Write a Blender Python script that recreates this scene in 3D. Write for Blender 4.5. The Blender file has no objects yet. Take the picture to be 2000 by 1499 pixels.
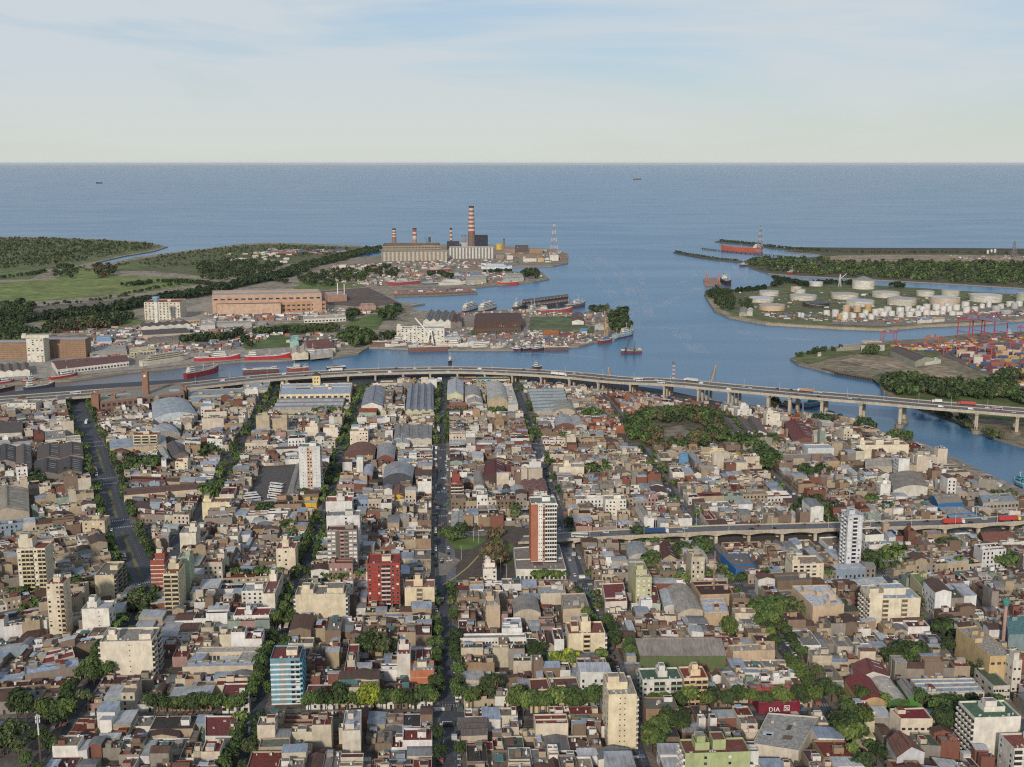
import bpy, math, random
import numpy as np
from math import sin, cos, pi, radians, hypot, atan2
random.seed(11)
SC = bpy.context.scene
COL = SC.collection
# ---------------------------------------------------------------- camera
H, F, CX, CY, YH = 275.0, 2270.0, 1000.0, 749.5, 319.0
PITCH = math.atan((CY - YH) / F)
cp, sp = cos(PITCH), sin(PITCH)
cam = bpy.data.cameras.new('camera'); camo = bpy.data.objects.new('camera', cam); COL.objects.link(camo)
camo.location = (0, 0, H); camo.rotation_euler = (pi / 2 - PITCH, 0, 0)
cam.sensor_width = 36; cam.lens = F / 2000 * 36; cam.clip_start = 5; cam.clip_end = 600000
SC.camera = camo; SC.render.engine = 'CYCLES'; SC.cycles.filter_width = 1.15; SC.cycles.use_denoising = False
# ---------------------------------------------------------------- light
SUN_EL, SUN_AZ = 24.0, 12.0            # the sun stands behind the camera, a little to the left
sun = bpy.data.lights.new('sun', 'SUN'); suno = bpy.data.objects.new('sun', sun); COL.objects.link(suno)
sun.energy = 3.0; sun.angle = radians(4.0); sun.color = (1.0, 0.90, 0.78)
suno.rotation_euler = (pi / 2 - radians(SUN_EL), 0, radians(-SUN_AZ))
suno.location = (0, 0, 500)
SC.view_settings.view_transform = 'Standard'; SC.view_settings.look = 'None'
SC.view_settings.gamma = 1; SC.view_settings.exposure = 0.0; SC.view_settings.use_curve_mapping = False
W = bpy.data.worlds.new("World"); SC.world = W; W.use_nodes = True
nt = W.node_tree; nt.nodes.clear()
def N(t, typ, **kw):
    n = t.nodes.new(typ)
    for k, v in kw.items():
        if hasattr(n, k): setattr(n, k, v)
    return n
out = N(nt, 'ShaderNodeOutputWorld'); bg = N(nt, 'ShaderNodeBackground'); bg.inputs[1].default_value = 0.10
sky = N(nt, 'ShaderNodeTexSky'); sky.sky_type = 'NISHITA'; sky.sun_disc = False
sky.sun_elevation = radians(SUN_EL); sky.sun_rotation = radians(180 + SUN_AZ); sky.altitude = 100
sky.air_density = 1.0; sky.dust_density = 1.0; sky.ozone_density = 4.5
tc = N(nt, 'ShaderNodeTexCoord'); mp = N(nt, 'ShaderNodeMapping'); mp.inputs['Scale'].default_value = (1.5, 1.5, 11.0)
mp.inputs['Rotation'].default_value = (0, radians(4), 0)
mp.inputs['Location'].default_value = (3.1, 0.4, 0.2)
no = N(nt, 'ShaderNodeTexNoise'); no.inputs['Scale'].default_value = 1.3; no.inputs['Detail'].default_value = 7
no.inputs['Roughness'].default_value = 0.55; no.inputs['Distortion'].default_value = 0.6
rmp = N(nt, 'ShaderNodeMapRange'); rmp.inputs[1].default_value = 0.42; rmp.inputs[2].default_value = 0.57
rmp.inputs[3].default_value = 0.45; rmp.inputs[4].default_value = 1.0
mx = N(nt, 'ShaderNodeMix', data_type='RGBA'); mx.inputs[7].default_value = (6.0, 6.65, 7.1, 1)
# the high cloud veil thins out towards the horizon's warm air
sep = N(nt, 'ShaderNodeSeparateXYZ'); hr = N(nt, 'ShaderNodeMapRange'); hr.inputs[1].default_value = 0.0; hr.inputs[2].default_value = 0.08
warm = N(nt, 'ShaderNodeMix', data_type='RGBA'); warm.inputs[6].default_value = (6.6, 7.0, 6.35, 1)
L = nt.links.new
L(tc.outputs['Generated'], mp.inputs[0]); L(mp.outputs[0], no.inputs[0]); L(no.outputs[0], rmp.inputs[0])
zr = N(nt, 'ShaderNodeMapRange'); zr.inputs[1].default_value = .16; zr.inputs[2].default_value = .6; zr.inputs[3].default_value = 1; zr.inputs[4].default_value = .5; cm_ = N(nt, 'ShaderNodeMath', operation='MULTIPLY'); L(sep.outputs[2], zr.inputs[0]); L(rmp.outputs[0], cm_.inputs[0]); L(zr.outputs[0], cm_.inputs[1]); L(cm_.outputs[0], mx.inputs[0]); L(sky.outputs[0], mx.inputs[6])
L(tc.outputs['Generated'], sep.inputs[0]); L(sep.outputs[2], hr.inputs[0]); L(hr.outputs[0], warm.inputs[0])
L(mx.outputs[2], warm.inputs[7]); L(warm.outputs[2], bg.inputs[0]); L(bg.outputs[0], out.inputs[0])
# ---------------------------------------------------------------- pixel <-> ground
def ray(px, py):
    u = (px - CX) / F; v = (CY - py) / F
    return u, cp + v * sp, -sp + v * cp
def G(px, py, z=0.0):
    a, b, c = ray(px, py); t = (z - H) / c
    return (a * t, b * t)
def PJ(x, y, z=0.0):
    f = y * cp - (z - H) * sp; v = y * sp + (z - H) * cp
    if f < 1: return (-9999, 9999)
    return CX + F * x / f, CY - F * v / f
def ztop(px, yb, yt, zb=0.0):
    x, y = G(px, yb, zb); a, b, c = ray(px, yt)
    return H + y * c / b
UA = (1 / hypot(1, .0619), .0619 / hypot(1, .0619)); VA = (-UA[1], UA[0])     # street grid axes
GRID = atan2(UA[1], UA[0])
def s2l(c): return c / 12.92 if c <= .04045 else ((c + .055) / 1.055) ** 2.4
def C(h, k=1.0):
    h = h.lstrip('#'); c = [min(1, s2l(int(h[i:i + 2], 16) / 255) * k) for i in (0, 2, 4)]; g = .3 * c[0] + .59 * c[1] + .11 * c[2]; return tuple(x * .93 + g * .07 for x in c)
def vary(c, r, a=.12):
    k = 1 + r.uniform(-a, a); return (c[0] * k * (1 + r.uniform(-.03, .03)), c[1] * k, c[2] * k * (1 + r.uniform(-.04, .04)))
def inpoly(x, y, P):
    c = False; j = len(P) - 1
    for i in range(len(P)):
        xi, yi = P[i][0], P[i][1]; xj, yj = P[j][0], P[j][1]
        if (yi > y) != (yj > y) and x < (xj - xi) * (y - yi) / (yj - yi) + xi: c = not c
        j = i
    return c
# ---------------------------------------------------------------- materials
MATS = {}
def mat(name, rough=.8, grime=.5, gscale=.18, streak=None, spec=.3, metal=0., stain=(.05, .04, .035), bump=0, fine=2.2, finek=.25):
    m = bpy.data.materials.new(name); m.use_nodes = True; t = m.node_tree; b = t.nodes['Principled BSDF']
    at = N(t, 'ShaderNodeAttribute'); at.attribute_name = 'Col'
    ge = N(t, 'ShaderNodeNewGeometry'); l = t.links.new
    n1 = N(t, 'ShaderNodeTexNoise'); n1.inputs['Scale'].default_value = gscale; n1.inputs['Detail'].default_value = 6; n1.inputs['Roughness'].default_value = .62
    l(ge.outputs['Position'], n1.inputs[0])
    r1 = N(t, 'ShaderNodeMapRange'); r1.inputs[1].default_value = .42; r1.inputs[2].default_value = .75; r1.inputs[4].default_value = grime
    l(n1.outputs[0], r1.inputs[0])
    m1 = N(t, 'ShaderNodeMix', data_type='RGBA'); m1.inputs[7].default_value = (*stain, 1)
    l(r1.outputs[0], m1.inputs[0]); l(at.outputs[0], m1.inputs[6])
    mp = N(t, 'ShaderNodeMapping'); mp.inputs['Scale'].default_value = streak or (1, 1, 1)
    l(ge.outputs['Position'], mp.inputs[0])
    n2 = N(t, 'ShaderNodeTexNoise'); n2.inputs['Scale'].default_value = fine; n2.inputs['Detail'].default_value = 4
    l(mp.outputs[0], n2.inputs[0])
    r2 = N(t, 'ShaderNodeMapRange'); r2.inputs[1].default_value = .3; r2.inputs[2].default_value = .7
    r2.inputs[3].default_value = 1 - finek; r2.inputs[4].default_value = 1 + finek * .7; l(n2.outputs[0], r2.inputs[0])
    m2 = N(t, 'ShaderNodeVectorMath', operation='SCALE'); l(m1.outputs[2], m2.inputs[0]); l(r2.outputs[0], m2.inputs[3])
    l(m2.outputs[0], b.inputs['Base Color'])
    b.inputs['Roughness'].default_value = rough; b.inputs['Specular IOR Level'].default_value = spec; b.inputs['Metallic'].default_value = metal
    MATS[name] = m; return m
mat('plaster', .9, .38, .16, (.8, .8, .2), stain=(.13, .10, .075), fine=.9, finek=.13, spec=.15)
mat('flatroof', .9, .6, .55, (1, 1, 1), stain=(.075, .065, .058), fine=.9, finek=.3, spec=.15)
mat('tin', .7, .5, .16, (2.0, .12, .5), spec=.25, stain=(.09, .055, .04), fine=1.0, finek=.30)
mat('glass', .15, .1, .2, spec=.6, stain=(.02, .02, .02), fine=.6, finek=.6)
mat('paint', .5, .12, .1, spec=.4, fine=.8, finek=.12)
mat('concrete', .85, .4, .06, (1, 1, .3), stain=(.13, .11, .09), fine=.7, finek=.2)
mat('asphalt', .85, .35, .04, stain=(.10, .095, .09), fine=.35, finek=.25)
mat('pavement', .9, .6, .08, stain=(.07, .06, .05), fine=.5, finek=.35)
mat('soil', .95, .75, .022, stain=(.060, .066, .036), fine=.10, finek=.45)
mat('turf', .95, .75, .012, stain=(.075, .075, .035), fine=.05, finek=.4)
mat('hullpaint', .45, .3, .1, stain=(.06, .04, .035), fine=.5, finek=.25, spec=.4)
mat('steel', .5, .3, .1, spec=.5, stain=(.1, .05, .03), fine=.5, finek=.2)
mat('bark', .95, .2, .5, stain=(.03, .025, .02))
def leafmat():
    m = mat('leaf', .75, .0, .5, fine=.8, finek=.3, spec=.2); t = m.node_tree; l = t.links.new
    b = t.nodes['Principled BSDF']; oi = N(t, 'ShaderNodeObjectInfo'); r = N(t, 'ShaderNodeMapRange')
    r.inputs[3].default_value = .75; r.inputs[4].default_value = 1.3; l(oi.outputs['Random'], r.inputs[0])
    src = b.inputs['Base Color'].links[0].from_socket
    s = N(t, 'ShaderNodeVectorMath', operation='SCALE'); l(src, s.inputs[0]); l(r.outputs[0], s.inputs[3]); l(s.outputs[0], b.inputs['Base Color'])
leafmat()
# ---------------------------------------------------------------- mesh builder
class MB:
    def __init__(s): s.v = []; s.f = []; s.m = []; s.c = []
    def fc(s, idx, m, c): s.f.append(idx); s.m.append(m); s.c.append(c)
    def poly(s, pts, m, c):
        n = len(s.v); s.v.extend(pts); s.fc(tuple(range(n, n + len(pts))), m, c)
    def prism(s, q, z0, z1, m, c, top=None, mtop=None, bottom=False):
        n = len(s.v); k = len(q)
        zz0 = z0 if isinstance(z0, (list, tuple)) else [z0] * k; zz1 = z1 if isinstance(z1, (list, tuple)) else [z1] * k
        s.v.extend((p[0], p[1], zz0[i]) for i, p in enumerate(q)); s.v.extend((p[0], p[1], zz1[i]) for i, p in enumerate(q))
        for i in range(k):
            j = (i + 1) % k; s.fc((n + i, n + j, n + k + j, n + k + i), m, c)
        s.fc(tuple(range(n + k, n + 2 * k)), mtop or m, top or c)
        if bottom: s.fc(tuple(range(n + k - 1, n - 1, -1)), m, c)
    def box(s, x0, x1, y0, y1, z0, z1, m, c, top=None, mtop=None):
        s.prism([(x0, y0), (x1, y0), (x1, y1), (x0, y1)], z0, z1, m, c, top, mtop, True)
    def cyl(s, x, y, r, z0, z1, m, c, n=10, r1=None, top=None, cone=0):
        r1 = r if r1 is None else r1; b = len(s.v)
        for i in range(n):
            a = 2 * pi * i / n; s.v.append((x + r * cos(a), y + r * sin(a), z0))
        for i in range(n):
            a = 2 * pi * i / n; s.v.append((x + r1 * cos(a), y + r1 * sin(a), z1))
        for i in range(n):
            j = (i + 1) % n; s.fc((b + i, b + j, b + n + j, b + n + i), m, c)
        if cone:
            s.v.append((x, y, z1 + cone))
            for i in range(n): s.fc((b + n + i, b + n + (i + 1) % n, b + 2 * n), m, top or c)
        else: s.fc(tuple(range(b + n, b + 2 * n)), m, top or c)
    def bar(s, p, q, w, m, c):
        p = np.array(p, float); q = np.array(q, float); d = q - p; l = np.linalg.norm(d)
        if l < 1e-6: return
        d /= l; a = np.cross(d, (0, 0, 1.)) if abs(d[2]) < .9 else np.cross(d, (1., 0, 0)); a /= np.linalg.norm(a); b = np.cross(d, a)
        n = len(s.v); h = w / 2
        for e in (p, q):
            for i, j in ((-1, -1), (1, -1), (1, 1), (-1, 1)): s.v.append(tuple(e + a * i * h + b * j * h))
        for i in range(4):
            j = (i + 1) % 4; s.fc((n + i, n + j, n + 4 + j, n + 4 + i), m, c)
        s.fc((n + 3, n + 2, n + 1, n), m, c); s.fc((n + 4, n + 5, n + 6, n + 7), m, c)
    def mesh(s, name, off=(0, 0, 0)):
        me = bpy.data.meshes.new(name)
        vs = s.v if off == (0, 0, 0) else [(a - off[0], b - off[1], c - off[2]) for a, b, c in s.v]
        me.from_pydata(vs, [], s.f)
        ms = sorted(set(s.m)); ix = {k: i for i, k in enumerate(ms)}
        for k in ms: me.materials.append(MATS[k])
        me.polygons.foreach_set('material_index', [ix[k] for k in s.m])
        at = me.attributes.new('Col', 'FLOAT_COLOR', 'FACE')
        at.data.foreach_set('color', np.array([(c[0], c[1], c[2], 1.) for c in s.c], dtype=np.float32).ravel())
        return me
def link(name, me, parent=None, loc=(0, 0, 0), rz=0, sc=None):
    o = bpy.data.objects.new(name, me); COL.objects.link(o); o.location = loc
    if rz: o.rotation_euler = (0, 0, rz)
    if sc: o.scale = sc
    if parent is not None: o.parent = parent
    return o
def tag(o, label=None, cat=None, group=None, kind=None):
    for k, v in (('label', label), ('category', cat), ('group', group), ('kind', kind)):
        if v: o[k] = v
    if label and len(label.split()) > 16: print('LONG LABEL', label)
    return o
def root(name, loc, rz=0, label=None, cat=None, group=None):
    return tag(link(name, None, None, loc, rz), label, cat, group)
def struct(name, mb): return tag(link(name, mb.mesh(name)), kind='structure')
def lerp(a, b, t): return (a[0] + (b[0] - a[0]) * t, a[1] + (b[1] - a[1]) * t)
def qp(q, a, b): return lerp(lerp(q[0], q[1], a), lerp(q[3], q[2], a), b)
def ql(q): return hypot(q[1][0] - q[0][0], q[1][1] - q[0][1]), hypot(q[3][0] - q[0][0], q[3][1] - q[0][1])
def subq(q, a0, a1, b0, b1): return [qp(q, a0, b0), qp(q, a1, b0), qp(q, a1, b1), qp(q, a0, b1)]
def flat(wm, rm, q, z0, z1, wc, rc, par=.7, th=.25, mw='plaster', mr='flatroof'):
    w, l = ql(q); a = min(.2, th / max(w, .5)); b = min(.2, th / max(l, .5)); i = subq(q, a, 1 - a, b, 1 - b)
    n = len(wm.v); zr = z1 - par
    wm.v.extend([(p[0], p[1], z0) for p in q] + [(p[0], p[1], z1) for p in q] + [(p[0], p[1], z1) for p in i] + [(p[0], p[1], zr) for p in i])
    for k in range(4):
        j = (k + 1) % 4
        for lo, hi in ((0, 4), (4, 8), (8, 12)): wm.fc((n + lo + k, n + lo + j, n + hi + j, n + hi + k), mw, wc)
    rm.poly([(p[0], p[1], zr) for p in i], mr, rc)
def profroof(wm, rm, q, z0, z1, prof, wc, rc, axis='t', mw='plaster', mr='tin', th=.18, over=.25):
    if axis == 's': q = [q[1], q[2], q[3], q[0]]
    k = len(prof)
    A = [lerp(q[0], q[1], f) for f, _ in prof]; B = [lerp(q[3], q[2], f) for f, _ in prof]
    for P, rev in ((A, 0), (B, 1)):
        pts = [(P[0][0], P[0][1], z0), (P[-1][0], P[-1][1], z0)] + [(P[i][0], P[i][1], z1 + prof[i][1]) for i in range(k - 1, -1, -1)]
        if rev: pts.reverse()
        wm.poly(pts, mw, wc)
    for i, s in ((0, 1), (k - 1, -1)):
        pts = [(A[i][0], A[i][1], z0), (A[i][0], A[i][1], z1 + prof[i][1]), (B[i][0], B[i][1], z1 + prof[i][1]), (B[i][0], B[i][1], z0)]
        if s < 0: pts.reverse()
        wm.poly(pts, mw, wc)
    w, l = ql(q); e = over / max(l, 1); f = over / max(w, 1)
    A = [qp(q, min(max(u, 0), 1) * (1 + 2 * f) - f, -e) for u, _ in prof]; B = [qp(q, u * (1 + 2 * f) - f, 1 + e) for u, _ in prof]
    n = len(rm.v)
    for P in (A, B):
        rm.v.extend((P[i][0], P[i][1], z1 + prof[i][1] + .03 + th) for i in range(k)); rm.v.extend((P[i][0], P[i][1], z1 + prof[i][1] + .03) for i in range(k))
    for i in range(k - 1):
        rm.fc((n + i, n + i + 1, n + 2 * k + i + 1, n + 2 * k + i), mr, rc)
        rm.fc((n + k + i, n + 3 * k + i, n + 3 * k + i + 1, n + k + i + 1), mr, rc)
        rm.fc((n + i + 1, n + i, n + k + i, n + k + i + 1), mr, rc); rm.fc((n + 2 * k + i, n + 2 * k + i + 1, n + 3 * k + i + 1, n + 3 * k + i), mr, rc)
    for i in (0, k - 1): rm.fc((n + i, n + 2 * k + i, n + 3 * k + i, n + k + i), mr, rc)
def gab(r, n=1):
    p = []
    for i in range(n): p += [(i / n, 0), ((i + .5) / n, r)]
    return p + [(1, 0)]
def vault(r, n=10): return [((1 - cos(pi * i / n)) / 2 if 0 else i / n, r * (1 - (2 * i / n - 1) ** 2)) for i in range(n + 1)]
def saw(r, n):
    p = []
    for i in range(n): p += [(i / n, 0), ((i + .12) / n, r)]
    return p + [(1, 0)]
def ordn(n): return f"{n}{'th' if 10 <= n % 100 <= 20 else {1: 'st', 2: 'nd', 3: 'rd'}.get(n % 10, 'th')}"
EX = []      # footprints already taken: (polygon, bounding box)
def take(P, grow=0):
    if grow:
        cx = sum(p[0] for p in P) / len(P); cy = sum(p[1] for p in P) / len(P)
        P = [(p[0] + (p[0] - cx) / max(.1, hypot(p[0] - cx, p[1] - cy)) * grow, p[1] + (p[1] - cy) / max(.1, hypot(p[0] - cx, p[1] - cy)) * grow) for p in P]
    EX.append((P, min(p[0] for p in P), max(p[0] for p in P), min(p[1] for p in P), max(p[1] for p in P)))
def taken(x, y):
    for P, a, b, c, d in EX:
        if a <= x <= b and c <= y <= d and inpoly(x, y, P): return True
    return False
def corridor(pts, w):
    for a, b in zip(pts, pts[1:]):
        dx, dy = b[0] - a[0], b[1] - a[1]; l = hypot(dx, dy); nx, ny = -dy / l * w, dx / l * w
        take([(a[0] + nx, a[1] + ny), (b[0] + nx, b[1] + ny), (b[0] - nx, b[1] - ny), (a[0] - nx, a[1] - ny)])
def strip(mb, pts, w, z, m, c):
    """a flat band w metres to each side of a polyline"""
    n = len(pts); Lp = []; Rp = []
    for i, p in enumerate(pts):
        a = pts[max(0, i - 1)]; b = pts[min(n - 1, i + 1)]; dx, dy = b[0] - a[0], b[1] - a[1]; l = hypot(dx, dy)
        zz = z[i] if isinstance(z, (list, tuple)) else z
        Lp.append((p[0] - dy / l * w, p[1] + dx / l * w, zz)); Rp.append((p[0] + dy / l * w, p[1] - dx / l * w, zz))
    k = len(mb.v); mb.v.extend(Lp + Rp)
    for i in range(n - 1): mb.fc((k + n + i, k + n + i + 1, k + i + 1, k + i), m, c)
# ================================================================ THE SETTING
# water
wm = bpy.data.materials.new('water'); wm.use_nodes = True; t = wm.node_tree; b = t.nodes['Principled BSDF']; l = t.links.new
ge = N(t, 'ShaderNodeNewGeometry'); mpp = N(t, 'ShaderNodeMapping'); mpp.inputs['Scale'].default_value = (.35, 1, 1); l(ge.outputs['Position'], mpp.inputs[0])
mpp.inputs['Rotation'].default_value = (0, 0, radians(12))
n0 = N(t, 'ShaderNodeTexNoise'); n0.inputs['Scale'].default_value = .0045; n0.inputs['Detail'].default_value = 2; n0.inputs['Distortion'].default_value = 1.2; l(mpp.outputs[0], n0.inputs[0])
r0 = N(t, 'ShaderNodeMapRange'); r0.inputs[1].default_value = .35; r0.inputs[2].default_value = .68; r0.inputs[3].default_value = .26; r0.inputs[4].default_value = .32; l(n0.outputs[0], r0.inputs[0])
l(r0.outputs[0], b.inputs['Roughness'])
m0 = N(t, 'ShaderNodeMix', data_type='RGBA'); m0.inputs[6].default_value = (.016, .140, .290, 1); m0.inputs[7].default_value = (.055, .185, .320, 1); l(n0.outputs[0], m0.inputs[0])
# the river inside the harbour carries brown silt
sx = N(t, 'ShaderNodeSeparateXYZ'); l(ge.outputs['Position'], sx.inputs[0]); rv = N(t, 'ShaderNodeMapRange'); rv.inputs[1].default_value = 1500; rv.inputs[2].default_value = 2300; rv.inputs[3].default_value = 1; rv.inputs[4].default_value = 0; l(sx.outputs[1], rv.inputs[0])
rx = N(t, 'ShaderNodeMapRange'); rx.inputs[1].default_value = -560; rx.inputs[2].default_value = -300; rx.inputs[3].default_value = .9; rx.inputs[4].default_value = .12; l(sx.outputs[0], rx.inputs[0])
mm = N(t, 'ShaderNodeMath', operation='MULTIPLY'); l(rv.outputs[0], mm.inputs[0]); l(rx.outputs[0], mm.inputs[1])
m1 = N(t, 'ShaderNodeMix', data_type='RGBA'); m1.inputs[7].default_value = (.16, .115, .085, 1); l(mm.outputs[0], m1.inputs[0]); l(m0.outputs[2], m1.inputs[6]); l(m1.outputs[2], b.inputs['Base Color'])
bn = N(t, 'ShaderNodeTexNoise'); bn.inputs['Scale'].default_value = .12; bn.inputs['Detail'].default_value = 5; l(mpp.outputs[0], bn.inputs[0])
bn2 = N(t, 'ShaderNodeTexNoise'); bn2.inputs['Scale'].default_value = .018; bn2.inputs['Detail'].default_value = 4; l(mpp.outputs[0], bn2.inputs[0])
ad = N(t, 'ShaderNodeMath', operation='ADD'); l(bn.outputs[0], ad.inputs[0])
ms = N(t, 'ShaderNodeMath', operation='MULTIPLY'); ms.inputs[1].default_value = 1.2; l(bn2.outputs[0], ms.inputs[0]); l(ms.outputs[0], ad.inputs[1])
bp = N(t, 'ShaderNodeBump'); br = N(t, 'ShaderNodeMapRange'); br.inputs[1].default_value = 1200; br.inputs[2].default_value = 5200; br.inputs[3].default_value = .28; br.inputs[4].default_value = .02; l(sx.outputs[1], br.inputs[0]); l(br.outputs[0], bp.inputs['Strength']); bp.inputs['Distance'].default_value = .8; l(ad.outputs[0], bp.inputs['Height']); l(bp.outputs[0], b.inputs['Normal'])
b.inputs['IOR'].default_value = 1.33
MATS['water'] = wm
ZW = -2.6
w = MB(); w.poly([(-150000, -3000, ZW), (150000, -3000, ZW), (150000, 190000, ZW), (-150000, 190000, ZW)], 'water', (0, 0, 0)); struct('water', w)

QUAY = C('#8f8374'); 
def land(name, px, m, c, world=(), z=0.0, side=QUAY, zb=-4.0):
    P = [G(a, b) for a, b in px] + list(world)
    if sum(P[i][0] * P[(i + 1) % len(P)][1] - P[(i + 1) % len(P)][0] * P[i][1] for i in range(len(P))) < 0: P.reverse()
    mb = MB(); mb.prism(P, zb, z, 'concrete', side, c, m); return struct(name, mb)
def patch(name, px, z, m, c):
    P = [G(a, b) for a, b in px]
    if sum(P[i][0] * P[(i + 1) % len(P)][1] - P[(i + 1) % len(P)][0] * P[i][1] for i in range(len(P))) < 0: P.reverse()
    mb = MB(); mb.poly([(x, y, z) for x, y in P], m, c); return struct(name, mb)
ASPH = C('#4b4f57'); DIRT = C('#8b7b6a'); GRASS = C('#6b7c3c'); GRASS2 = C('#7f8c45'); MARSH = C('#5c6138')
CITY = [(-200, 778), (0, 768), (100, 757), (200, 750), (360, 741), (500, 734), (700, 727), (870, 722), (1000, 729), (1180, 746), (1300, 762), (1400, 784), (1480, 793), (1510, 802), (1560, 809), (1620, 814), (1680, 834), (1740, 848), (1768, 858), (1800, 872), (1900, 920), (2000, 966), (2300, 1110)]
land('city_ground', CITY, 'asphalt', ASPH, [(900, -100), (-900, -100)])
SOUTH = [(-300, 455), (0, 463), (100, 464), (200, 468), (290, 473), (328, 482), (300, 491), (245, 500), (205, 509), (178, 517), (215, 514), (262, 503), (300, 498), (345, 492), (400, 486), (470, 477), (520, 474), (600, 476), (700, 480), (738, 485), (742, 490), (700, 496), (672, 503), (700, 502), (742, 500), (748, 484), (870, 478), (985, 481), (1080, 487), (1110, 496), (1110, 514), (1080, 520), (985, 522), (960, 530), (900, 531), (868, 536), (880, 543), (920, 540), (1000, 530), (1060, 533), (1073, 545), (1040, 551), (970, 557), (928, 562), (770, 577), (775, 590), (830, 593), (800, 598), (812, 606), (870, 612), (900, 612), (1020, 603), (1135, 612), (1180, 600), (1222, 608), (1230, 628), (1222, 650), (1200, 664), (1160, 668), (1130, 676), (1060, 680), (1000, 683), (900, 683), (800, 681), (720, 678), (700, 690), (650, 698), (625, 697), (560, 703), (470, 705), (370, 714), (250, 726), (140, 742), (60, 747), (0, 752), (-300, 770)]
land('harbour_ground', SOUTH, 'soil', C('#a0937f'))
land('dock_island_ground', [(1543, 700), (1580, 686), (1640, 676), (1720, 667), (1800, 662), (1900, 652), (2000, 648), (2400, 630), (2400, 1080), (2000, 872), (1930, 850), (1860, 818), (1795, 795), (1750, 779), (1722, 762), (1715, 742), (1660, 733), (1612, 724), (1560, 711)], 'soil', C('#8c7f66'))
land('tank_farm_ground', [(1375, 575), (1385, 568), (1430, 566), (1500, 560), (1518, 550), (1510, 543), (1535, 543), (1600, 551), (1700, 557), (1800, 563), (1900, 570), (2000, 576), (2400, 592), (2400, 610), (2000, 622), (1900, 630), (1800, 634), (1720, 641), (1640, 638), (1500, 630), (1430, 618), (1400, 606)], 'turf', C('#6a6f45'))
land('wooded_island_ground', [(1446, 512), (1470, 525), (1500, 534), (1560, 539), (1640, 543), (1760, 549), (1870, 555), (2000, 563), (2400, 580), (2400, 500), (2000, 489), (1980, 490), (1900, 486), (1620, 486), (1590, 489), (1530, 492), (1600, 497), (1612, 500), (1560, 505), (1480, 503)], 'soil', C('#5e5a40'))
STONE = C('#5b544b')
def bank(name, px, w, z=1.2, c=STONE):
    P = [G(a, b) for a, b in px]; Lp = []; Rp = []
    for i, p in enumerate(P):
        a = P[max(0, i - 1)]; b = P[min(len(P) - 1, i + 1)]; dx, dy = b[0] - a[0], b[1] - a[1]; q = hypot(dx, dy)
        Lp.append((p[0] - dy / q * w, p[1] + dx / q * w)); Rp.append((p[0] + dy / q * w, p[1] - dx / q * w))
    mb = MB(); mb.prism(Rp + Lp[::-1], -4, z, 'concrete', c, c, 'soil'); return struct(name, mb)
bank('breakwater', [(1320, 493), (1345, 498), (1370, 503), (1400, 507), (1448, 511)], 9)
bank('breakwater', [(1400, 472), (1430, 474), (1460, 477), (1520, 485), (1560, 488), (1600, 491)], 11)
bank('sandbank', [(1545, 486), (1700, 487.5), (1900, 488), (2100, 490)], 60, .8, C('#4d443a'))
bank('harbour_mole', [(770, 577), (850, 575), (928, 571)], 14, .6, C('#7c6e5e'))
bank('river_wall', [(1385, 580), (1402, 606), (1430, 619), (1500, 632), (1640, 640), (1722, 643), (1800, 636), (1900, 632), (2000, 624), (2100, 617)], 7, 1.4, C('#a39377'))
bank('quay_wall', [(1765, 858), (1800, 872), (1900, 920), (2000, 966), (2150, 1040)], 6, 1.0, C('#a09386'))
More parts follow.
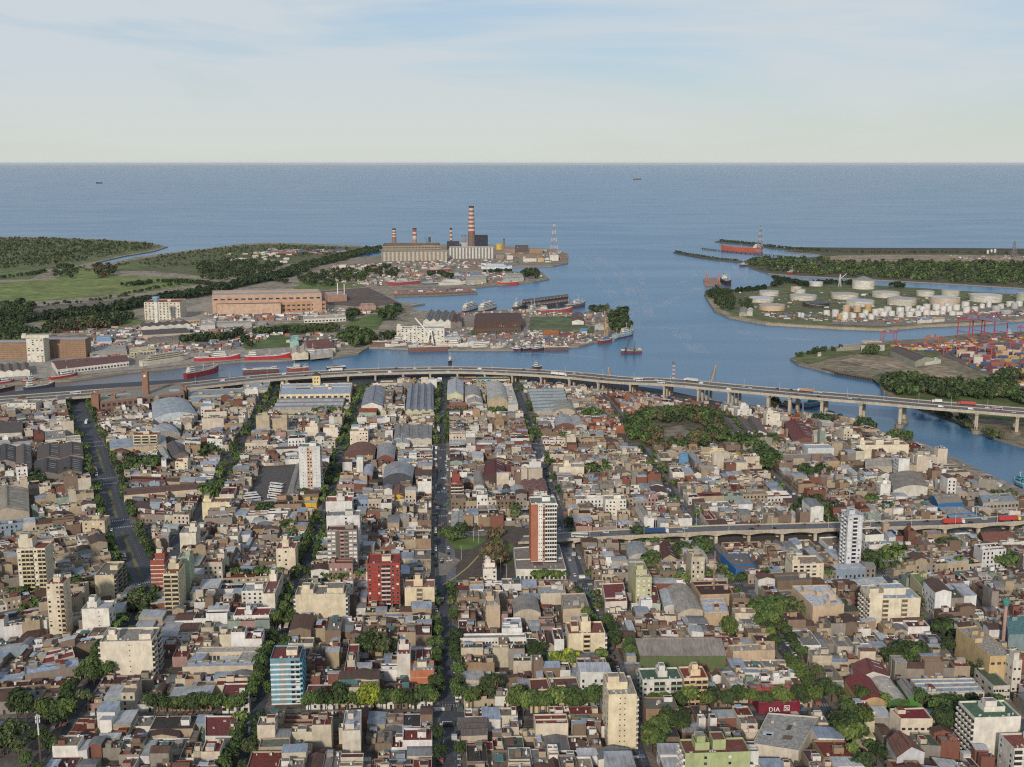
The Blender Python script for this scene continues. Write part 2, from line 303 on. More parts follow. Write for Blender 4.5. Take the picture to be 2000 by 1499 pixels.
# surfaces on the far land
for nm, px, z, m, c in (
    ('meadow', [(-200, 555), (0, 553), (110, 545), (150, 520), (240, 540), (330, 542), (392, 545), (380, 556), (300, 568), (200, 578), (60, 590), (-200, 598)], .3, 'turf', GRASS2),
    ('meadow', [(205, 523), (240, 516), (290, 514), (297, 520), (260, 525), (210, 527)], .3, 'turf', GRASS),
    ('meadow', [(-200, 535), (0, 531), (60, 525), (90, 530), (60, 545), (-200, 552)], .35, 'turf', GRASS),
    ('marsh', [(-300, 456), (0, 464), (100, 466), (200, 470), (286, 475), (318, 482), (290, 490), (235, 500), (200, 508), (120, 524), (0, 530), (-300, 536)], .2, 'turf', C('#6e7445')),
    ('marsh', [(250, 510), (340, 496), (470, 480), (520, 477), (600, 479), (690, 483), (730, 488), (600, 510), (480, 530), (400, 540), (300, 530), (220, 530)], .2, 'turf', C('#66693f')),
    ('bare_earth', [(60, 600), (180, 592), (310, 574), (340, 570), (290, 590), (180, 602), (60, 612)], .4, 'soil', C('#776d62')),
    ('meadow', [(-100, 618), (60, 612), (200, 606), (260, 603), (260, 612), (100, 628), (-100, 640)], .3, 'turf', GRASS),
    ('lawn', [(125, 632), (250, 620), (285, 628), (250, 640), (130, 642)], .3, 'turf', GRASS),
    ('lawn', [(572, 562), (600, 552), (700, 553), (715, 560), (640, 566), (575, 566)], .3, 'turf', GRASS),
    ('dark_soil_yard', [(620, 570), (720, 562), (780, 592), (720, 600), (640, 595)], .35, 'soil', C('#6b5c54')),
    ('lawn', [(668, 640), (690, 628), (720, 615), (760, 613), (735, 645), (700, 640)], .3, 'turf', C('#63773a')),
    ('lawn', [(545, 633), (600, 631), (660, 635), (650, 650), (560, 655), (470, 664)], .3, 'turf', GRASS),
    ('lawn', [(470, 664), (565, 655), (572, 676), (480, 684)], .3, 'turf', C('#5d7038')),
    ('lawn', [(918, 645), (980, 643), (975, 655), (920, 656)], .3, 'turf', C('#5d7038')),
    ('lawn', [(1035, 620), (1120, 618), (1150, 640), (1100, 650), (1035, 648)], .3, 'turf', C('#65714a')),
    ('lawn', [(1120, 650), (1160, 640), (1160, 660), (1100, 664)], .32, 'turf', C('#5d6d40')),
    ('harbour_yard', [(370, 670), (470, 684), (570, 680), (620, 690), (560, 702), (470, 704), (370, 712), (250, 724), (100, 738), (0, 745), (-200, 752), (-200, 690), (100, 690), (250, 640), (400, 640), (420, 660)], .25, 'pavement', C('#aaa196')),
    ('factory_yard', [(400, 590), (620, 600), (740, 600), (700, 620), (600, 628), (400, 632), (280, 632)], .25, 'pavement', C('#ada18f')),
    ('dock_lawn', [(1548, 701), (1580, 688), (1680, 676), (1760, 672), (1850, 690), (1800, 705), (1690, 690), (1620, 700), (1580, 712)], .3, 'turf', C('#69713d')),
    ('dock_lawn', [(1700, 738), (1720, 730), (1820, 740), (1900, 745), (1990, 780), (2050, 830), (1900, 815), (1760, 778), (1728, 760)], .3, 'turf', C('#5e6a38')),
    ('dirt_lot', [(1640, 705), (1690, 692), (1830, 712), (1900, 735), (1860, 742), (1740, 728)], .35, 'soil', C('#a39078')),
    ('container_yard', [(1830, 690), (1900, 672), (2100, 668), (2300, 760), (2300, 900), (2000, 760), (1900, 720)], .35, 'asphalt', C('#6c625f')),
    ('sand_flats', [(1595, 505), (1640, 499), (1720, 498), (1850, 498), (1990, 500), (2200, 502), (2200, 518), (2000, 514), (1800, 512), (1650, 512)], .3, 'soil', C('#a8917a')),
    ('tank_yard', [(1640, 618), (1760, 612), (1900, 600), (2100, 600), (2100, 614), (1900, 628), (1720, 638), (1620, 634)], .3, 'pavement', C('#8c8376')),
    ('plant_yard', [(748, 500), (960, 498), (1105, 497), (1108, 514), (980, 520), (760, 535), (650, 540), (660, 520)], .3, 'pavement', C('#948977')),
    ('shipyard_ground', [(880, 615), (1020, 605), (1035, 650), (1000, 680), (900, 681), (740, 676), (760, 650), (860, 640)], .28, 'pavement', C('#9c8e80'))):
    patch(nm, px, z, m, c)
# far coast, a hair line on the horizon
mb = MB(); mb.prism([(-30000, 58000), (2500, 60000), (2500, 61000), (-30000, 60000)], ZW, 14, 'soil', C('#9aa3a0')); struct('far_coast', mb)
fm = bpy.data.materials.new('foam'); fm.use_nodes = True; t = fm.node_tree; b = t.nodes['Principled BSDF']; l = t.links.new; b.inputs['Base Color'].default_value = (.62, .68, .74, 1); b.inputs['Roughness'].default_value = .6
g = N(t, 'ShaderNodeNewGeometry'); n = N(t, 'ShaderNodeTexNoise'); n.inputs['Scale'].default_value = .014; n.inputs['Detail'].default_value = 5; l(g.outputs['Position'], n.inputs[0]); rr = N(t, 'ShaderNodeMapRange'); rr.inputs[1].default_value = .38; rr.inputs[2].default_value = .72; rr.inputs[4].default_value = .38; l(n.outputs[0], rr.inputs[0]); l(rr.outputs[0], b.inputs['Alpha'])
MATS['foam'] = fm
wk = MB()
for pts, wd in (([(1128, 501), (1140, 508), (1152, 520), (1164, 535), (1172, 550), (1176, 566)], 9), ([(1160, 500), (1180, 510), (1200, 524), (1214, 540), (1226, 560), (1236, 585), (1238, 610)], 12), ([(1262, 491), (1268, 485), (1274, 478)], 6), ([(1182, 560), (1200, 580), (1220, 605), (1240, 640)], 14), ([(1250, 560), (1262, 590), (1268, 620)], 10), ([(1310, 560), (1350, 545), (1362, 530)], 7), ([(1404, 512), (1430, 520), (1450, 535), (1460, 552)], 10), ([(1280, 600), (1330, 580), (1372, 560)], 12), ([(1300, 640), (1340, 660), (1370, 690)], 14), ([(1420, 640), (1500, 660), (1600, 665)], 12), ([(900, 704), (960, 694), (1050, 690), (1180, 700)], 5), ([(1240, 520), (1252, 545), (1258, 575)], 8)):
    strip(wk, [G(a, b_, ZW + .06) for a, b_ in pts], wd, ZW + .06, 'foam', WHC if 0 else (1, 1, 1))
tag(link('wake_foam', wk.mesh('wake_foam')), 'pale curving foam streaks drifting in the channel mouth', 'foam', None, 'stuff')
# ================================================================ THE STREETS
# crossings of the streets, read off the ground: street -> {row: pixel}; rows from near to far
def gx(s, y): return 857 + (s - 857) * (y - 320) / 780
ROWS = ['K1', 'K2', 'K4', 'K3', 'K5', 'K6']
ST = {
 'J': {'K1': (gx(75, 1420), 1420), 'K2': (-30, 1212)},
 'C': {'K1': (137, 1405), 'K2': (300, 1152), 'K4': (398, 1012), 'K3': (463, 888), 'K5': (512, 814), 'K6': (540, 760)},
 'B': {'K1': (500, 1400), 'K2': (585, 1142), 'K4': (634, 1004), 'K3': (668, 878), 'K5': (693, 811), 'K6': (714, 755)},
 'A': {'K1': (876, 1396), 'K2': (865, 1142), 'K4': (862, 1001), 'K3': (862, 874), 'K5': (864, 808), 'K6': (867, 752)},
 'F': {'K1': (1222, 1392), 'K2': (1138, 1140), 'K4': (1090, 998), 'K3': (1048, 871), 'K5': (1028, 808), 'K6': (1008, 755)},
 'G': {'K1': (1620, 1394), 'K2': (1447, 1150), 'K4': (1332, 992), 'K3': (1251, 871), 'K5': (1212, 815), 'K6': (1172, 768)},
 'H': {'K1': (1985, 1410), 'K2': (1735, 1134), 'K4': (1566, 984), 'K3': (1437, 868), 'K5': (1378, 818), 'K6': (1345, 792)},
 'I': {'K1': (2370, 1420), 'K2': (1988, 1114), 'K4': (1800, 975), 'K3': (1640, 862), 'K5': (1580, 832), 'K6': (1530, 806)},
 'K': {'K2': (2260, 1105), 'K4': (2000, 985), 'K3': (1768, 866)},
}
XP = {k: {r: G(*p) for r, p in d.items()} for k, d in ST.items()}
for k in XP:                              # one more row on the near side, below the frame
    if 'K1' in XP[k]:
        x, y = XP[k]['K1']; XP[k]['R0'] = (x - VA[0] * 185, y - VA[1] * 185)
SNAME = {'A': 'central avenue', 'B': 'blue-tower street', 'C': 'west leafy street', 'D': 'median avenue', 'F': 'brick-tower street', 'G': 'blue-trim-shop street', 'H': 'white-tower street', 'I': 'far east street', 'J': 'far west street', 'K': 'canal road', 'E': 'far west lane'}
DAV = {'K6': (150, 778), 'K5': (166, 838), 'K3': (186, 868), 'K7': (209, 940), 'K4': (231, 1024), 'K2': (285, 1148)}
XP['I2'] = {'K3': G(1765, 868), 'K5': G(1694, 842), 'K6': G(1612, 818)}; SNAME['I2'] = 'canal bend'
XP['D'] = {r: G(*p) for r, p in DAV.items()}
XP['D']['K8'] = lerp(XP['D']['K4'], XP['D']['K2'], .72)
XP['CD'] = {'K6': G(528, 764), 'K5': G(503, 818), 'K3': G(455, 890), 'K7': G(430, 948), 'K4': G(385, 1030), 'K2': G(300, 1150)}
XP['CD']['K8'] = lerp(XP['CD']['K4'], XP['CD']['K2'], .72)
XP['E'] = {'K6': G(-330, 838), 'K5': G(-330, 872), 'K3': G(-300, 905), 'K7': G(-290, 985), 'K4': G(-280, 1080), 'K2': G(-150, 1232)}
BLOCKS = []     # (left street, right street, near row, far row)
for a, b in (('J', 'C'), ('C', 'B'), ('B', 'A'), ('A', 'F'), ('F', 'G'), ('G', 'H'), ('H', 'I')): BLOCKS.append((a, b, 'R0', 'K1'))
for a, b in (('J', 'C'), ('C', 'B'), ('B', 'A'), ('A', 'F'), ('F', 'G'), ('G', 'H'), ('H', 'I')): BLOCKS.append((a, b, 'K1', 'K2'))
for a, b in (('C', 'B'), ('B', 'A'), ('A', 'F'), ('F', 'G'), ('G', 'H'), ('H', 'I'), ('I', 'K')): BLOCKS.append((a, b, 'K2', 'K4'))
for a, b in (('C', 'B'), ('B', 'A'), ('A', 'F'), ('F', 'G'), ('G', 'H'), ('H', 'I'), ('I', 'K')): BLOCKS.append((a, b, 'K4', 'K3'))
for a, b in (('C', 'B'), ('B', 'A'), ('A', 'F'), ('F', 'G'), ('H', 'I')): BLOCKS.append((a, b, 'K3', 'K5'))
for a, b in (('C', 'B'), ('B', 'A'), ('A', 'F'), ('F', 'G'), ('G', 'H'), ('H', 'I')): BLOCKS.append((a, b, 'K5', 'K6'))
for n, f in (('K2', 'K4'), ('K4', 'K7'), ('K7', 'K3'), ('K3', 'K5'), ('K5', 'K6')): BLOCKS.append(('D', 'CD', 'K8' if n == 'K2' else n, f)); BLOCKS.append(('E', 'D', n, f))
BLOCKS += [('I', 'I2', 'K3', 'K5'), ('I', 'I2', 'K5', 'K6')]
PAVE = C('#7b746c')
HALF = {'A': 8, 'B': 7, 'D': 13.5, 'CD': 7}
def block_quad(a, b, n, f, extra=0.):
    q = [XP[a][n], XP[b][n], XP[b][f], XP[a][f]]; w, l = ql(q)
    ia = (HALF.get(a, 6.7) + extra) / max(w, 20); ib = (HALF.get(b, 6.7) + extra) / max(w, 20); il = (6.7 + extra) / max(l, 20)
    return subq(q, ia, 1 - ib, il, 1 - il)
pv = MB(); yd = MB()
for B in BLOCKS:
    q = block_quad(*B, extra=-3.6); w, l = ql(q)
    if w < 15 or l < 15: continue
    pv.prism(q, 0, .15, 'pavement', PAVE); yd.prism(block_quad(*B, extra=1.0), .15, .2, 'pavement', C('#5d5349'))
struct('pavement', pv); struct('back_yard_ground', yd)
# painted markings: crossings and lane dashes
mk = MB(); WH = C('#a9a8a3')
def zebra(p, ax, half, n=None):
    """bars across a street at p; ax = the street's direction"""
    nx, ny = -ax[1], ax[0]; k = int(half * 2 / 1.3)
    for i in range(k):
        s = -half + (i + .5) * 2 * half / k; cx, cy = p[0] + nx * s, p[1] + ny * s
        mk.poly([(cx + nx * a * .3 + ax[0] * b * 1.7, cy + ny * a * .3 + ax[1] * b * 1.7, .03) for a, b in ((-1, -1), (1, -1), (1, 1), (-1, 1))][::-1], 'paint', WH)
def dr(a, b): dx, dy = b[0] - a[0], b[1] - a[1]; l = hypot(dx, dy); return dx / l, dy / l
for s, rows, hw in (('A', ('K1', 'K4', 'K3', 'K5'), 5), ('B', ('K3', 'K4', 'K2'), 4), ('D', ('K3', 'K7', 'K4', 'K2'), 11), ('G', ('K4', 'K1', 'K2'), 4), ('F', ('K2', 'K3', 'K1'), 4), ('H', ('K2',), 4)):
    ks = sorted(XP[s].items(), key=lambda kv: kv[1][1]); names = [k for k, _ in ks]
    for r in rows:
        i = names.index(r); a = ks[max(0, i - 1)][1]; b = ks[min(len(ks) - 1, i + 1)][1]; d = dr(a, b); p = ks[i][1]
        for sg in (-9.5, 9.5): zebra((p[0] + d[0] * sg, p[1] + d[1] * sg), d, hw)
for s in ('A', 'D', 'F', 'G', 'H', 'B', 'C'):
    ks = sorted(XP[s].values(), key=lambda p: p[1])
    for a, b in zip(ks, ks[1:]):
        d = dr(a, b); l = hypot(b[0] - a[0], b[1] - a[1]); y = 14.
        while y < l - 16:
            for off in ((0,) if s not in 'AD' else ((-2.7, 2.7) if s == 'A' else (-8.5, -5, 5, 8.5))):
                cx, cy = a[0] + d[0] * y - d[1] * off, a[1] + d[1] * y + d[0] * off
                mk.poly([(cx - d[1] * i * .07 + d[0] * j * 1.2, cy + d[0] * i * .09 + d[1] * j * 1.2, .03) for i, j in ((-1, -1), (-1, 1), (1, 1), (1, -1))], 'paint', WH)
            y += 6.5
struct('road_markings', mk)
# planted median of the wide avenue
md = MB(); P = [lerp(XP['D']['K3'], XP['D']['K7'], .12), lerp(XP['D']['K3'], XP['D']['K7'], .86)]
strip(md, P, 1.3, .12, 'turf', C('#6e6a4c'))
P = [lerp(XP['D']['K7'], XP['D']['K4'], .14), lerp(XP['D']['K7'], XP['D']['K4'], .88)]; strip(md, P, 1.3, .12, 'turf', C('#6e6a4c'))
P = [lerp(XP['D']['K4'], XP['D']['K2'], .14), lerp(XP['D']['K4'], XP['D']['K2'], .9)]; strip(md, P, 1.3, .12, 'turf', C('#6e6a4c'))
struct('median_strip', md)
# traffic junction where the ramp comes down
JN = [G(*p) for p in ((848, 1040), (930, 1032), (1010, 1030), (1108, 1032), (1128, 1136), (1000, 1140), (880, 1146), (862, 1150))]
take(JN)
def gp(*px): return [G(a, b) for a, b in px]
patch('junction_asphalt', [(869, 1034), (1110, 1032), (1132, 1134), (1000, 1139), (872, 1150)], .17, 'asphalt', C('#6d6f76'))
patch('junction_lawn', [(877, 1050), (890, 1047), (948, 1052), (950, 1056), (925, 1072), (905, 1075), (888, 1072), (876, 1062)], .26, 'turf', C('#5f7436'))
patch('junction_lawn', [(958, 1072), (985, 1062), (1003, 1063), (1000, 1104), (982, 1106), (962, 1092)], .26, 'turf', C('#5e6b38'))
patch('junction_lawn', [(934, 1083), (948, 1068), (962, 1068), (955, 1086)], .27, 'turf', C('#6a7038'))
patch('junction_lot', [(856, 1078), (868, 1082), (900, 1095), (872, 1124), (858, 1126)], .22, 'pavement', C('#8b8174'))
patch('junction_lot', [(885, 1040), (990, 1034), (945, 1048), (890, 1046)], .24, 'pavement', C('#857d72'))
ml = MB(); strip(ml, gp((864, 1144), (890, 1128), (915, 1108), (935, 1086)), .55, .28, 'paint', C('#b69a4a')); struct('yellow_kerb_line', ml)
patch('canal_promenade', [(1775, 862), (1793, 868), (1895, 918), (1995, 963), (2150, 1036), (2120, 1044), (1975, 972), (1880, 930), (1790, 880), (1770, 872)], .2, 'pavement', C('#a39a90'))
patch('bus_depot_yard', [(478, 985), (512, 916), (575, 912), (563, 985)], .3, 'asphalt', C('#5d5855'))
take(gp((476, 987), (512, 912), (582, 908), (572, 987)))
patch('park_ground', [(1222, 862), (1232, 820), (1262, 800), (1400, 800), (1440, 850), (1432, 872), (1300, 880), (1240, 872)], .28, 'soil', C('#6e6350'))
patch('park_clearing', [(1292, 858), (1300, 835), (1330, 832), (1352, 848), (1340, 862), (1300, 866)], .33, 'soil', C('#8f8072'))
take(gp((1215, 872), (1228, 815), (1262, 795), (1402, 795), (1450, 850), (1434, 880), (1300, 882), (1240, 878)))
patch('plaza_ground', [(-60, 1430), (60, 1425), (130, 1412), (110, 1450), (80, 1499), (-60, 1560)], .22, 'pavement', C('#6d675e'))
take(gp((-200, 1425), (60, 1425), (95, 1440), (70, 1600), (-200, 1600)))
# the elevated roads keep the ground under them clear
corridor(gp((-100, 782), (150, 774), (360, 760), (500, 746), (700, 735), (850, 732), (1000, 738), (1150, 750), (1300, 768), (1450, 790), (1600, 812), (1800, 845)), 19)
corridor(gp((1110, 1060), (1265, 1060), (1440, 1055), (1640, 1050), (1850, 1041), (2010, 1030), (2200, 1015)), 11)
corridor([XP['D'][r] for r in ('K6', 'K5', 'K3', 'K7', 'K4', 'K2')], 14)
for s in 'CB': corridor([XP[s][r] for r in ('K6', 'K5', 'K3', 'K4', 'K2')], 6.5)
corridor([XP['C']['K2'], XP['C']['K1']], 6.5)
# ================================================================ BUILDING KIT
GLASS = C('#2b2f36'); GLASS2 = C('#4a4f57'); SHUT = C('#d8d4ca'); RED = C('#7c4039'); GREYR = C('#8f8c88'); LBLUE = C('#aebac9'); TINW = C('#b4b8bc')
CREAM = C('#d9cbb0'); WHITE = C('#dedbd3'); BEIGE = C('#bfa98c'); CEM = C('#9f978c'); GREEN = C('#5d6f58')
_um = {}
def window_mesh(kind):
    if kind in _um: return _um[kind]
    mb = MB(); fr = {0: C('#8d8a84'), 1: C('#cfccc4'), 2: C('#b9b2a4'), 3: C('#57504a')}[kind % 4]
    mb.box(-.5, .5, -.07, .0, 0, 1, 'paint', fr)
    if kind == 1: mb.box(-.43, .43, -.10, -.07, .06, .94, 'paint', SHUT)
    elif kind == 2: mb.box(-.43, .43, -.09, -.07, .06, .45, 'glass', GLASS); mb.box(-.43, .43, -.10, -.07, .45, .94, 'paint', SHUT)
    else: mb.box(-.43, .43, -.09, -.07, .06, .94, 'glass', GLASS if kind == 0 else GLASS2)
    _um[kind] = mb.mesh('window'); return _um[kind]
def door_mesh():
    if 'd' not in _um:
        mb = MB(); mb.box(-.5, .5, -.06, 0, 0, 1, 'paint', C('#4c3a2e')); mb.box(-.4, .4, -.09, -.06, .04, .92, 'paint', C('#3a2c25')); _um['d'] = mb.mesh('door')
    return _um['d']
def balcony_mesh(w, col, dark=True, dep=1.15):
    k = ('b', round(w, 1), tuple(round(c, 2) for c in col), dark)
    if k not in _um:
        mb = MB(); h = w / 2
        if dark: mb.box(-h * .88, h * .88, -.05, 0, .12, 2.3, 'glass', C('#3a3633'))
        mb.box(-h, h, -dep, -.001, 0, .14, 'plaster', col); mb.box(-h, h, -dep, -dep + .1, .14, 1.05, 'plaster', col)
        mb.box(-h, -h + .1, -dep + .1, -.001, .14, 1.05, 'plaster', col); mb.box(h - .1, h, -dep + .1, -.001, .14, 1.05, 'plaster', col)
        _um[k] = mb.mesh('balcony')
    return _um[k]
def tank_mesh(kind):
    if ('t', kind) not in _um:
        mb = MB()
        if kind == 0:
            for x, y in ((-.5, -.5), (.5, -.5), (.5, .5), (-.5, .5)): mb.box(x - .06, x + .06, y - .06, y + .06, 0, .9, 'concrete', CEM)
            mb.cyl(0, 0, .62, .9, 2.0, 'plaster', C('#c9c5bb'), 10, cone=.25)
        elif kind == 1: mb.box(-.9, .9, -.7, .7, 0, 1.3, 'plaster', C('#bdb5a6'))
        else: mb.cyl(0, 0, .55, 0, 1.35, 'paint', C('#5b6f86') if kind == 2 else C('#e0ded8'), 10, cone=.22)
        _um[('t', kind)] = mb.mesh('water_tank')
    return _um[('t', kind)]
def ac_mesh():
    if 'ac' not in _um:
        mb = MB(); mb.box(-.5, .5, -.25, .25, 0, .8, 'paint', C('#c8c8c4')); mb.cyl(0, 0, .2, .8, .86, 'paint', C('#444444'), 8); _um['ac'] = mb.mesh('air_conditioner')
    return _um['ac']
def face(w, pat, n, fh, z0, emit, rng, lit=.4):
    """walks one facade: emit(kind, x, z, bay width)"""
    k = len(pat); bw = w / k
    for i, c in enumerate(pat):
        for f in range(n):
            if c != '.': emit(c, (i + .5) * bw, z0 + f * fh, bw)
def tower(label, xl, xr, yb, yt, d, wall, front='w.w', right='.w.', left='.w.', roof=RED, bands=None, accent=None, rz=GRID, cat='apartment building', fh=2.9, shut=.35, cut=None, ph=True, name='apartment_building', stilts=0, balc=None, zb=0., group=None):
    rng = random.Random(label); X0 = G(xl, yb, zb); X1 = G(xr, yb, zb); w = hypot(X1[0] - X0[0], X1[1] - X0[1]) ; h = ztop(xl, yb, yt, zb) - zb
    r = root(name, (*X0, zb), rz, label, cat, group); n = max(2, int(round((h - .9) / fh))); fh = (h - 1.0) / n
    wm_, rm_ = MB(), MB(); z0 = fh if stilts else 0
    q = [(0, 0), (w, 0), (w, d), (0, d)]
    flat(wm_, rm_, q, z0, h, wall, roof, par=.9)
    if stilts:
        for i in range(5):
            for y in (0.1, d - .7): wm_.box(i * (w - .6) / 4, i * (w - .6) / 4 + .6, y, y + .6, 0, z0, 'concrete', CEM)
        wm_.box(w * .3, w * .7, d * .3, d * .7, 0, z0, 'plaster', wall)
    if cut:       # set-back upper storeys: (x0, x1, y0, y1, extra storeys)
        for cc in cut:
            x0, x1, y0, y1, e = cc[:5]; flat(wm_, rm_, [(x0 * w, y0 * d), (x1 * w, y0 * d), (x1 * w, y1 * d), (x0 * w, y1 * d)], h - .9, h + e * 2.8, wall, roof, par=.5)
    wo = link('wall', wm_.mesh('wall'), r); link('roof', rm_.mesh('roof'), r)
    if bands:
        for f in range(n + 1):
            mb = MB(); z = z0 + f * fh if not stilts or f < n else None
            if z is None or z + bands[1] > h - .95: continue
            bh = bands[1]; e = .07
            mb.prism([(-e, -e), (w + e, -e), (w + e, d + e), (-e, d + e)], z, z + bh, 'plaster', bands[0]); link('storey_band', mb.mesh('storey_band'), r)
    items = []
    def em(tr):
        def f(c, x, z, bw):
            items.append((c, x, z, bw, tr))
        return f
    face(w, front, n - (1 if stilts else 0), fh, z0, em((0, 0, 0)), rng); face(d, right, n - (1 if stilts else 0), fh, z0, em((1, w, 0)), rng); face(d, left, n - (1 if stilts else 0), fh, z0, em((2, 0, d)), rng)
    def place(nm, me, x, z, tr, sc=None):
        a, ox, oy = tr
        if a == 0: link(nm, me, r, (x, -.002, z), 0, sc)
        elif a == 1: link(nm, me, r, (ox + .002, x, z), pi / 2, sc)
        else: link(nm, me, r, (-.002, oy - x, z), -pi / 2, sc)
    e = .1 if bands else 0; done = set(); nw = 0; rest = MB()
    for c, x, z, bw, tr in items:
        off = 0
        if c in 'wWto':
            ww, hh, zz = {'w': (1.35, 1.3, 1.0), 'W': (min(2.6, bw * .8), 1.45, .9), 't': (.6, .6, 1.4), 'o': (1.3, 1.3, 1.0)}[c]
            ww = min(ww, bw * .8); k = rng.random(); kd = 1 if k < shut else (2 if k < shut + .1 else (0 if k < .85 else 3))
            if c == 't': kd = 0
            place('window', window_mesh(kd), x, z + zz, tr, (ww, 1.0 if not e else 2.4, hh)); nw += 1
        elif c == 'b': place('balcony', balcony_mesh(bw * .92, balc or wall), x, z + .15, tr)
        elif c == 'B': place('balcony', balcony_mesh(bw * .98, balc or WHITE), x, z + .15, tr)
        elif c == 'l':
            mb = MB(); place('loggia', balcony_mesh(bw * .94, balc or accent or wall, True, .35), x, z + .15, tr)
        if c in 'oO' and accent and (tr[0], round(x, 1)) not in done:
            done.add((tr[0], round(x, 1))); mb = MB(); mb.box(-bw / 2, bw / 2, -.06, 0, z0 + .3, h - .6, 'plaster', accent); place('facade_panel', mb.mesh('facade_panel'), x, 0, tr)
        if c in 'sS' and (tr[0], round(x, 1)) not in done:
            done.add((tr[0], round(x, 1))); mb = MB(); mb.box(-bw / 2, bw / 2, -.05, 0, z0 + .3, h - .9, 'plaster', accent or C('#57514b')); place('shade_strip', mb.mesh('shade_strip'), x, 0, tr)  # flat strip on the facade; the shade of a slot is put into its colour
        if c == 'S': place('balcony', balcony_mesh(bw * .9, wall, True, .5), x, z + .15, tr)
    if ph:
        pw = min(5.5, w * .4); pd = min(5, d * .4); px = w * rng.uniform(.25, .6); py = d * rng.uniform(.3, .5)
        if cut: px, py, zz = cut[0][0] * w + .8, cut[0][2] * d + .8, h + cut[0][4] * 2.8 - .5; pw = min(pw, (cut[0][1] - cut[0][0]) * w * .6); pd = min(pd, (cut[0][3] - cut[0][2]) * d * .6)
        else: zz = h - .9
        a, b = MB(), MB(); flat(a, b, [(px, py), (px + pw, py), (px + pw, py + pd), (px, py + pd)], zz, zz + 3.0, vary(wall if not bands else CREAM, rng), GREYR, par=.25)
        p = link('stair_room', a.mesh('stair_room'), r); link('stair_roof', b.mesh('stair_roof'), p)
        for i in range(3): link('water_tank', tank_mesh(rng.choice((0, 1, 2, 3))), r, (px + (i + .5) * pw / 3, py + pd + 1.2 if py + pd + 2 < d * .95 else py + pd * .5, zz if py + pd + 2 < d * .95 else zz + 2.75))
        for i in range(rng.randint(3, 8)): link('air_conditioner', ac_mesh(), r, (w * rng.uniform(.08, .92), d * rng.uniform(.08, .25), h - .9), rng.uniform(0, 3))
    P = [(X0[0] + x * cos(rz) - y * sin(rz), X0[1] + x * sin(rz) + y * cos(rz)) for x, y in ((0, 0), (w, 0), (w, d), (0, d))]
    take(P, 1.0); return r
OR = C('#b4694a')
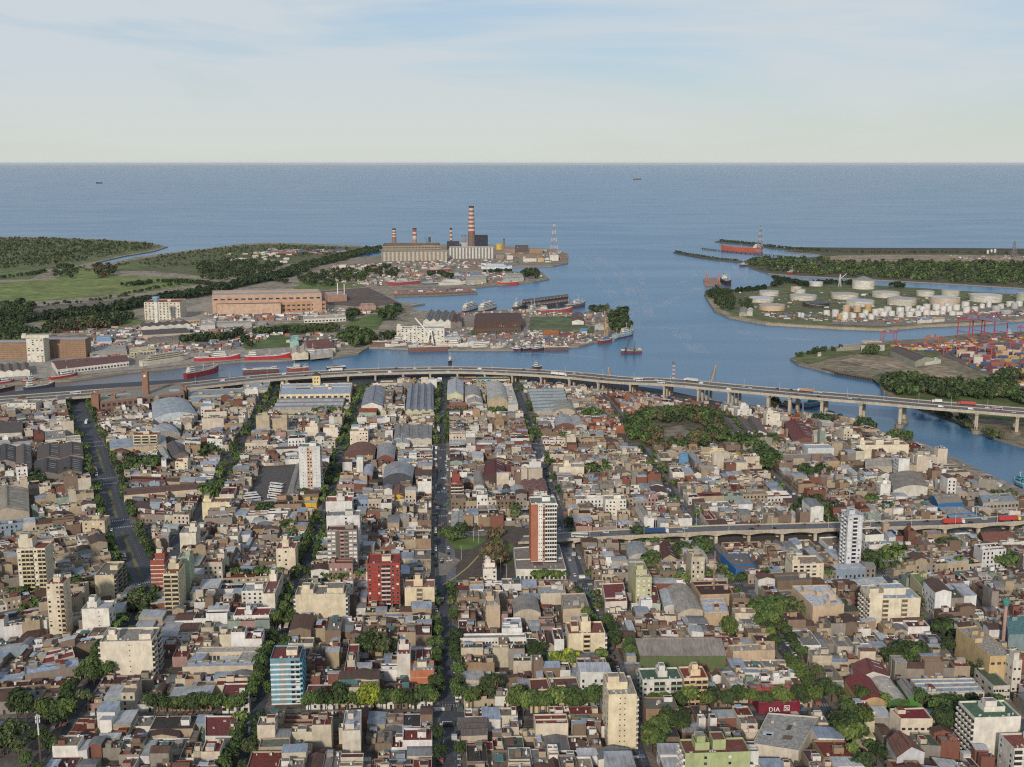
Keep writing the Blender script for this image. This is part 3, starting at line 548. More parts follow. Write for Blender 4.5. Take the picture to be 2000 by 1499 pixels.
def towers():
    T = tower
    T('grey slab tower with a peach stripe up its face, beside the bus yard', 586, 627, 966, 873, 13, C('#cfcfca'), '.t.oo.t.', right='wwBww', roof=C('#7e8a78'), accent=C('#c6a48c'), shut=.2, fh=2.8)
    T('brick-red and white tower with balconies standing on the podium shops', 1037, 1087, 1098, 984, 17, WHITE, 'OOOttoBBBBB', right='wwww', left='OOOO', roof=C('#7d8577'), accent=C('#a86a50'), zb=7.5, shut=.15, balc=WHITE)
    T('grey apartment block with a pink balcony column, over the planted square', 641, 699, 1124, 1036, 10, C('#8e8880'), 'WWslSWW', right='.w.', roof=RED, accent=C('#67625d'), shut=.8, balc=C('#c99488'))
    T('white apartment slab behind the grey block with the pink column', 640, 704, 1092, 1008, 13, C('#d2cfca'), '...w..', right='.w.w.', roof=GREYR, shut=.3)
    T('bright red apartment tower with a white balcony column, on stilts', 719, 782, 1190, 1101, 18, C('#9a4238'), 'w.wBBww', right='.w.w', roof=C('#96453b'), bands=(C('#8c3129'), .22), stilts=1, balc=C('#c9b8b2'), shut=.25)
    T('blue and white banded tower with a red roof among leafy trees', 531, 588, 1378, 1287, 17, C('#6898a6'), '..s.WW', right='BBBB', roof=C('#7b3f3f'), bands=(C('#d9dcd8'), .95), accent=C('#8f8a80'), balc=C('#7fb9c9'), shut=.1)
    T('white slab tower with rows of shuttered windows beside the ramp viaduct', 1651, 1680, 1118, 1008, 15, C('#c5c8cb'), 'wBw', right='w.w', left='wwBwwBww', roof=C('#b1b6ba'), shut=.7, balc=C('#d7d8d8'))
    T('tall cream tower with two columns of tiny windows by the lower street', 1187, 1242, 1466, 1357, 20, C('#d9c9a8'), '..tt..', right='BwBwBw', left='w.ww.w', roof=C('#a39c90'), cut=[(.0, .75, .35, .9, 1)], shut=.3, balc=C('#d2c6b0'))
    T('thin cream tower with a column of brown balconies and maroon roof', 98, 131, 1246, 1141, 12, C('#d3c4a8'), 'w.wB', right='.t.', roof=C('#84443c'), shut=.15, balc=C('#b8a082'))
    T('cream tower with stacked balconies and awnings under red terraces', 40, 94, 1165, 1072, 14, C('#cfc6ae'), 'wBBBwBB', right='.t', roof=C('#8b4a40'), shut=.3, balc=C('#cbbd94'), cut=[(.0, .5, .25, .9, 2)])
    T('yellow blank-fronted block with bristling side balconies at the avenue', 188, 225, 1176, 1124, 26, C('#ccbd9b'), '....', right='BBwBBBwBB', left='...', roof=C('#7d736a'), shut=.3, balc=C('#a39c92'))
    T('stepped white apartment block with a column of tiny windows', 163, 215, 1246, 1190, 13, C('#dcd6c8'), '..t.', right='WW', roof=C('#b0b3b5'), cut=[(.15, .5, .3, .9, 1)])
    T('block striped in red brick and white bands by the median avenue', 297, 324, 1162, 1095, 14, C('#945044'), '...', right='w.w', roof=C('#9c4b40'), bands=(C('#d8cdbd'), .55), cut=[(.2, .9, .4, .95, 1)])
    T('cream balcony block with a pale green side by the striped block', 323, 352, 1202, 1121, 19, C('#ccc2a0'), 'BB', right='.t..t.', roof=C('#8d5a45'), balc=C('#bfae8c'), cut=[(.1, .8, .55, 1., 1)])
    T('pale green slab behind the cream balcony block', 352, 373, 1170, 1090, 14, C('#a9b594'), '.t.', right='.t.', roof=C('#a3a49a'))
    T('large blank cream slab with a dotted line of small vents', 200, 299, 1330, 1254, 19, C('#d6cbb6'), '....t...', right='BBwBB', left='BwB', roof=C('#99938a'), cut=[(.1, .3, .2, .5, .8), (.72, .95, .2, .6, .8)], balc=C('#cfc8b8'))
    T('low blank white block with three vents and a maroon terrace', 457, 526, 1238, 1203, 13, C('#dcd9d0'), '..t..', right='BWB', roof=C('#84443f'), cut=[(.3, .5, .2, .8, .8)])
    T('wide blank beige party wall block crowned by stepped terraces', 579, 676, 1225, 1162, 15, C('#cfc0a4'), '.....', right='BWB', left='BwB', roof=C('#8b867f'), cut=[(.1, .35, .15, .8, .8), (.62, .95, .2, .9, .9)])
    T('cream twin block split by a shaft, next to the red tower', 791, 849, 1194, 1148, 14, C('#d5c3a1'), '..S..', right='wBw', roof=C('#9b7064'), accent=C('#7d7365'), cut=[(.3, .6, .3, .8, 1.3)])
    T('white stuccoed block with a pale party wall beside orange brickwork', 776, 802, 1340, 1278, 15, C('#cdc6ba'), '...', right='.t.', roof=C('#8b4a42'), cut=[(.1, .9, .5, .95, .8)])
    T('orange brick block framed by a pale concrete grid at the avenue', 803, 848, 1348, 1310, 12, C('#b86f4c'), '....', right='BWB', roof=C('#a7a29a'), bands=(C('#c7b39c'), .25))
    T('long narrow maroon-roofed building ending in cluttered balconies', 668, 690, 1378, 1338, 52, C('#b9b09d'), 'BB', right='........', roof=C('#7f3c3c'), cut=[(.2, .9, .45, .6, 1)], balc=C('#a87e6a'))
    T('cream double block with a balcony shaft and stepped maroon roofs', 1110, 1182, 1288, 1238, 17, C('#dbcbaa'), '..S..', right='BwBw', left='w.w', roof=C('#8a5549'), accent=C('#a4906a'), cut=[(.35, .62, .2, .8, 2), (.1, .3, .3, .8, .8)])
    T('olive green block with rows of white shutters and a blank pale side', 1241, 1272, 1186, 1128, 30, C('#bab68c'), 'www', right='.w.w.', left='.........', roof=C('#a5a39c'), shut=.8, cut=[(.1, .8, .2, .5, 1)])
    T('cream office block with long ribbon windows behind the white-roofed hall', 1546, 1608, 1150, 1102, 16, C('#d5c8ac'), 'WWWWt', right='.w.', left='..', roof=C('#a08b7c'), cut=[(.0, .25, .1, .9, .8)], cat='office building', name='office_building', shut=.1)
    T('pale yellow comb-shaped apartment block with blank walls and shafts', 1696, 1797, 1226, 1170, 17, C('#dacdb2'), '..S..S..', right='w.w', left='BBwBB', roof=C('#9fb0bf'), accent=C('#8d7e62'), cut=[(.0, .28, .1, .95, 1), (.36, .8, .45, .95, 1.2)], balc=C('#cfc8ba'))
    T('white balcony block with a green roof above the corner shops', 1254, 1332, 1385, 1328, 14, C('#d0ccc2'), 'wwBBwBB', right='.', left='BwB', roof=C('#4f6b57'), balc=C('#8fa08c'), shut=.2, cut=[(.42, .66, .3, .8, .9)])
    T('cream block with bright blue awnings and a red roof', 1334, 1382, 1382, 1325, 14, C('#d9c19a'), 'BlBB', right='.t.', left='.', roof=C('#87463b'), balc=C('#c7a57e'), accent=C('#4f6fa8'), cut=[(.35, .75, .3, .7, .9)])
    T('lime green block with cream window shafts cut by the picture bottom', 1336, 1464, 1560, 1472, 13, C('#a3ad7a'), '..w..w..', right='w.w', left='BBB', roof=C('#7c4a43'), cut=[(.18, .4, .3, .9, 1), (.45, .65, .3, .9, 1.4)])
    T('big blank white block with brown side balconies and green roof', 1897, 1990, 1486, 1402, 17, C('#d8d2c4'), '......', right='w.w', left='BBBBB', roof=C('#55735c'), balc=C('#d5cfc4'), cut=[(.35, .8, .4, .8, .6)])
    T('white balcony block rising at the lower picture corner', 1975, 2050, 1530, 1462, 14, C('#cfc9bd'), 'BwBw', right='w', left='w.w', roof=C('#8d4f45'))
    T('cream blank block left of the bus yard', 396, 449, 1016, 982, 14, C('#d9c9a2'), '....', right='BwB', roof=C('#8f6a5c'), cut=[(.0, .3, .3, .9, .6)])
    T('narrow gabled white block with side windows', 353, 384, 1086, 1042, 16, C('#d9d0bd'), '...', right='w.w.w', roof=C('#9e978c'), cut=[(.5, 1, .3, .9, 1)])
    T('rounded cream corner block over the leafy street', 541, 578, 1124, 1072, 15, C('#d6c6ac'), 'ww.', right='wwww', roof=C('#8d5b50'), cut=[(.25, .6, .4, .8, 1.5)])
    T('white low block with six square windows and a garden roof', 473, 514, 1190, 1155, 14, C('#d6d1c6'), 'wwww', right='.', left='.', roof=C('#a2a7a6'), shut=.1)
    T('cream blade of flats with a long windowed side facing the street', 515, 538, 1200, 1160, 40, C('#dcd3bf'), '...', right='wwwwwwwwww', roof=C('#84584f'), cut=[(.1, .7, .6, .8, 1.4)])
    T('plain white block above the grey block, near the yellow corner shop', 637, 688, 1015, 980, 15, C('#d3d0c8'), '.....', right='w.w', roof=C('#a55b4d'), cut=[(.4, .7, .3, .8, .9)])
    T('white block with a stepped roof north of the peach-striped tower', 597, 622, 861, 834, 16, C('#dacdb8'), '...', right='tt', roof=C('#b7a99a'), cut=[(.3, .9, .3, .9, .8)])
    T('white twin of the stepped-roof block, nearer the street', 632, 660, 862, 836, 16, C('#ddd1bd'), '...', right='BwB', roof=C('#a99b8d'))
    T('beige block with a white side strip and stained party wall', 533, 561, 852, 818, 15, C('#b7a68a'), '....', right='w.w', roof=C('#9d9184'))
    T('beige party wall block bearing a blue and orange mural', 501, 527, 850, 812, 12, C('#b3a489'), '...', right='.w.', roof=C('#a49b8e'))
    T('cream five-storey block with tall windows beside the leafy street', 684, 719, 874, 843, 14, C('#dccdb6'), 'w.wwww', right='w.w', roof=C('#b3a597'))
    T('slender brown-banded balcony block at the central avenue', 881, 903, 985, 945, 20, C('#8c4a40'), 'BBB', right='BB', roof=C('#9c554a'), balc=C('#d5cabb'), cut=[(.1, .8, .5, .95, 2)])
    T('long white block with stepped towers near the canal', 1671, 1776, 897, 870, 14, C('#dcd0b5'), '..t.t..t.', right='w.w', left='www', roof=C('#8f7468'), cut=[(.1, .2, .3, .8, 1.2), (.4, .55, .3, .8, 1.4), (.75, .85, .3, .8, 1.2)])
    T('square white block with three rows of windows above the ramp', 1182, 1223, 1014, 976, 13, C('#dcd5c4'), 'www.ww', right='ww', left='w.w', roof=C('#a3a19b'), shut=.1)
    T('blank cream block with a white penthouse beyond the brick tower', 1092, 1141, 936, 913, 15, C('#dacdb2'), '.....', right='www', left='ww', roof=C('#b2a899'), cut=[(.2, .5, .3, .8, .8)])
    T('white block with window columns near the sawtooth sheds', 1496, 1523, 838, 808, 12, C('#d6cdb8'), 'w.w', right='w.w', left='..', roof=C('#bdb6a6'), cut=[(.1, .5, .2, .8, 1)])
    T('white terraced block between the villa houses and the sheds', 1440, 1468, 818, 800, 16, C('#d4cfc4'), 'ww', right='.', left='..', roof=C('#97a9ab'), cut=[(.3, .9, .4, .9, 1)])
    T('thin white block overlooking the traffic junction', 944, 970, 1148, 1112, 11, C('#d9d2c4'), 'w.w', right='.w.', left='...', roof=C('#8e4e47'), cut=[(.1, .9, .5, .95, .8)])
    T('stained beige block with a blank wall below the junction', 950, 977, 1232, 1183, 24, C('#b9a58a'), '...', right='.w.w.', roof=C('#b3a493'), cut=[(.0, .6, .4, .9, .8)])
    T('small white block with a blank wall near the canal sheds', 1719, 1739, 968, 946, 10, C('#dad7cf'), '...', right='.', roof=C('#c0bcb2'))
    T('pale blue storehouse block with a flat grey roof', 1577, 1629, 897, 876, 16, C('#c3cacb'), '.....', right='.', left='w.w', roof=C('#b7b9b8'), ph=False, cat='warehouse', name='warehouse')
    T('white gallery-fronted block by the median avenue', 262, 308, 886, 850, 14, C('#cdbfa2'), 'bbb', right='.', left='w.w', roof=C('#8d4e42'), balc=C('#c9bda2'))
    T('slim cream house tower in the wedge east of the avenue', 343, 367, 926, 902, 12, C('#dccfae'), 'w.w', right='.', left='.', roof=C('#9b4c42'))
    T('rounded cream corner building by the avenue crosswalk', 162, 205, 1045, 1018, 14, C('#c9b592'), 'www', right='www', roof=C('#93837a'))
    for i, (a, b, wl, lb) in enumerate(((880, 905, '#8fa08a', 'sage green'), (906, 931, '#c9b78c', 'straw yellow'), (932, 957, '#7fb5b5', 'turquoise'), (958, 996, '#b9bfa8', 'striped white and yellow'))):
        T(f'{lb} house in the row of four painted facades under the motorway', a, b, 751, 741, 16, C(wl), 'WWWW', right='.', left='.', roof=C('#7d5a4c'), cat='painted house', name='painted_house', ph=False, fh=4, shut=.3)
    T('turquoise low store at the end of the central avenue', 818, 849, 749, 742, 10, C('#7fb0b8'), '...', right='.', roof=C('#9aa5a0'), cat='store', name='harbour_store', ph=False, fh=4)
    T('white church bell tower with arched openings at the right picture edge', 1974, 1992, 1352, 1290, 8, C('#cfc8ba'), 'ww', left='ww', right='w', roof=C('#b5aca0'), cat='church tower', name='church_tower', fh=6, shut=0, cut=[(.2, .8, .2, .8, 1.2)], ph=False)
    T('low white colonnaded wing of the church at the right picture edge', 1938, 1972, 1368, 1340, 22, C('#c2bbae'), 'WWWWWW', left='WWW', roof=C('#59654f'), cat='church', name='church', fh=6, shut=0, ph=False)
    T('long office block of pale stone with many windows', 15, 70, 808, 788, 20, C('#cfc8ba'), 'wwwwwwww', right='w', roof=C('#9c948a'), cat='office building', name='office_building')
# ---------------------------------------------------------------- sheds and halls, given by their eaves in the photograph's ground frame
def hall(label, px, h, kind, rc, wc, rise=3., n=1, axis='t', cat='warehouse', name='warehouse', extra=None, mr='tin', zb=0., win=None, tk=True, vis=None):
    q = [G(a, b, h + zb) for a, b in px]; cx = sum(p[0] for p in q) / 4; cy = sum(p[1] for p in q) / 4
    if tk: take(q, .5)
    r = root(name, (cx, cy, zb), 0, label, cat); L_ = [(p[0] - cx, p[1] - cy) for p in q]; a, b = MB(), MB()
    if kind == 'flat': flat(a, b, L_, 0, h, wc, rc, par=.7, th=.35, mr=mr if mr != 'tin' else 'flatroof')
    else: profroof(a, b, L_, 0, h, {'gable': gab(rise, n), 'vault': vault(rise), 'saw': saw(rise, n), 'shed': [(0, 0), (1, rise)]}[kind], wc, rc, axis, mr=mr)
    link('wall', a.mesh('wall'), r); link('roof', b.mesh('roof'), r); w, l = ql(L_)
    if kind in ('gable', 'vault') and rise > 1:      # translucent roof sheets / ridge ventilators
        prof = gab(rise, n) if kind == 'gable' else vault(rise)
        if axis == 's': L_ = [L_[1], L_[2], L_[3], L_[0]]
        rg = random.Random(label); w2, l2 = ql(L_); k = max(3, int(l2 / 7))
        if kind == 'gable':
            for g in range(n):
                c0 = (g + .5) / n
                if l2 > 14:
                    m = MB(); Q = subq(L_, c0 - .7 / w2, c0 + .7 / w2, .08, .92); m.prism(Q, h + rise - .15, h + rise + .75, 'tin', vary(rc, rg)); link('ridge_vent', m.mesh('ridge_vent'), r)
                for i in range(k):
                    if rg.random() < .5:
                        f = (i + .5) / k; u0, u1 = c0 + .12 / n, c0 + .40 / n; z = lambda u: h + rise * (1 - abs(u - c0) * 2 * n) + .26; m = MB()
                        P = [(u0, f - .35 / l2), (u1, f - .35 / l2), (u1, f + .35 / l2), (u0, f + .35 / l2)]; m.prism([qp(L_, *p) for p in P], [z(p[0]) for p in P], [z(p[0]) + .05 for p in P], 'paint', C('#c6cac8')); link('skylight', m.mesh('skylight'), r)
        else:
            for i in range(k):
                f = (i + .5) / k; m = MB(); hw = .3 / l2
                for j in range(1, 9):
                    z = [h + prof[jj][1] + .22 for jj in (j, j + 1, j + 1, j)]; P = [(j / 10, f - hw), ((j + 1) / 10, f - hw), ((j + 1) / 10, f + hw), (j / 10, f + hw)]
                    m.prism([qp(L_, *p) for p in P], z, [x + .12 for x in z], 'tin', vary(rc, rg, .3))
                link('roof_rib', m.mesh('roof_rib'), r)
    if kind == 'flat' and w * l > 130:
        rg = random.Random(label + 'r'); par = h - .7
        for i in range(min(9, 3 + int(w * l / 160))):
            t = rg.random(); u = rg.uniform(.06, .86); v = rg.uniform(.06, .8); m = MB()
            if t < .3: a_, b_ = rg.uniform(2, 5) / w, rg.uniform(2.5, 5) / l; m.prism(subq(L_, u, min(.95, u + a_), v, min(.92, v + b_)), par, par + rg.uniform(1.8, 2.8), 'plaster', vary(wc, rg), vary(rg.choice((rc, GREYR, RED, TINW)), rg), 'flatroof'); link('roof_room', m.mesh('roof_room'), r)
            elif t < .6: a_, b_ = rg.uniform(.6, 1.6) / w, rg.uniform(.6, 1.6) / l; m.prism(subq(L_, u, u + a_, v, v + b_), par, par + rg.uniform(.5, 1.3), 'steel', vary(C('#aaa69f'), rg, .3)); link('roof_vent', m.mesh('roof_vent'), r)
            elif t < .85: m.prism(subq(L_, u, min(.96, u + rg.uniform(.08, .3)), v, min(.96, v + rg.uniform(.05, .22))), par + .01, par + .07, 'tin', vary(rg.choice((C('#c0c3c4'), C('#8d8a84'), C('#6d5a50'), rc)), rg, .2)); link('roof_sheet', m.mesh('roof_sheet'), r)
            else: m.prism(subq(L_, .02, .98, v, v + .3 / l), par, par + .7, 'plaster', vary(wc, rg)); link('low_wall', m.mesh('low_wall'), r)
    if win:
        k, hh, zz = win; x0, x1 = L_[0], L_[1]; ang = atan2(x1[1] - x0[1], x1[0] - x0[0]); w = hypot(x1[0] - x0[0], x1[1] - x0[1])
        if axis == 's' and kind in ('gable', 'vault') and rise > 1: x0, x1 = L_[3], L_[0]; ang = atan2(x1[1] - x0[1], x1[0] - x0[0]); w = hypot(x1[0] - x0[0], x1[1] - x0[1])
        for z in zz:
            for i in range(k):
                p = lerp(x0, x1, (i + .5) / k); link('window', window_mesh(3 if i % 3 else 0), r, (p[0] + sin(ang) * .01, p[1] - cos(ang) * .01, z), ang, (w / k * .62, 1.2, hh))
    if extra: extra(r, L_, h)
    return r
DK = C('#5e5854'); LG = C('#a4a6a8'); MG = C('#8d8d8c'); CW = C('#c2b8a6'); BRN = C('#6b443b')
def halls():
    Hh = hall
    def clock(r, q, h): pass
    # north edge of the city, under the motorway
    Hh('long cream factory with square window rows below the yellow tower', [(545, 771), (684, 769), (688, 748), (549, 750)], 11, 'flat', LBLUE, C('#d8c8a4'), win=(12, 2.2, (2, 6.4)), cat='factory', name='factory')
    Hh('low grey factory annex with a glazed monitor roof', [(533, 801), (668, 799), (674, 777), (545, 779)], 6, 'saw', C('#9a9a9b'), C('#b5a98f'), rise=2.2, n=3, axis='s', cat='factory', name='factory')
    Hh('grey gabled shed with a white gable end', [(706, 793), (747, 794), (752, 759), (714, 759)], 8, 'gable', C('#8b9098'), C('#d6d0c2'), 4)
    Hh('row of four joined silver sheds with light strips', [(792, 804), (847, 804), (846, 752), (798, 752)], 8, 'gable', C('#8f949d'), C('#bcb594'), 3, n=4)
    Hh('green walled workshop with a red roof under the grey shed', [(701, 806), (735, 806), (737, 797), (703, 797)], 5, 'gable', C('#9c4c3e'), C('#9fb39c'), 1.6, axis='s', cat='workshop', name='workshop')
    Hh('roofless concrete frame beside the silver sheds', [(749, 790), (766, 790), (767, 762), (752, 762)], 8, 'flat', C('#857a70'), C('#aa9c86'), cat='ruin', name='ruined_hall')
    Hh('white gabled shed near the painted facade row', [(873, 772), (905, 773), (905, 745), (875, 744)], 9, 'gable', C('#b2b5b8'), C('#c2bf9a'), 4)
    Hh('beige gabled shed with a curved ridge behind the brick house', [(908, 777), (940, 778), (936, 758), (908, 757)], 8, 'vault', C('#989695'), CW, 4)
    Hh('red brick workshop with arched windows by the central avenue', [(877, 791), (912, 791), (910, 786), (878, 786)], 8, 'flat', C('#8a8780'), C('#8f5645'), win=(7, 2, (1.5, 4.8)), cat='workshop', name='workshop')
    Hh('beige gable-ended storehouse beside the red brick workshop', [(912, 789), (943, 789), (941, 775), (913, 775)], 7, 'gable', C('#a5a39d'), C('#b9ab91'), 3)
    Hh('large pale vaulted hall below the motorway', [(952, 785), (991, 783), (984, 752), (950, 753)], 10, 'vault', C('#b3b1ab'), C('#b6a485'), 5)
    Hh('white terraced building against the pale vaulted hall', [(992, 792), (1012, 790), (1000, 752), (985, 754)], 8, 'flat', C('#c9c4ba'), C('#cfc9bc'))
    Hh('wide grey sawtooth factory beyond the small street', [(1044, 803), (1112, 800), (1100, 758), (1030, 760)], 7, 'saw', C('#8c9698'), C('#a9a398'), rise=2.2, n=7, axis='s', cat='factory', name='factory')
    Hh('low green-grey vaulted hall beside the sawtooth factory', [(1080, 806), (1124, 804), (1114, 786), (1078, 787)], 7, 'vault', C('#9a9a90'), C('#b5aa94'), 4)
    Hh('paired grey vaulted sheds with a brick end', [(1085, 833), (1122, 831), (1112, 813), (1084, 815)], 7, 'vault', C('#9fa3a6'), C('#7e5244'), 3)
    Hh('slim grey vaulted shed joined to the brick-ended pair', [(1123, 834), (1146, 832), (1132, 814), (1114, 815)], 7, 'vault', C('#a6a49e'), C('#c2b8a6'), 2)
    Hh('block of grey corrugated sheds east of the leafy street', [(770, 858), (843, 858), (844, 832), (771, 832)], 7, 'gable', C('#8d8b88'), C('#b9b2a4'), 1.6, n=4)
    Hh('white-gabled shed in front of the grey corrugated sheds', [(768, 868), (800, 868), (800, 851), (770, 851)], 6, 'gable', C('#a9adae'), C('#cdc9bf'), 2)
    Hh('brown vaulted market hall with bright roof ribs', [(672, 891), (732, 889), (735, 872), (682, 872)], 7, 'vault', C('#7b584a'), C('#6b4c40'), 4.5)
    Hh('silver vaulted hall beside the brown vaulted hall', [(736, 898), (770, 897), (773, 873), (738, 873)], 7, 'vault', C('#9b9c9c'), C('#7c4a3c'), 4)
    Hh('big silver arched canopy in the middle of its block', [(748, 936), (806, 934), (809, 912), (752, 912)], 10, 'vault', C('#93989b'), C('#4b4f57'), 5)
    Hh('yellow fronted shed with a rusty gabled roof', [(767, 972), (790, 972), (792, 952), (769, 953)], 7, 'gable', C('#7d5a4c'), C('#d3ab1e'), 3)
    Hh('narrow grey shed running along the passage', [(709, 932), (727, 931), (730, 910), (712, 910)], 7, 'vault', C('#a3a9b1'), C('#84554a'), 1.5)
    Hh('dark red hangar with white roof stripes beside the bus yard canopy', [(945, 932), (988, 931), (984, 905), (946, 906)], 9, 'gable', C('#672f2c'), C('#54433f'), 4)
    Hh('low dark red shed with strip skylights', [(989, 922), (1041, 921), (1038, 909), (986, 910)], 7, 'gable', C('#6b3733'), C('#a59580'), 2, axis='s')
    Hh('rusty striped shed roofs behind the avenue houses', [(1023, 963), (1070, 960), (1064, 937), (1018, 940)], 7, 'gable', C('#87605a'), C('#77503f'), 1.6, n=3)
    Hh('grey ribbed shed beside the bus forecourt', [(925, 952), (946, 951), (943, 923), (925, 924)], 7, 'vault', C('#918d85'), C('#cdc8bd'), 2)
    Hh('white shed above the central avenue corner', [(881, 1032), (906, 1031), (906, 1002), (882, 1003)], 6, 'gable', C('#a8a69f'), C('#d0cbbf'), 2)
    Hh('terminal shed roof along the bus yard', [(560, 968), (583, 968), (593, 908), (578, 908)], 6, 'gable', C('#8e8a83'), C('#9d978d'), 2)
    Hh('yellow corner shop with a pale flat roof', [(590, 983), (618, 983), (622, 972), (592, 973)], 5, 'flat', C('#b3b5b4'), C('#d6a712'), cat='shop', name='shop')
    # wedge east of the wide avenue
    Hh('great blue and beige vaulted hall with painted end', [(300, 818), (386, 811), (366, 782), (296, 788)], 9, 'vault', C('#a2abb2'), C('#b9c1c4'), 5, cat='sports hall', name='sports_hall')
    Hh('small silver vaulted shed below the great hall', [(292, 852), (352, 848), (342, 834), (296, 838)], 7, 'vault', C('#a9afb5'), C('#9a958c'), 4)
    Hh('long grey roofed row building with deep bays', [(215, 877), (325, 868), (322, 852), (214, 862)], 8, 'shed', C('#9da7b1'), C('#bda987'), 1.2, axis='s')
    Hh('white roofed shed under the big leafy clump', [(322, 900), (335, 898), (322, 874), (308, 876)], 8, 'gable', C('#a5a69f'), C('#33404a'), 2)
    Hh('dark roofed shed with a pale skylight monitor', [(335, 892), (368, 888), (352, 866), (324, 868)], 7, 'gable', C('#5e5a5a'), C('#76706b'), 3)
    Hh('grey roofed workshops north of the wedge', [(368, 782), (470, 776), (478, 758), (368, 762)], 7, 'flat', C('#9aa1a3'), C('#b0a896'))
    Hh('bright roofed depot left of the cream factory', [(474, 764), (522, 762), (528, 745), (475, 747)], 8, 'flat', C('#a9afb4'), C('#c2b490'))
    Hh('long dark red row of roofs across the wedge', [(242, 968), (395, 955), (398, 943), (240, 955)], 6, 'gable', C('#6b5048'), C('#c4b49a'), 1.5, axis='s')
    Hh('pale arcade house east of the avenue crosswalk', [(207, 858), (226, 857), (226, 851), (207, 852)], 9, 'flat', C('#a5a7a4'), C('#cbb795'))
    # west side
    Hh('dark twin gabled warehouse with a roof monitor', [(-20, 848), (42, 845), (44, 822), (-20, 826)], 9, 'gable', C('#5c5652'), C('#c3bbac'), 4, axis='s')
    Hh('dark shed in the western yard', [(-10, 905), (30, 903), (30, 872), (-10, 874)], 8, 'gable', C('#514c4b'), C('#8b8378'), 3)
    Hh('brown corrugated shed beside the dark shed', [(31, 918), (62, 915), (60, 872), (32, 874)], 8, 'gable', C('#6d625a'), C('#8b8378'), 3)
    Hh('wide brown roofed shed next to the avenue trees', [(72, 898), (163, 892), (160, 866), (74, 872)], 7, 'gable', C('#5f5550'), C('#877b6e'), 2.4, n=2)
    Hh('dark sheds with white ridge lights by the avenue', [(66, 930), (160, 922), (160, 896), (68, 902)], 7, 'gable', C('#4e4a49'), C('#7e766c'), 3, n=2)
    Hh('large beige warehouse with a raised ridge at the picture edge', [(-30, 1008), (57, 1000), (55, 955), (-30, 962)], 10, 'gable', C('#a09683'), C('#ab9f8c'), 5)
    Hh('white building with dark windows in a row', [(88, 860), (128, 856), (126, 838), (88, 842)], 9, 'flat', C('#9b9893'), C('#cfc6b2'), win=(7, 1.6, (4.5,)))
    Hh('brick house beside the mural wall', [(66, 852), (86, 850), (84, 842), (66, 843)], 8, 'gable', C('#6b3e33'), C('#7c4a3c'), 2)
    Hh('gable wall carrying a painted mural by the avenue', [(128, 862), (158, 860), (156, 850), (128, 852)], 10, 'flat', C('#b0a698'), C('#cdc6ba'))
    # eastern streets
    Hh('sawtooth sheds of dark grey roofs at the park', [(1438, 850), (1500, 848), (1482, 818), (1414, 822)], 8, 'saw', C('#6d645d'), C('#d0ccc3'), 4, n=3)
    Hh('low brown sawtooth roofs below the grey sheds', [(1452, 868), (1520, 862), (1505, 850), (1440, 854)], 5, 'saw', C('#6f655e'), C('#b5a998'), 2.4, n=3)
    Hh('large rusty red roof among brick villa houses', [(1548, 862), (1597, 858), (1566, 822), (1532, 826)], 6, 'gable', C('#743c36'), C('#7d5647'), 3)
    Hh('bus depot with an arched cream front', [(1380, 896), (1452, 896), (1436, 884), (1368, 884)], 5, 'flat', C('#b8b2a6'), C('#d5c193'), win=(9, 2, (1,)))
    Hh('cream tower block on the bus depot roof', [(1387, 882), (1416, 882), (1414, 876), (1388, 876)], 10, 'flat', C('#c1b9a8'), C('#dcc8a0'), win=(5, 2, (5.5,)), tk=False)
    Hh('blue sided sheds beside the bus depot', [(1326, 898), (1345, 897), (1343, 883), (1326, 884)], 8, 'flat', C('#96adc1'), C('#5e93bd'))
    Hh('grey skewed sheds facing the blue shed', [(1357, 902), (1370, 900), (1354, 881), (1340, 882)], 7, 'flat', C('#a0a5aa'), C('#8e8d8b'))
    Hh('wide flat shed with a long stained brick wall', [(1515, 903), (1640, 901), (1622, 885), (1508, 888)], 7, 'flat', C('#97928b'), C('#b09474'))
    Hh('low corrugated shed with a curved white end', [(1745, 958), (1812, 952), (1800, 925), (1738, 928)], 7, 'vault', C('#8f867a'), C('#cfc9bc'), 3)
    Hh('cluster of grey sheds along the canal road', [(1690, 912), (1820, 908), (1800, 895), (1690, 898)], 6, 'gable', C('#a19b90'), C('#b3a893'), 1.6, n=2, axis='s')
    Hh('dark flat roof at the canal quay', [(1828, 925), (1895, 922), (1868, 906), (1812, 908)], 5, 'flat', C('#6d6863'), C('#b3a590'))
    Hh('long shed roof with blue fascia in the east', [(1832, 984), (1880, 981), (1862, 964), (1818, 967)], 7, 'gable', C('#918a7e'), C('#2f6da0'), 2, axis='s')
    Hh('blue and white shop roof behind the viaduct', [(1855, 1012), (1914, 1008), (1880, 988), (1830, 990)], 5, 'flat', C('#a5a29c'), C('#2e78ae'), cat='shop', name='shop')
    Hh('grey stone storehouse with courtyard by the ramp', [(1920, 984), (1990, 980), (1975, 962), (1912, 966)], 9, 'flat', C('#9aa3a8'), C('#a29a8d'), win=(10, 2, (5,)))
    Hh('white L-shaped shed roof behind the viaduct', [(1538, 1018), (1562, 1016), (1528, 990), (1510, 992)], 5, 'gable', C('#c9cbcc'), C('#c2b294'), 1.4)
    Hh('long beige vaulted shed behind the viaduct', [(1258, 1026), (1277, 1024), (1255, 990), (1238, 992)], 6, 'gable', C('#a8a195'), C('#b6ab99'), 2)
    Hh('grey vaulted hall right of the green-roofed yard', [(1228, 1090), (1270, 1088), (1256, 1064), (1222, 1066)], 6, 'vault', C('#979b9c'), C('#b6ab99'), 3)
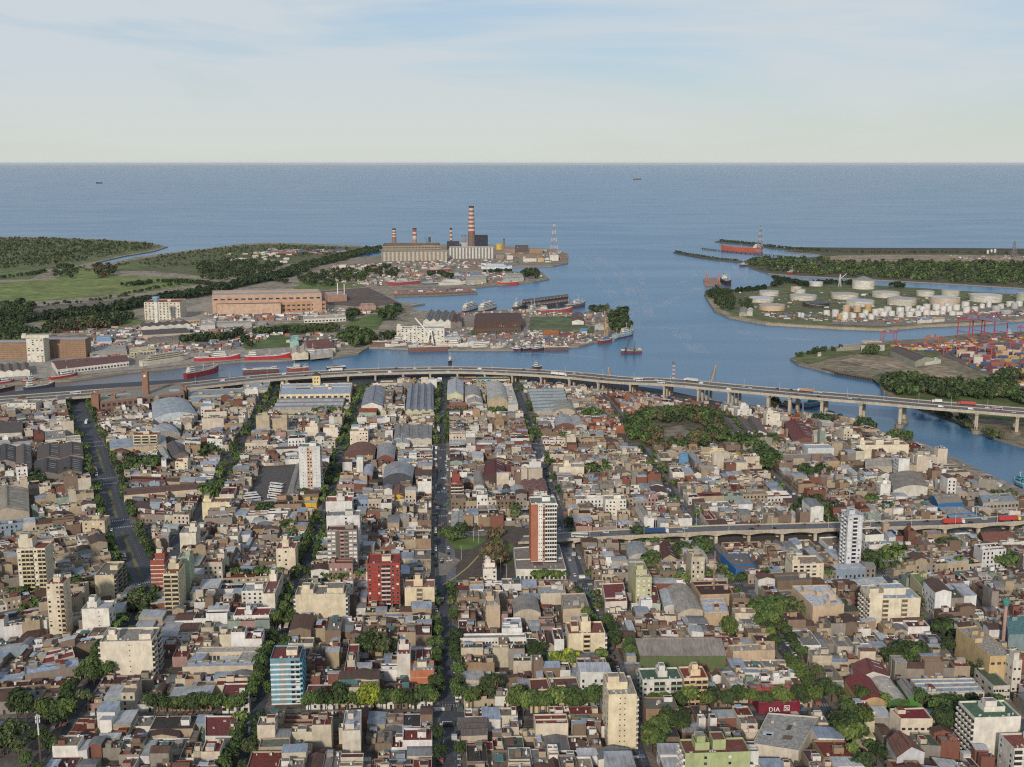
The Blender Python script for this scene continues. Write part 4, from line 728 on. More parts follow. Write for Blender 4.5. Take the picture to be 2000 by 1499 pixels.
    Hh('brown ridged roof with white frames', [(1295, 1092), (1322, 1092), (1308, 1062), (1288, 1064)], 6, 'gable', C('#5e3b34'), C('#a3957f'), 3)
    Hh('pale long shed across from the brown ridged roof', [(1362, 1092), (1382, 1090), (1362, 1058), (1342, 1060)], 6, 'gable', C('#b5b7b6'), C('#b5ab99'), 1.4)
    Hh('corner shop trimmed in bright blue', [(1437, 1112), (1480, 1112), (1462, 1082), (1408, 1082)], 5.5, 'flat', C('#78706a'), C('#1f66a8'), cat='shop', name='shop')
    Hh('red-brick roof hall beyond the viaduct arches', [(1921, 1056), (1980, 1054), (1972, 1038), (1912, 1040)], 6, 'gable', C('#87574a'), C('#81604d'), 2, axis='s')
    Hh('tall beige hall with a bright white roof panel', [(1588, 1184), (1649, 1180), (1618, 1142), (1546, 1144)], 12, 'flat', C('#c9ccce'), C('#c2a98b'), cat='hall')
    Hh('vaulted grey market shed by the hollow car park', [(1324, 1200), (1378, 1196), (1346, 1147), (1302, 1150)], 6, 'vault', C('#9f988c'), C('#b8ac98'), 3)
    Hh('white ridged shed along the vaulted market', [(1297, 1186), (1324, 1184), (1308, 1152), (1288, 1154)], 6, 'gable', C('#b0b4b6'), C('#c9c5bb'), 1.4)
    Hh('burnt-out walled yard with dark rooms', [(1368, 1162), (1432, 1160), (1418, 1133), (1350, 1135)], 8, 'flat', C('#4d3a32'), C('#b79b80'), cat='ruin', name='ruined_hall')
    Hh('light blue-grey terrace hall with pale walls', [(1376, 1200), (1424, 1198), (1416, 1167), (1366, 1169)], 8, 'flat', C('#b7bfca'), C('#b9a182'))
    Hh('maroon roofed long shed beside the olive block', [(1272, 1178), (1290, 1180), (1282, 1145), (1272, 1143)], 8, 'flat', C('#7c3d3b'), C('#a9b3a3'))
    Hh('maroon corner hall with a curved blue-white front', [(1182, 1176), (1225, 1174), (1218, 1138), (1176, 1140)], 9, 'flat', C('#824542'), C('#cfc6b8'))
    Hh('huge grey hipped warehouse above the green wall of trees', [(1250, 1281), (1418, 1281), (1398, 1247), (1232, 1248)], 9, 'gable', C('#8a837b'), C('#5d6a45'), 5, axis='s')
    Hh('pale blue lean-to beside the huge grey warehouse', [(1224, 1282), (1243, 1282), (1232, 1248), (1216, 1248)], 8, 'flat', C('#a9b8cc'), C('#a89c8c'))
    Hh('corrugated hall with a stained beige wall by the leafy lane', [(1432, 1272), (1514, 1270), (1502, 1256), (1420, 1260)], 8, 'flat', C('#a89d8e'), C('#bfa78a'))
    Hh('dark red supermarket with white lettering and skylights', [(1482, 1374), (1563, 1372), (1548, 1353), (1470, 1354)], 6, 'flat', C('#8f9090'), C('#7a2435'), cat='supermarket', name='supermarket')
    Hh('long pale shed behind the red supermarket', [(1466, 1350), (1552, 1348), (1542, 1337), (1462, 1338)], 7, 'flat', C('#9a9692'), C('#a5453f'))
    Hh('silver roofed workshop behind the corner awnings', [(1432, 1346), (1462, 1346), (1430, 1310), (1408, 1312)], 8, 'flat', C('#aab0b6'), C('#b7ab9a'))
    Hh('white factory complex with a blue-grey roof ring', [(1470, 1452), (1560, 1466), (1600, 1400), (1500, 1392)], 7, 'flat', C('#a29f98'), C('#c2b8a6'), cat='factory', name='factory')
    Hh('maroon vaulted shed with an arched yellow gable', [(1682, 1374), (1732, 1372), (1700, 1326), (1650, 1328)], 8, 'vault', C('#7c3636'), C('#b59a6c'), 3)
    Hh('pale vaulted shed with an ochre roof patch', [(1736, 1372), (1772, 1370), (1738, 1327), (1702, 1329)], 8, 'vault', C('#b5ada0'), C('#3d6b3c'), 2)
    Hh('grey shed with bright skylights and a green and yellow front', [(1774, 1364), (1800, 1363), (1772, 1330), (1752, 1332)], 8, 'gable', C('#8b8781'), C('#4f8a3c'), 1.6)
    Hh('pale stone corner mansion with a courtyard opening', [(1801, 1356), (1923, 1352), (1900, 1324), (1778, 1326)], 9, 'flat', C('#9fabb5'), C('#c6beb0'), win=(9, 2.6, (1.4, 5.6)), cat='mansion', name='mansion')
    Hh('white gabled house with a maroon roof', [(1672, 1326), (1738, 1322), (1722, 1296), (1662, 1300)], 8, 'gable', C('#7d4542'), C('#d6d2c8'), 3.5, cat='house', name='house')
    Hh('yellow roofed hall above the lower lane', [(1690, 1440), (1710, 1442), (1690, 1410), (1648, 1410)], 7, 'flat', C('#c3b242'), C('#cfc4ab'))
    Hh('brown gabled white house at the lower lane', [(1752, 1480), (1806, 1470), (1776, 1440), (1732, 1446)], 9, 'gable', C('#765043'), C('#c9cacb'), 4, cat='house', name='house')
    Hh('white house with a maroon roof and stair tower', [(1760, 1404), (1822, 1404), (1804, 1382), (1738, 1384)], 13, 'flat', C('#7e2f35'), C('#d3c5ad'), win=(5, 1.3, (3, 7)), cat='house', name='house')
    Hh('long ochre civic block with blue shop windows', [(1934, 1282), (1984, 1280), (1908, 1222), (1868, 1226)], 17, 'flat', C('#a59d92'), C('#c2a777'), win=(4, 1.4, (12,)), cat='civic building', name='civic_building')
    Hh('green roofed market hall at the right picture edge', [(1970, 1240), (2040, 1238), (2010, 1200), (1965, 1204)], 11, 'flat', C('#5f8a8a'), C('#7b8f92'))
    Hh('green roofed slab with a white skylight', [(1802, 1148), (1838, 1146), (1808, 1118), (1778, 1120)], 12, 'flat', C('#77905a'), C('#c4b48e'))
    # middle and west
    Hh('pale school with a long roof in front of the trees', [(0, 1300), (0, 1299), (0, 1298), (0, 1299)], 1, 'flat', C('#a9b8cc'), C('#a89c8c')) if 0 else None
    Hh('pale blue roofed long wing along the leafy street', [(48, 1318), (156, 1300), (152, 1284), (47, 1302)], 9, 'flat', C('#aabbd2'), C('#8f8277'))
    Hh('white three storey school wing with maroon roof', [(78, 1300), (146, 1280), (140, 1262), (92, 1272)], 8, 'flat', C('#8d423c'), C('#cfcbc0'), win=(6, 1.5, (2, 5)), cat='school', name='school')
    Hh('white podium of shops around the brick and white tower', [(1008, 1112), (1106, 1112), (1092, 1063), (1003, 1070)], 7.5, 'flat', C('#8d837a'), C('#d6d0c3'), cat='shopping podium', name='shopping_podium', win=(12, 2.2, (.4,)))
    Hh('grey sheds with a pale vault next to the white wall block', [(1003, 1200), (1056, 1198), (1048, 1170), (1002, 1172)], 7, 'vault', C('#8f8982'), C('#b5a995'), 3)
    Hh('long hall with a pale ribbed roof below the crossing', [(1056, 1160), (1105, 1158), (1102, 1143), (1050, 1144)], 8, 'flat', C('#a6a8ab'), C('#c2b6a0'))
    Hh('terrace hall with a round red tank', [(1100, 1190), (1152, 1188), (1142, 1158), (1096, 1160)], 9, 'flat', C('#9c938a'), C('#bba98e'))
    Hh('long white row building with a grey ribbed roof', [(892, 1247), (1028, 1245), (1026, 1236), (892, 1238)], 8, 'flat', C('#97948f'), C('#dad7cf'), win=(22, 1.1, (4.5,)))
    Hh('white hall with a silver roof above the row building', [(980, 1228), (1020, 1227), (1017, 1206), (982, 1207)], 9, 'flat', C('#b7bcc2'), C('#dad8d2'))
    Hh('brown terraced institute with skylight boxes', [(1078, 1350), (1134, 1348), (1126, 1322), (1070, 1324)], 11, 'flat', C('#6b5250'), C('#c9b896'), win=(6, 1.8, (5,)), cat='institute', name='institute')
    Hh('maroon terraced hall beside the brown institute', [(1036, 1354), (1077, 1352), (1068, 1324), (1034, 1326)], 11, 'flat', C('#70413d'), C('#cbb892'))
    Hh('red terraced house above the lower tree row', [(1046, 1414), (1110, 1413), (1106, 1394), (1042, 1395)], 9, 'flat', C('#84413c'), C('#cfc2ac'))
    Hh('dark sawtooth shed at the lowest crossing', [(901, 1438), (952, 1436), (950, 1404), (900, 1406)], 7, 'gable', C('#5c5452'), C('#b5a692'), 2, n=3, axis='s')
    Hh('maroon roofed corner house under the leafy street', [(430, 1362), (486, 1362), (490, 1334), (438, 1335)], 9, 'flat', C('#7b3f3f'), C('#d2cdbf'), win=(4, 1.8, (1.5, 5.2)), cat='house', name='house')
    Hh('red terraced corner house at the lower left crossing', [(400, 1438), (454, 1438), (466, 1398), (400, 1398)], 9, 'flat', C('#7e3e3c'), C('#cdc8ba'), cat='house', name='house')
    Hh('long silver roofed block running down the picture', [(668, 1428), (704, 1427), (706, 1386), (674, 1387)], 15, 'flat', C('#a5abb3'), C('#c9c0ae'))
    Hh('grey green roofed house with a stained wall', [(505, 1460), (566, 1458), (566, 1440), (510, 1442)], 9, 'flat', C('#6e7464'), C('#ab9a84'))
def school():
    q = [G(a, b, 9) for a, b in ((356, 1303), (494, 1300), (512, 1262), (392, 1264))]; take(q, 1); cx, cy = q[0]; q = [(p[0] - cx, p[1] - cy) for p in q]
    r = root('school', (cx, cy, 0), 0, 'pale blue roofed school around a white-walled courtyard', 'school'); a, b = MB(), MB(); bl = C('#a3afbf')
    for S, c in ((subq(q, 0, 1, 0, .28), bl), (subq(q, 0, 1, .72, 1), C('#b3aea4')), (subq(q, 0, .2, .28, .72), bl), (subq(q, .74, 1, .28, .72), C('#a9a59c'))): flat(a, b, S, 0, 9, C('#c3b59c'), c, par=.4, th=.3)
    link('wall', a.mesh('wall'), r); link('roof', b.mesh('roof'), r); k = subq(q, .2, .74, .28, .72)
    for i in range(9):
        if i not in (3, 4): p = lerp(k[3], k[2], (i + .5) / 9); link('window', window_mesh(3), r, (p[0], p[1] - .02, 3.2), GRID, (1.5, 1, 3.6))
    f = lerp(q[0], q[1], .5); m = MB(); m.box(k[1][0] - 11, k[1][0] - 1, k[1][1] + 1, k[1][1] + 9, 0, 7.5, 'plaster', WHITE, C('#c5c2bb'), 'tin'); link('stair_hall', m.mesh('stair_hall'), r)
    for i in range(5): p = lerp(q[0], q[1], (i + .5) / 5); m = MB(); m.box(p[0] - 2, p[0] + 2, p[1] + 4, p[1] + 7, 8.6, 9.6, 'plaster', C('#9c988e')); link('roof_light', m.mesh('roof_light'), r)
def shop_sign():
    """lettering on the supermarket front"""
    r = bpy.data.objects.get('supermarket'); A, B = G(1482, 1374, 6), G(1563, 1372, 6); ang = atan2(B[1] - A[1], B[0] - A[0]); l = hypot(B[0] - A[0], B[1] - A[1]); ox, oy, _ = r.location
    cv = bpy.data.curves.new('lettering', 'FONT'); cv.body = 'DIA'; cv.size = 3.4; cv.extrude = .06; cv.space_character = 1.05; m = bpy.data.materials.new('sign_white'); m.use_nodes = True; m.node_tree.nodes['Principled BSDF'].inputs['Base Color'].default_value = (.75, .75, .75, 1); cv.materials.append(m)
    p = lerp(A, B, .24); tmp = bpy.data.objects.new('tmp', cv); COL.objects.link(tmp); bpy.context.view_layer.update(); me = bpy.data.meshes.new_from_object(tmp.evaluated_get(bpy.context.evaluated_depsgraph_get())); bpy.data.objects.remove(tmp); o = bpy.data.objects.new('lettering', me); COL.objects.link(o); o.parent = r; o.location = (p[0] - ox + sin(ang) * .15, p[1] - oy - cos(ang) * .15, 1.3); o.rotation_euler = (pi / 2, 0, ang)
    p = lerp(A, B, .68); mb = MB(); mb.box(-1.5, 1.5, -.1, 0, 0, 3, 'paint', C('#e8e8e4')); mb.box(-1.25, 1.25, -.14, -.1, .25, 2.75, 'paint', C('#7a2435')); mb.bar((-.7, -.2, .7), (.7, -.2, 2.3), .3, 'paint', C('#e8e8e4')); mb.cyl(0, 0, .01, 0, .01, 'paint', C('#e8e8e4'), 3)
    for sx, sz in ((-.6, 2.1), (.6, .9)): mb.box(sx - .32, sx + .32, -.2, -.14, sz - .32, sz + .32, 'paint', C('#e8e8e4'))
    link('emblem', mb.mesh('emblem'), r, (p[0] - ox + sin(ang) * .08, p[1] - oy - cos(ang) * .08, 1.5), ang)
# ================================================================ THE LOTS
WALLS = [(C('#c2b6a1'), 'cream', 17), (C('#d3d0c9'), 'white', 19), (C('#a8987f'), 'beige', 17), (C('#8d857a'), 'grey', 15), (C('#9a8266'), 'ochre', 6), (C('#7d6a59'), 'brown', 12), (C('#a08279'), 'pink', 3), (C('#7d5244'), 'brick', 7), (C('#8a988a'), 'green', 2), (C('#8896a3'), 'blue', 2)]
VILLA = [(C('#9c6248'), 'orange brick', 35), (C('#8f6753'), 'brick', 25), (C('#b0968a'), 'pink', 8), (C('#a39a8c'), 'beige', 16), (C('#c9c5bd'), 'white', 14)]
ROOFS = [(C('#793a32'), 'flatroof', 'flat', 'red terrace', 17), (C('#56393a'), 'flatroof', 'flat', 'maroon terrace', 11), (C('#7d7871'), 'flatroof', 'flat', 'grey terrace', 20), (C('#948673'), 'flatroof', 'flat', 'concrete terrace', 13),
         (C('#98a5b4'), 'tin', 'shed', 'pale blue tin roof', 6), (C('#b1b4b6'), 'tin', 'shed', 'silver tin roof', 9), (C('#7b7b7c'), 'tin', 'gable', 'grey tin roof', 5), (C('#5d463d'), 'tin', 'gable', 'rusty tin roof', 6), (C('#454140'), 'flatroof', 'flat', 'dark terrace', 7), (C('#4f6051'), 'flatroof', 'flat', 'green terrace', 2)]
def pick(r, L_):
    s = r.random() * sum(x[-1] for x in L_)
    for x in L_:
        s -= x[-1]
        if s <= 0: return x
    return L_[-1]
def lot(q, rng, villa=False):
    """rooms of one lot: (quad, height, wall, roof row) ... and its facade"""
    w, l = ql(q); base = pick(rng, VILLA if villa else WALLS); two = rng.random(); H0 = rng.uniform(3.8, 5.2) if two < .42 else (rng.uniform(6.2, 8.2) if two < .88 else rng.uniform(9, 12.5))
    if not villa and rng.random() < .035: H0 = rng.uniform(12, 19); base = WALLS[rng.randrange(2)]
    if villa: H0 = rng.uniform(3, 8)
    vols = []; t = 0.; first = True
    while t < l - 2.5:
        d = rng.uniform(8, 15) if first else rng.uniform(4, 11); d = min(d, l - t)
        if l - t - d < 2.5: d = l - t
        wc = base[0] if first or rng.random() < .3 else pick(rng, VILLA if villa else WALLS)[0]; wc = vary(wc, rng)
        if first: h = H0; parts = [(0, 1)]
        else:
            k = rng.random(); h = max(2.8, H0 * rng.uniform(.45, 1.0)) if k < .85 else H0 + 2.6
            if k < .40: parts = [(0, 1)]
            elif k < .66: a = rng.uniform(.5, .72); parts = [(0, a)]
            elif k < .85: a = rng.uniform(.28, .5); parts = [(a, 1)]
            elif k < .93: parts = [(0, .36), (.62, 1)]
            else: parts = []
        for a, b in parts:
            rf = pick(rng, ROOFS); hh = h * rng.uniform(.92, 1.05) if len(parts) > 1 else h
            vols.append((subq(q, a, b, t / l, (t + d) / l), hh, wc, rf, (a, b, t, d)))
        # low partition walls / patios between
        t += d; first = False
    return base, H0, vols
def raise_volume(wm_, rm_, V, rng, detail=True):
    qd, h, wc, rf, _ = V; rc = vary(rf[0], rng, .18); kind = rf[2]; w, l = ql(qd)
    if kind == 'flat' or w < 2 or l < 2:
        par = rng.choice((.35, .8, 1.0)); flat(wm_, rm_, qd, 0, h, wc, rc, par=par, th=.22, mr='flatroof')
        zr = h - par; rooms = []
        if detail and w > 4 and l > 4:
            k = rng.random()
            if k < .72:            # a washroom on the terrace
                a = rng.uniform(.04, .55); b = rng.uniform(.04, .5); c = min(.95, a + rng.uniform(2.2, 4.5) / w); d = min(.95, b + rng.uniform(2.5, 4.5) / l)
                s2 = subq(qd, a, c, b, d); wc2 = vary(wc if rng.random() < .4 else pick(rng, WALLS)[0], rng); rf2 = pick(rng, ROOFS)
                flat(wm_, rm_, s2, zr, zr + rng.uniform(2.2, 2.9), wc2, vary(rf2[0], rng), par=.15, th=.15)
                if rng.random() < .5: rooms.append((qp(s2, .5, .5), zr + 2.4))
            if k > .2:
                for i in range(rng.randint(2, 6)):      # chimneys, vents, skylight kerbs
                    p = qp(qd, rng.uniform(.1, .85), rng.uniform(.1, .85)); s = rng.uniform(.3, 1.1); z = rng.uniform(.4, 1.3)
                    wm_.prism([(p[0], p[1]), (p[0] + s, p[1]), (p[0] + s, p[1] + s * 1.4), (p[0], p[1] + s * 1.4)], zr, zr + z, 'plaster', vary(rng.choice((CEM, WHITE, CREAM, C('#7a4a40'))), rng))
            if k < .4:
                f = rng.uniform(.3, .7); wm_.prism(subq(qd, .02, .98, f, f + .18 / l), zr, zr + rng.uniform(.8, 1.7), 'plaster', vary(wc, rng))
            if k > .75:             # a light tin canopy on the terrace
                a = rng.uniform(.05, .5); b = rng.uniform(.05, .5); s2 = subq(qd, a, min(.97, a + .42), b, min(.97, b + .4)); z = zr + 2.3
                rm_.prism(s2, z, [z + .1, z + .1, z + .5, z + .5], 'tin', vary(rng.choice((LBLUE, TINW, C('#6e5146'), C('#4f7d78'))), rng), bottom=True)
        return zr
    r = rng.uniform(.4, 1.0) if kind == 'shed' else rng.uniform(.8, 1.7)
    prof = [(0, 0), (1, r)] if kind == 'shed' else gab(r)
    if kind == 'shed' and rng.random() < .5: prof = [(0, r), (1, 0)]
    profroof(wm_, rm_, qd, 0, h, prof, wc, rc, rng.choice('ts'))
    if detail and rng.random() < .35 and l > 4:      # patch sheets of another colour
        pass
    return h + r
def facade(qd, h, rng, emit):
    p0, p1 = qd[0], qd[1]; w = hypot(p1[0] - p0[0], p1[1] - p0[1]); ang = atan2(p1[1] - p0[1], p1[0] - p0[0]); n = max(2, int(w / 2.9)); dr_ = rng.randrange(n)
    for f in range(max(1, int(h / 3.2))):
        for i in range(n):
            p = lerp(p0, p1, (i + .5) / n); p = (p[0] + sin(ang) * .02, p[1] - cos(ang) * .02)
            if f == 0 and i == dr_: emit('door', p, 0.15, ang, (1.2, 1, 2.3))
            elif rng.random() < .85: emit('window', p, 1.0 + f * 3.1, ang, (1.2, 1, 1.7))
LOTS = []; CITYW = [G(a, b) for a, b in CITY] + [(900, -100), (-900, -100)]
def cut_row(total, rng):
    out = []; x = 0.
    while x < total - 4:
        wd = rng.choice((7, 8.7, 8.7, 8.7, 10, 12, 16, 21)); 
        if total - x - wd < 5: wd = total - x
        out.append((x, x + wd)); x += wd
    return [(a / total, b / total) for a, b in out]
def make_lots():
    for bi, (a, b, n, f) in enumerate(BLOCKS):
        rng = random.Random(f'{a}{b}{n}{f}'); q = block_quad(a, b, n, f); w, l = ql(q)
        if w < 14 or l < 14: continue
        e = min(23, l * .3) / l
        rows = []
        for k, (u, v) in enumerate(cut_row(w, rng)): rows.append((subq(q, u, v, 0, e), 'near', k, b))
        for k, (u, v) in enumerate(cut_row(w, rng)): Q = subq(q, u, v, 1 - e, 1); rows.append(([Q[2], Q[3], Q[0], Q[1]], 'far', k, b))
        ml = l * (1 - 2 * e)
        if w > 30:
            mid = .5
            for k, (u, v) in enumerate(cut_row(ml, rng)):
                Q = subq(q, 0, mid, e + u * (1 - 2 * e), e + v * (1 - 2 * e)); rows.append(([Q[3], Q[0], Q[1], Q[2]], 'lcol', k, b))
            for k, (u, v) in enumerate(cut_row(ml, rng)):
                Q = subq(q, mid, 1, e + u * (1 - 2 * e), e + v * (1 - 2 * e)); rows.append(([Q[1], Q[2], Q[3], Q[0]], 'rcol', k, b))
        else:
            for k, (u, v) in enumerate(cut_row(ml, rng)):
                Q = subq(q, 0, 1, e + u * (1 - 2 * e), e + v * (1 - 2 * e)); rows.append(([Q[3], Q[0], Q[1], Q[2]], 'lcol', k, b))
        for Q, side, k, _ in rows:
            cx = sum(p[0] for p in Q) / 4; cy = sum(p[1] for p in Q) / 4; px, py = PJ(cx, cy)
            if not (-170 < px < 2170 and py < 1650): continue
            if not inpoly(cx, cy, CITYW): continue
            if py < 900 and cy > G(px, 746 if px < 1000 else 746 + (px - 1000) * .078)[1]: continue
            LOTS.append((Q, side, k, (a, b, n, f), px, py, cx, cy))
def wedge_lots():
    Q = [G(300, 1124), G(320, 1124), G(378, 1036), G(264, 1036)]
    for i in range(9):
        for j, (u, v) in enumerate(((0, .5), (.5, 1))):
            q = subq(Q, u, v, i / 9, (i + 1) / 9); q = [q[3], q[0], q[1], q[2]] if j == 0 else [q[1], q[2], q[3], q[0]]; cx = sum(p[0] for p in q) / 4; cy = sum(p[1] for p in q) / 4; px, py = PJ(cx, cy); LOTS.append((q, 'lcol' if j == 0 else 'rcol', i + 20, ('D', 'C', 'K8', 'K4'), px, py, cx, cy))
RN = {'R0': 'lowest block', 'K1': 'lower block', 'K2': 'middle block', 'K4': 'upper block', 'K3': 'fifth block', 'K7': 'fifth block', 'K8': 'middle block', 'K5': 'sixth block'}
def build_lots():
    make_lots(); wedge_lots()
    cand = []; stuff_w, stuff_r = MB(), MB(); nst = 0
    for Lt in LOTS:
        Q, side, k, blk, px, py, cx, cy = Lt; rng = random.Random(int(cx * 7 + cy * 13)); villa = (py < 850 and 1160 < px < 1620)
        base, H0, vols = lot(Q, rng, villa); keep = []
        for V in vols:
            qd = V[0]; pts = [qp(qd, u, v) for u, v in ((.5, .5), (.08, .08), (.92, .08), (.92, .92), (.08, .92))]
            if any(taken(*p) for p in pts):
                half = [subq(qd, 0, .5, 0, 1), subq(qd, .5, 1, 0, 1)]; ok = [hq for hq in half if not any(taken(*qp(hq, u, v)) for u, v in ((.5, .5), (.1, .1), (.9, .1), (.9, .9), (.1, .9)))]
                for hq in ok: keep.append((hq, V[1], V[2], V[3], V[4]))
            else: keep.append(V)
        if not keep: continue
        vis = -20 < px < 2020 and py < 1515
        cand.append((math.hypot(cx, cy) if vis else 9e9, Lt, base, H0, keep, rng))
    cand.sort(key=lambda c: c[0])
    seen = set()
    for i, (dist, (Q, side, k, blk, px, py, cx, cy), base, H0, vols, rng) in enumerate(cand):
        if i < 296 and dist < 9e8:
            wm_, rm_ = MB(), MB(); o = (sum(p[0] for p in vols[0][0]) / 4, sum(p[1] for p in vols[0][0]) / 4, 0)
            sl, sr = SNAME[blk[0]], SNAME[blk[1]]; hw = 'low' if H0 < 5.4 else ('two-storey' if H0 < 8.5 else 'tall')
            if side == 'lcol': where = f'{ordn(k + 1)} down east side of {sl}'
            elif side == 'rcol': where = f'{ordn(k + 1)} up west side of {sr}'
            elif side == 'near': where = f'{ordn(k + 1)} facing us from {sl}'
            else: where = f'{ordn(k + 1)} facing away from {sr}'
            lb = f'{hw} {base[1]} house, {vols[0][3][3]}, {where}, {RN[blk[2]]}'
            if lb in seen: lb = lb.replace(hw + ' ', '')
            if len(lb.replace('-', '').split()) > 15: lb = lb.replace(hw + ' ', '', 1)
            if lb in seen: lb = 'second ' + lb
            seen.add(lb)
            r = root('house', o, 0, lb, 'house', 'terraced houses of the old town blocks'); tops = []
            for V in vols: tops.append(raise_volume(wm_, rm_, V, rng))
            link('wall', wm_.mesh('wall', o), r); link('roof', rm_.mesh('roof', o), r)
            for V, z in zip(vols, tops):
                if V[3][2] == 'flat' and rng.random() < .5:
                    p = qp(V[0], rng.uniform(.2, .8), rng.uniform(.2, .8)); link('water_tank', tank_mesh(rng.choice((0, 1, 2, 3, 3))), r, (p[0] - o[0], p[1] - o[1], z), rng.uniform(0, 1))
            if vols[0][4][2] == 0 and side in ('near', 'lcol', 'rcol'):
                def em(kind, p, z, ang, sc): link(kind, window_mesh(rng.choice((0, 0, 1, 3))) if kind == 'window' else door_mesh(), r, (p[0] - o[0], p[1] - o[1], z), ang, sc)
                facade(vols[0][0], vols[0][1] - .8, rng, em)
        else:
            nst += 1
            for V in vols: raise_volume(stuff_w, stuff_r, V, rng)
            for V in vols:
                if V[3][2] == 'flat' and rng.random() < .25:
                    p = qp(V[0], .5, .5); stuff_w.cyl(p[0], p[1], .6, V[1] - .8, V[1] + .9, 'plaster', C('#c9c5bb'), 7)
            if vols[0][4][2] == 0 and side in ('near', 'lcol', 'rcol'):
                def em(kind, p, z, ang, sc):
                    hx, nx, ny = sc[0] / 2, sin(ang) * .05, -cos(ang) * .05
                    stuff_w.prism([(p[0] - hx * cos(ang) + nx, p[1] - hx * sin(ang) + ny), (p[0] + hx * cos(ang) + nx, p[1] + hx * sin(ang) + ny), (p[0] + hx * cos(ang), p[1] + hx * sin(ang)), (p[0] - hx * cos(ang), p[1] - hx * sin(ang))], z, z + sc[2], 'glass', GLASS)
                facade(vols[0][0], vols[0][1] - .8, rng, em)
    o = link('distant_houses', stuff_w.mesh('distant_houses')); tag(o, 'dense carpet of low flat-roofed houses filling the farther blocks', 'houses', 'houses', 'stuff')
    link('roofs', stuff_r.mesh('roofs'), o)
    print('LOTS', len(cand), 'stuff', nst, 'faces', len(stuff_w.f) + len(stuff_r.f))
# ================================================================ ROADS IN THE AIR
CONC = C('#b5a892')
def offs(P, w):
    o = []
    for i, p in enumerate(P):
        a = P[max(0, i - 1)]; b = P[min(len(P) - 1, i + 1)]; dx, dy = b[0] - a[0], b[1] - a[1]; l = hypot(dx, dy); o.append((p[0] - dy / l * w, p[1] + dx / l * w, p[2]))
    return o
def ribbon(mb, A, B, z0, z1, m, c, mtop=None, top=None):
    n = len(A); k = len(mb.v)
    for i in range(n): mb.v.extend([(A[i][0], A[i][1], A[i][2] + z0), (B[i][0], B[i][1], B[i][2] + z0), (B[i][0], B[i][1], B[i][2] + z1), (A[i][0], A[i][1], A[i][2] + z1)])
    for i in range(n - 1):
        a = k + 4 * i; b = a + 4
        mb.fc((a + 3, b + 3, b + 2, a + 2)[::-1], mtop or m, top or c); mb.fc((a, b, b + 1, a + 1)[::-1], m, c); mb.fc((a, a + 3, b + 3, b), m, c); mb.fc((a + 1, b + 1, b + 2, a + 2), m, c)
    mb.fc((k, k + 1, k + 2, k + 3), m, c); e = k + 4 * (n - 1); mb.fc((e + 3, e + 2, e + 1, e), m, c)
def dens(px, step=8):
    """pixel polyline with heights -> smooth world polyline"""
    W_ = [(*G(a, b, z), z) for a, b, z in px]; out = []
    for i in range(len(W_) - 1):
        p0 = W_[max(0, i - 1)]; p1 = W_[i]; p2 = W_[i + 1]; p3 = W_[min(len(W_) - 1, i + 2)]
        for s in range(4):
            t = s / 4; out.append(tuple(.5 * (2 * p1[k] + (p2[k] - p0[k]) * t + (2 * p0[k] - 5 * p1[k] + 4 * p2[k] - p3[k]) * t * t + (3 * p1[k] - p0[k] - 3 * p2[k] + p3[k]) * t ** 3) for k in range(3)))
    out.append(W_[-1]); return out
MW = dens([(-250, 806, 8), (-60, 792, 8), (60, 783, 8), (180, 774, 8), (357, 760.5, 8.5), (500, 745, 9), (600, 737, 9), (700, 731.5, 9.5), (800, 728.5, 10), (900, 727.5, 10.5), (1000, 731, 12), (1100, 737, 14), (1200, 747, 16), (1300, 751.5, 18), (1400, 761, 19.5), (1500, 770, 21), (1600, 779, 22), (1700, 787, 22), (1800, 796, 22), (1900, 804, 21), (2000, 812, 20), (2200, 826, 18), (2400, 840, 16)])
MWW = 38.
def viaduct(name, label, near, width, thick, cat, lanes, div=True):
    r = root(name, near[0], 0, label, cat); o = near[0]
    far = offs(near, width); A = [(p[0] - o[0], p[1] - o[1], p[2] - o[2]) for p in near]; B = [(p[0] - o[0], p[1] - o[1], p[2] - o[2]) for p in far]
    m = MB(); ribbon(m, B, A, -thick, 0, 'concrete', CONC, 'asphalt', C('#6b6c70')); link('deck', m.mesh('deck'), r)
    for nm, u, v, z in (('parapet', 0, .35, .95), ('parapet', width - .35, width, .95)) + ((('median_barrier', width / 2 - .3, width / 2 + .3, .85),) if div else ()):
        m = MB(); ribbon(m, offs(A, v), offs(A, u), .0, z, 'concrete', CONC); link(nm, m.mesh(nm), r)
    m = MB()
    for f in lanes:
        P = offs(A, f * width); L1, L2 = offs(P, .11), P
        n = len(P); solid = f < .06 or f > .94 or .45 < f < .55
        for i in range(n - 1):
            sg = hypot(P[i + 1][0] - P[i][0], P[i + 1][1] - P[i][1]); k = 1 if solid else max(1, int(sg / 9))
            for j in range(k):
                t0, t1 = j / k, (j + (1 if solid else .45)) / k
                q = [tuple(a[x] + (b[x] - a[x]) * t for x in range(3)) for a, b, t in ((L2[i], L2[i + 1], t0), (L2[i], L2[i + 1], t1), (L1[i], L1[i + 1], t1), (L1[i], L1[i + 1], t0))]
                m.poly([(a, b, c + .02) for a, b, c in q], 'paint', C('#a9a79f'))
    link('lane_marking', m.mesh('lane_marking'), r); return r, far
mway, MWF = viaduct('motorway_viaduct', 'long curving motorway viaduct crossing the whole riverfront on concrete piers', MW, MWW, 2.0, 'viaduct', (.045, .17, .3, .43, .57, .7, .83, .955))
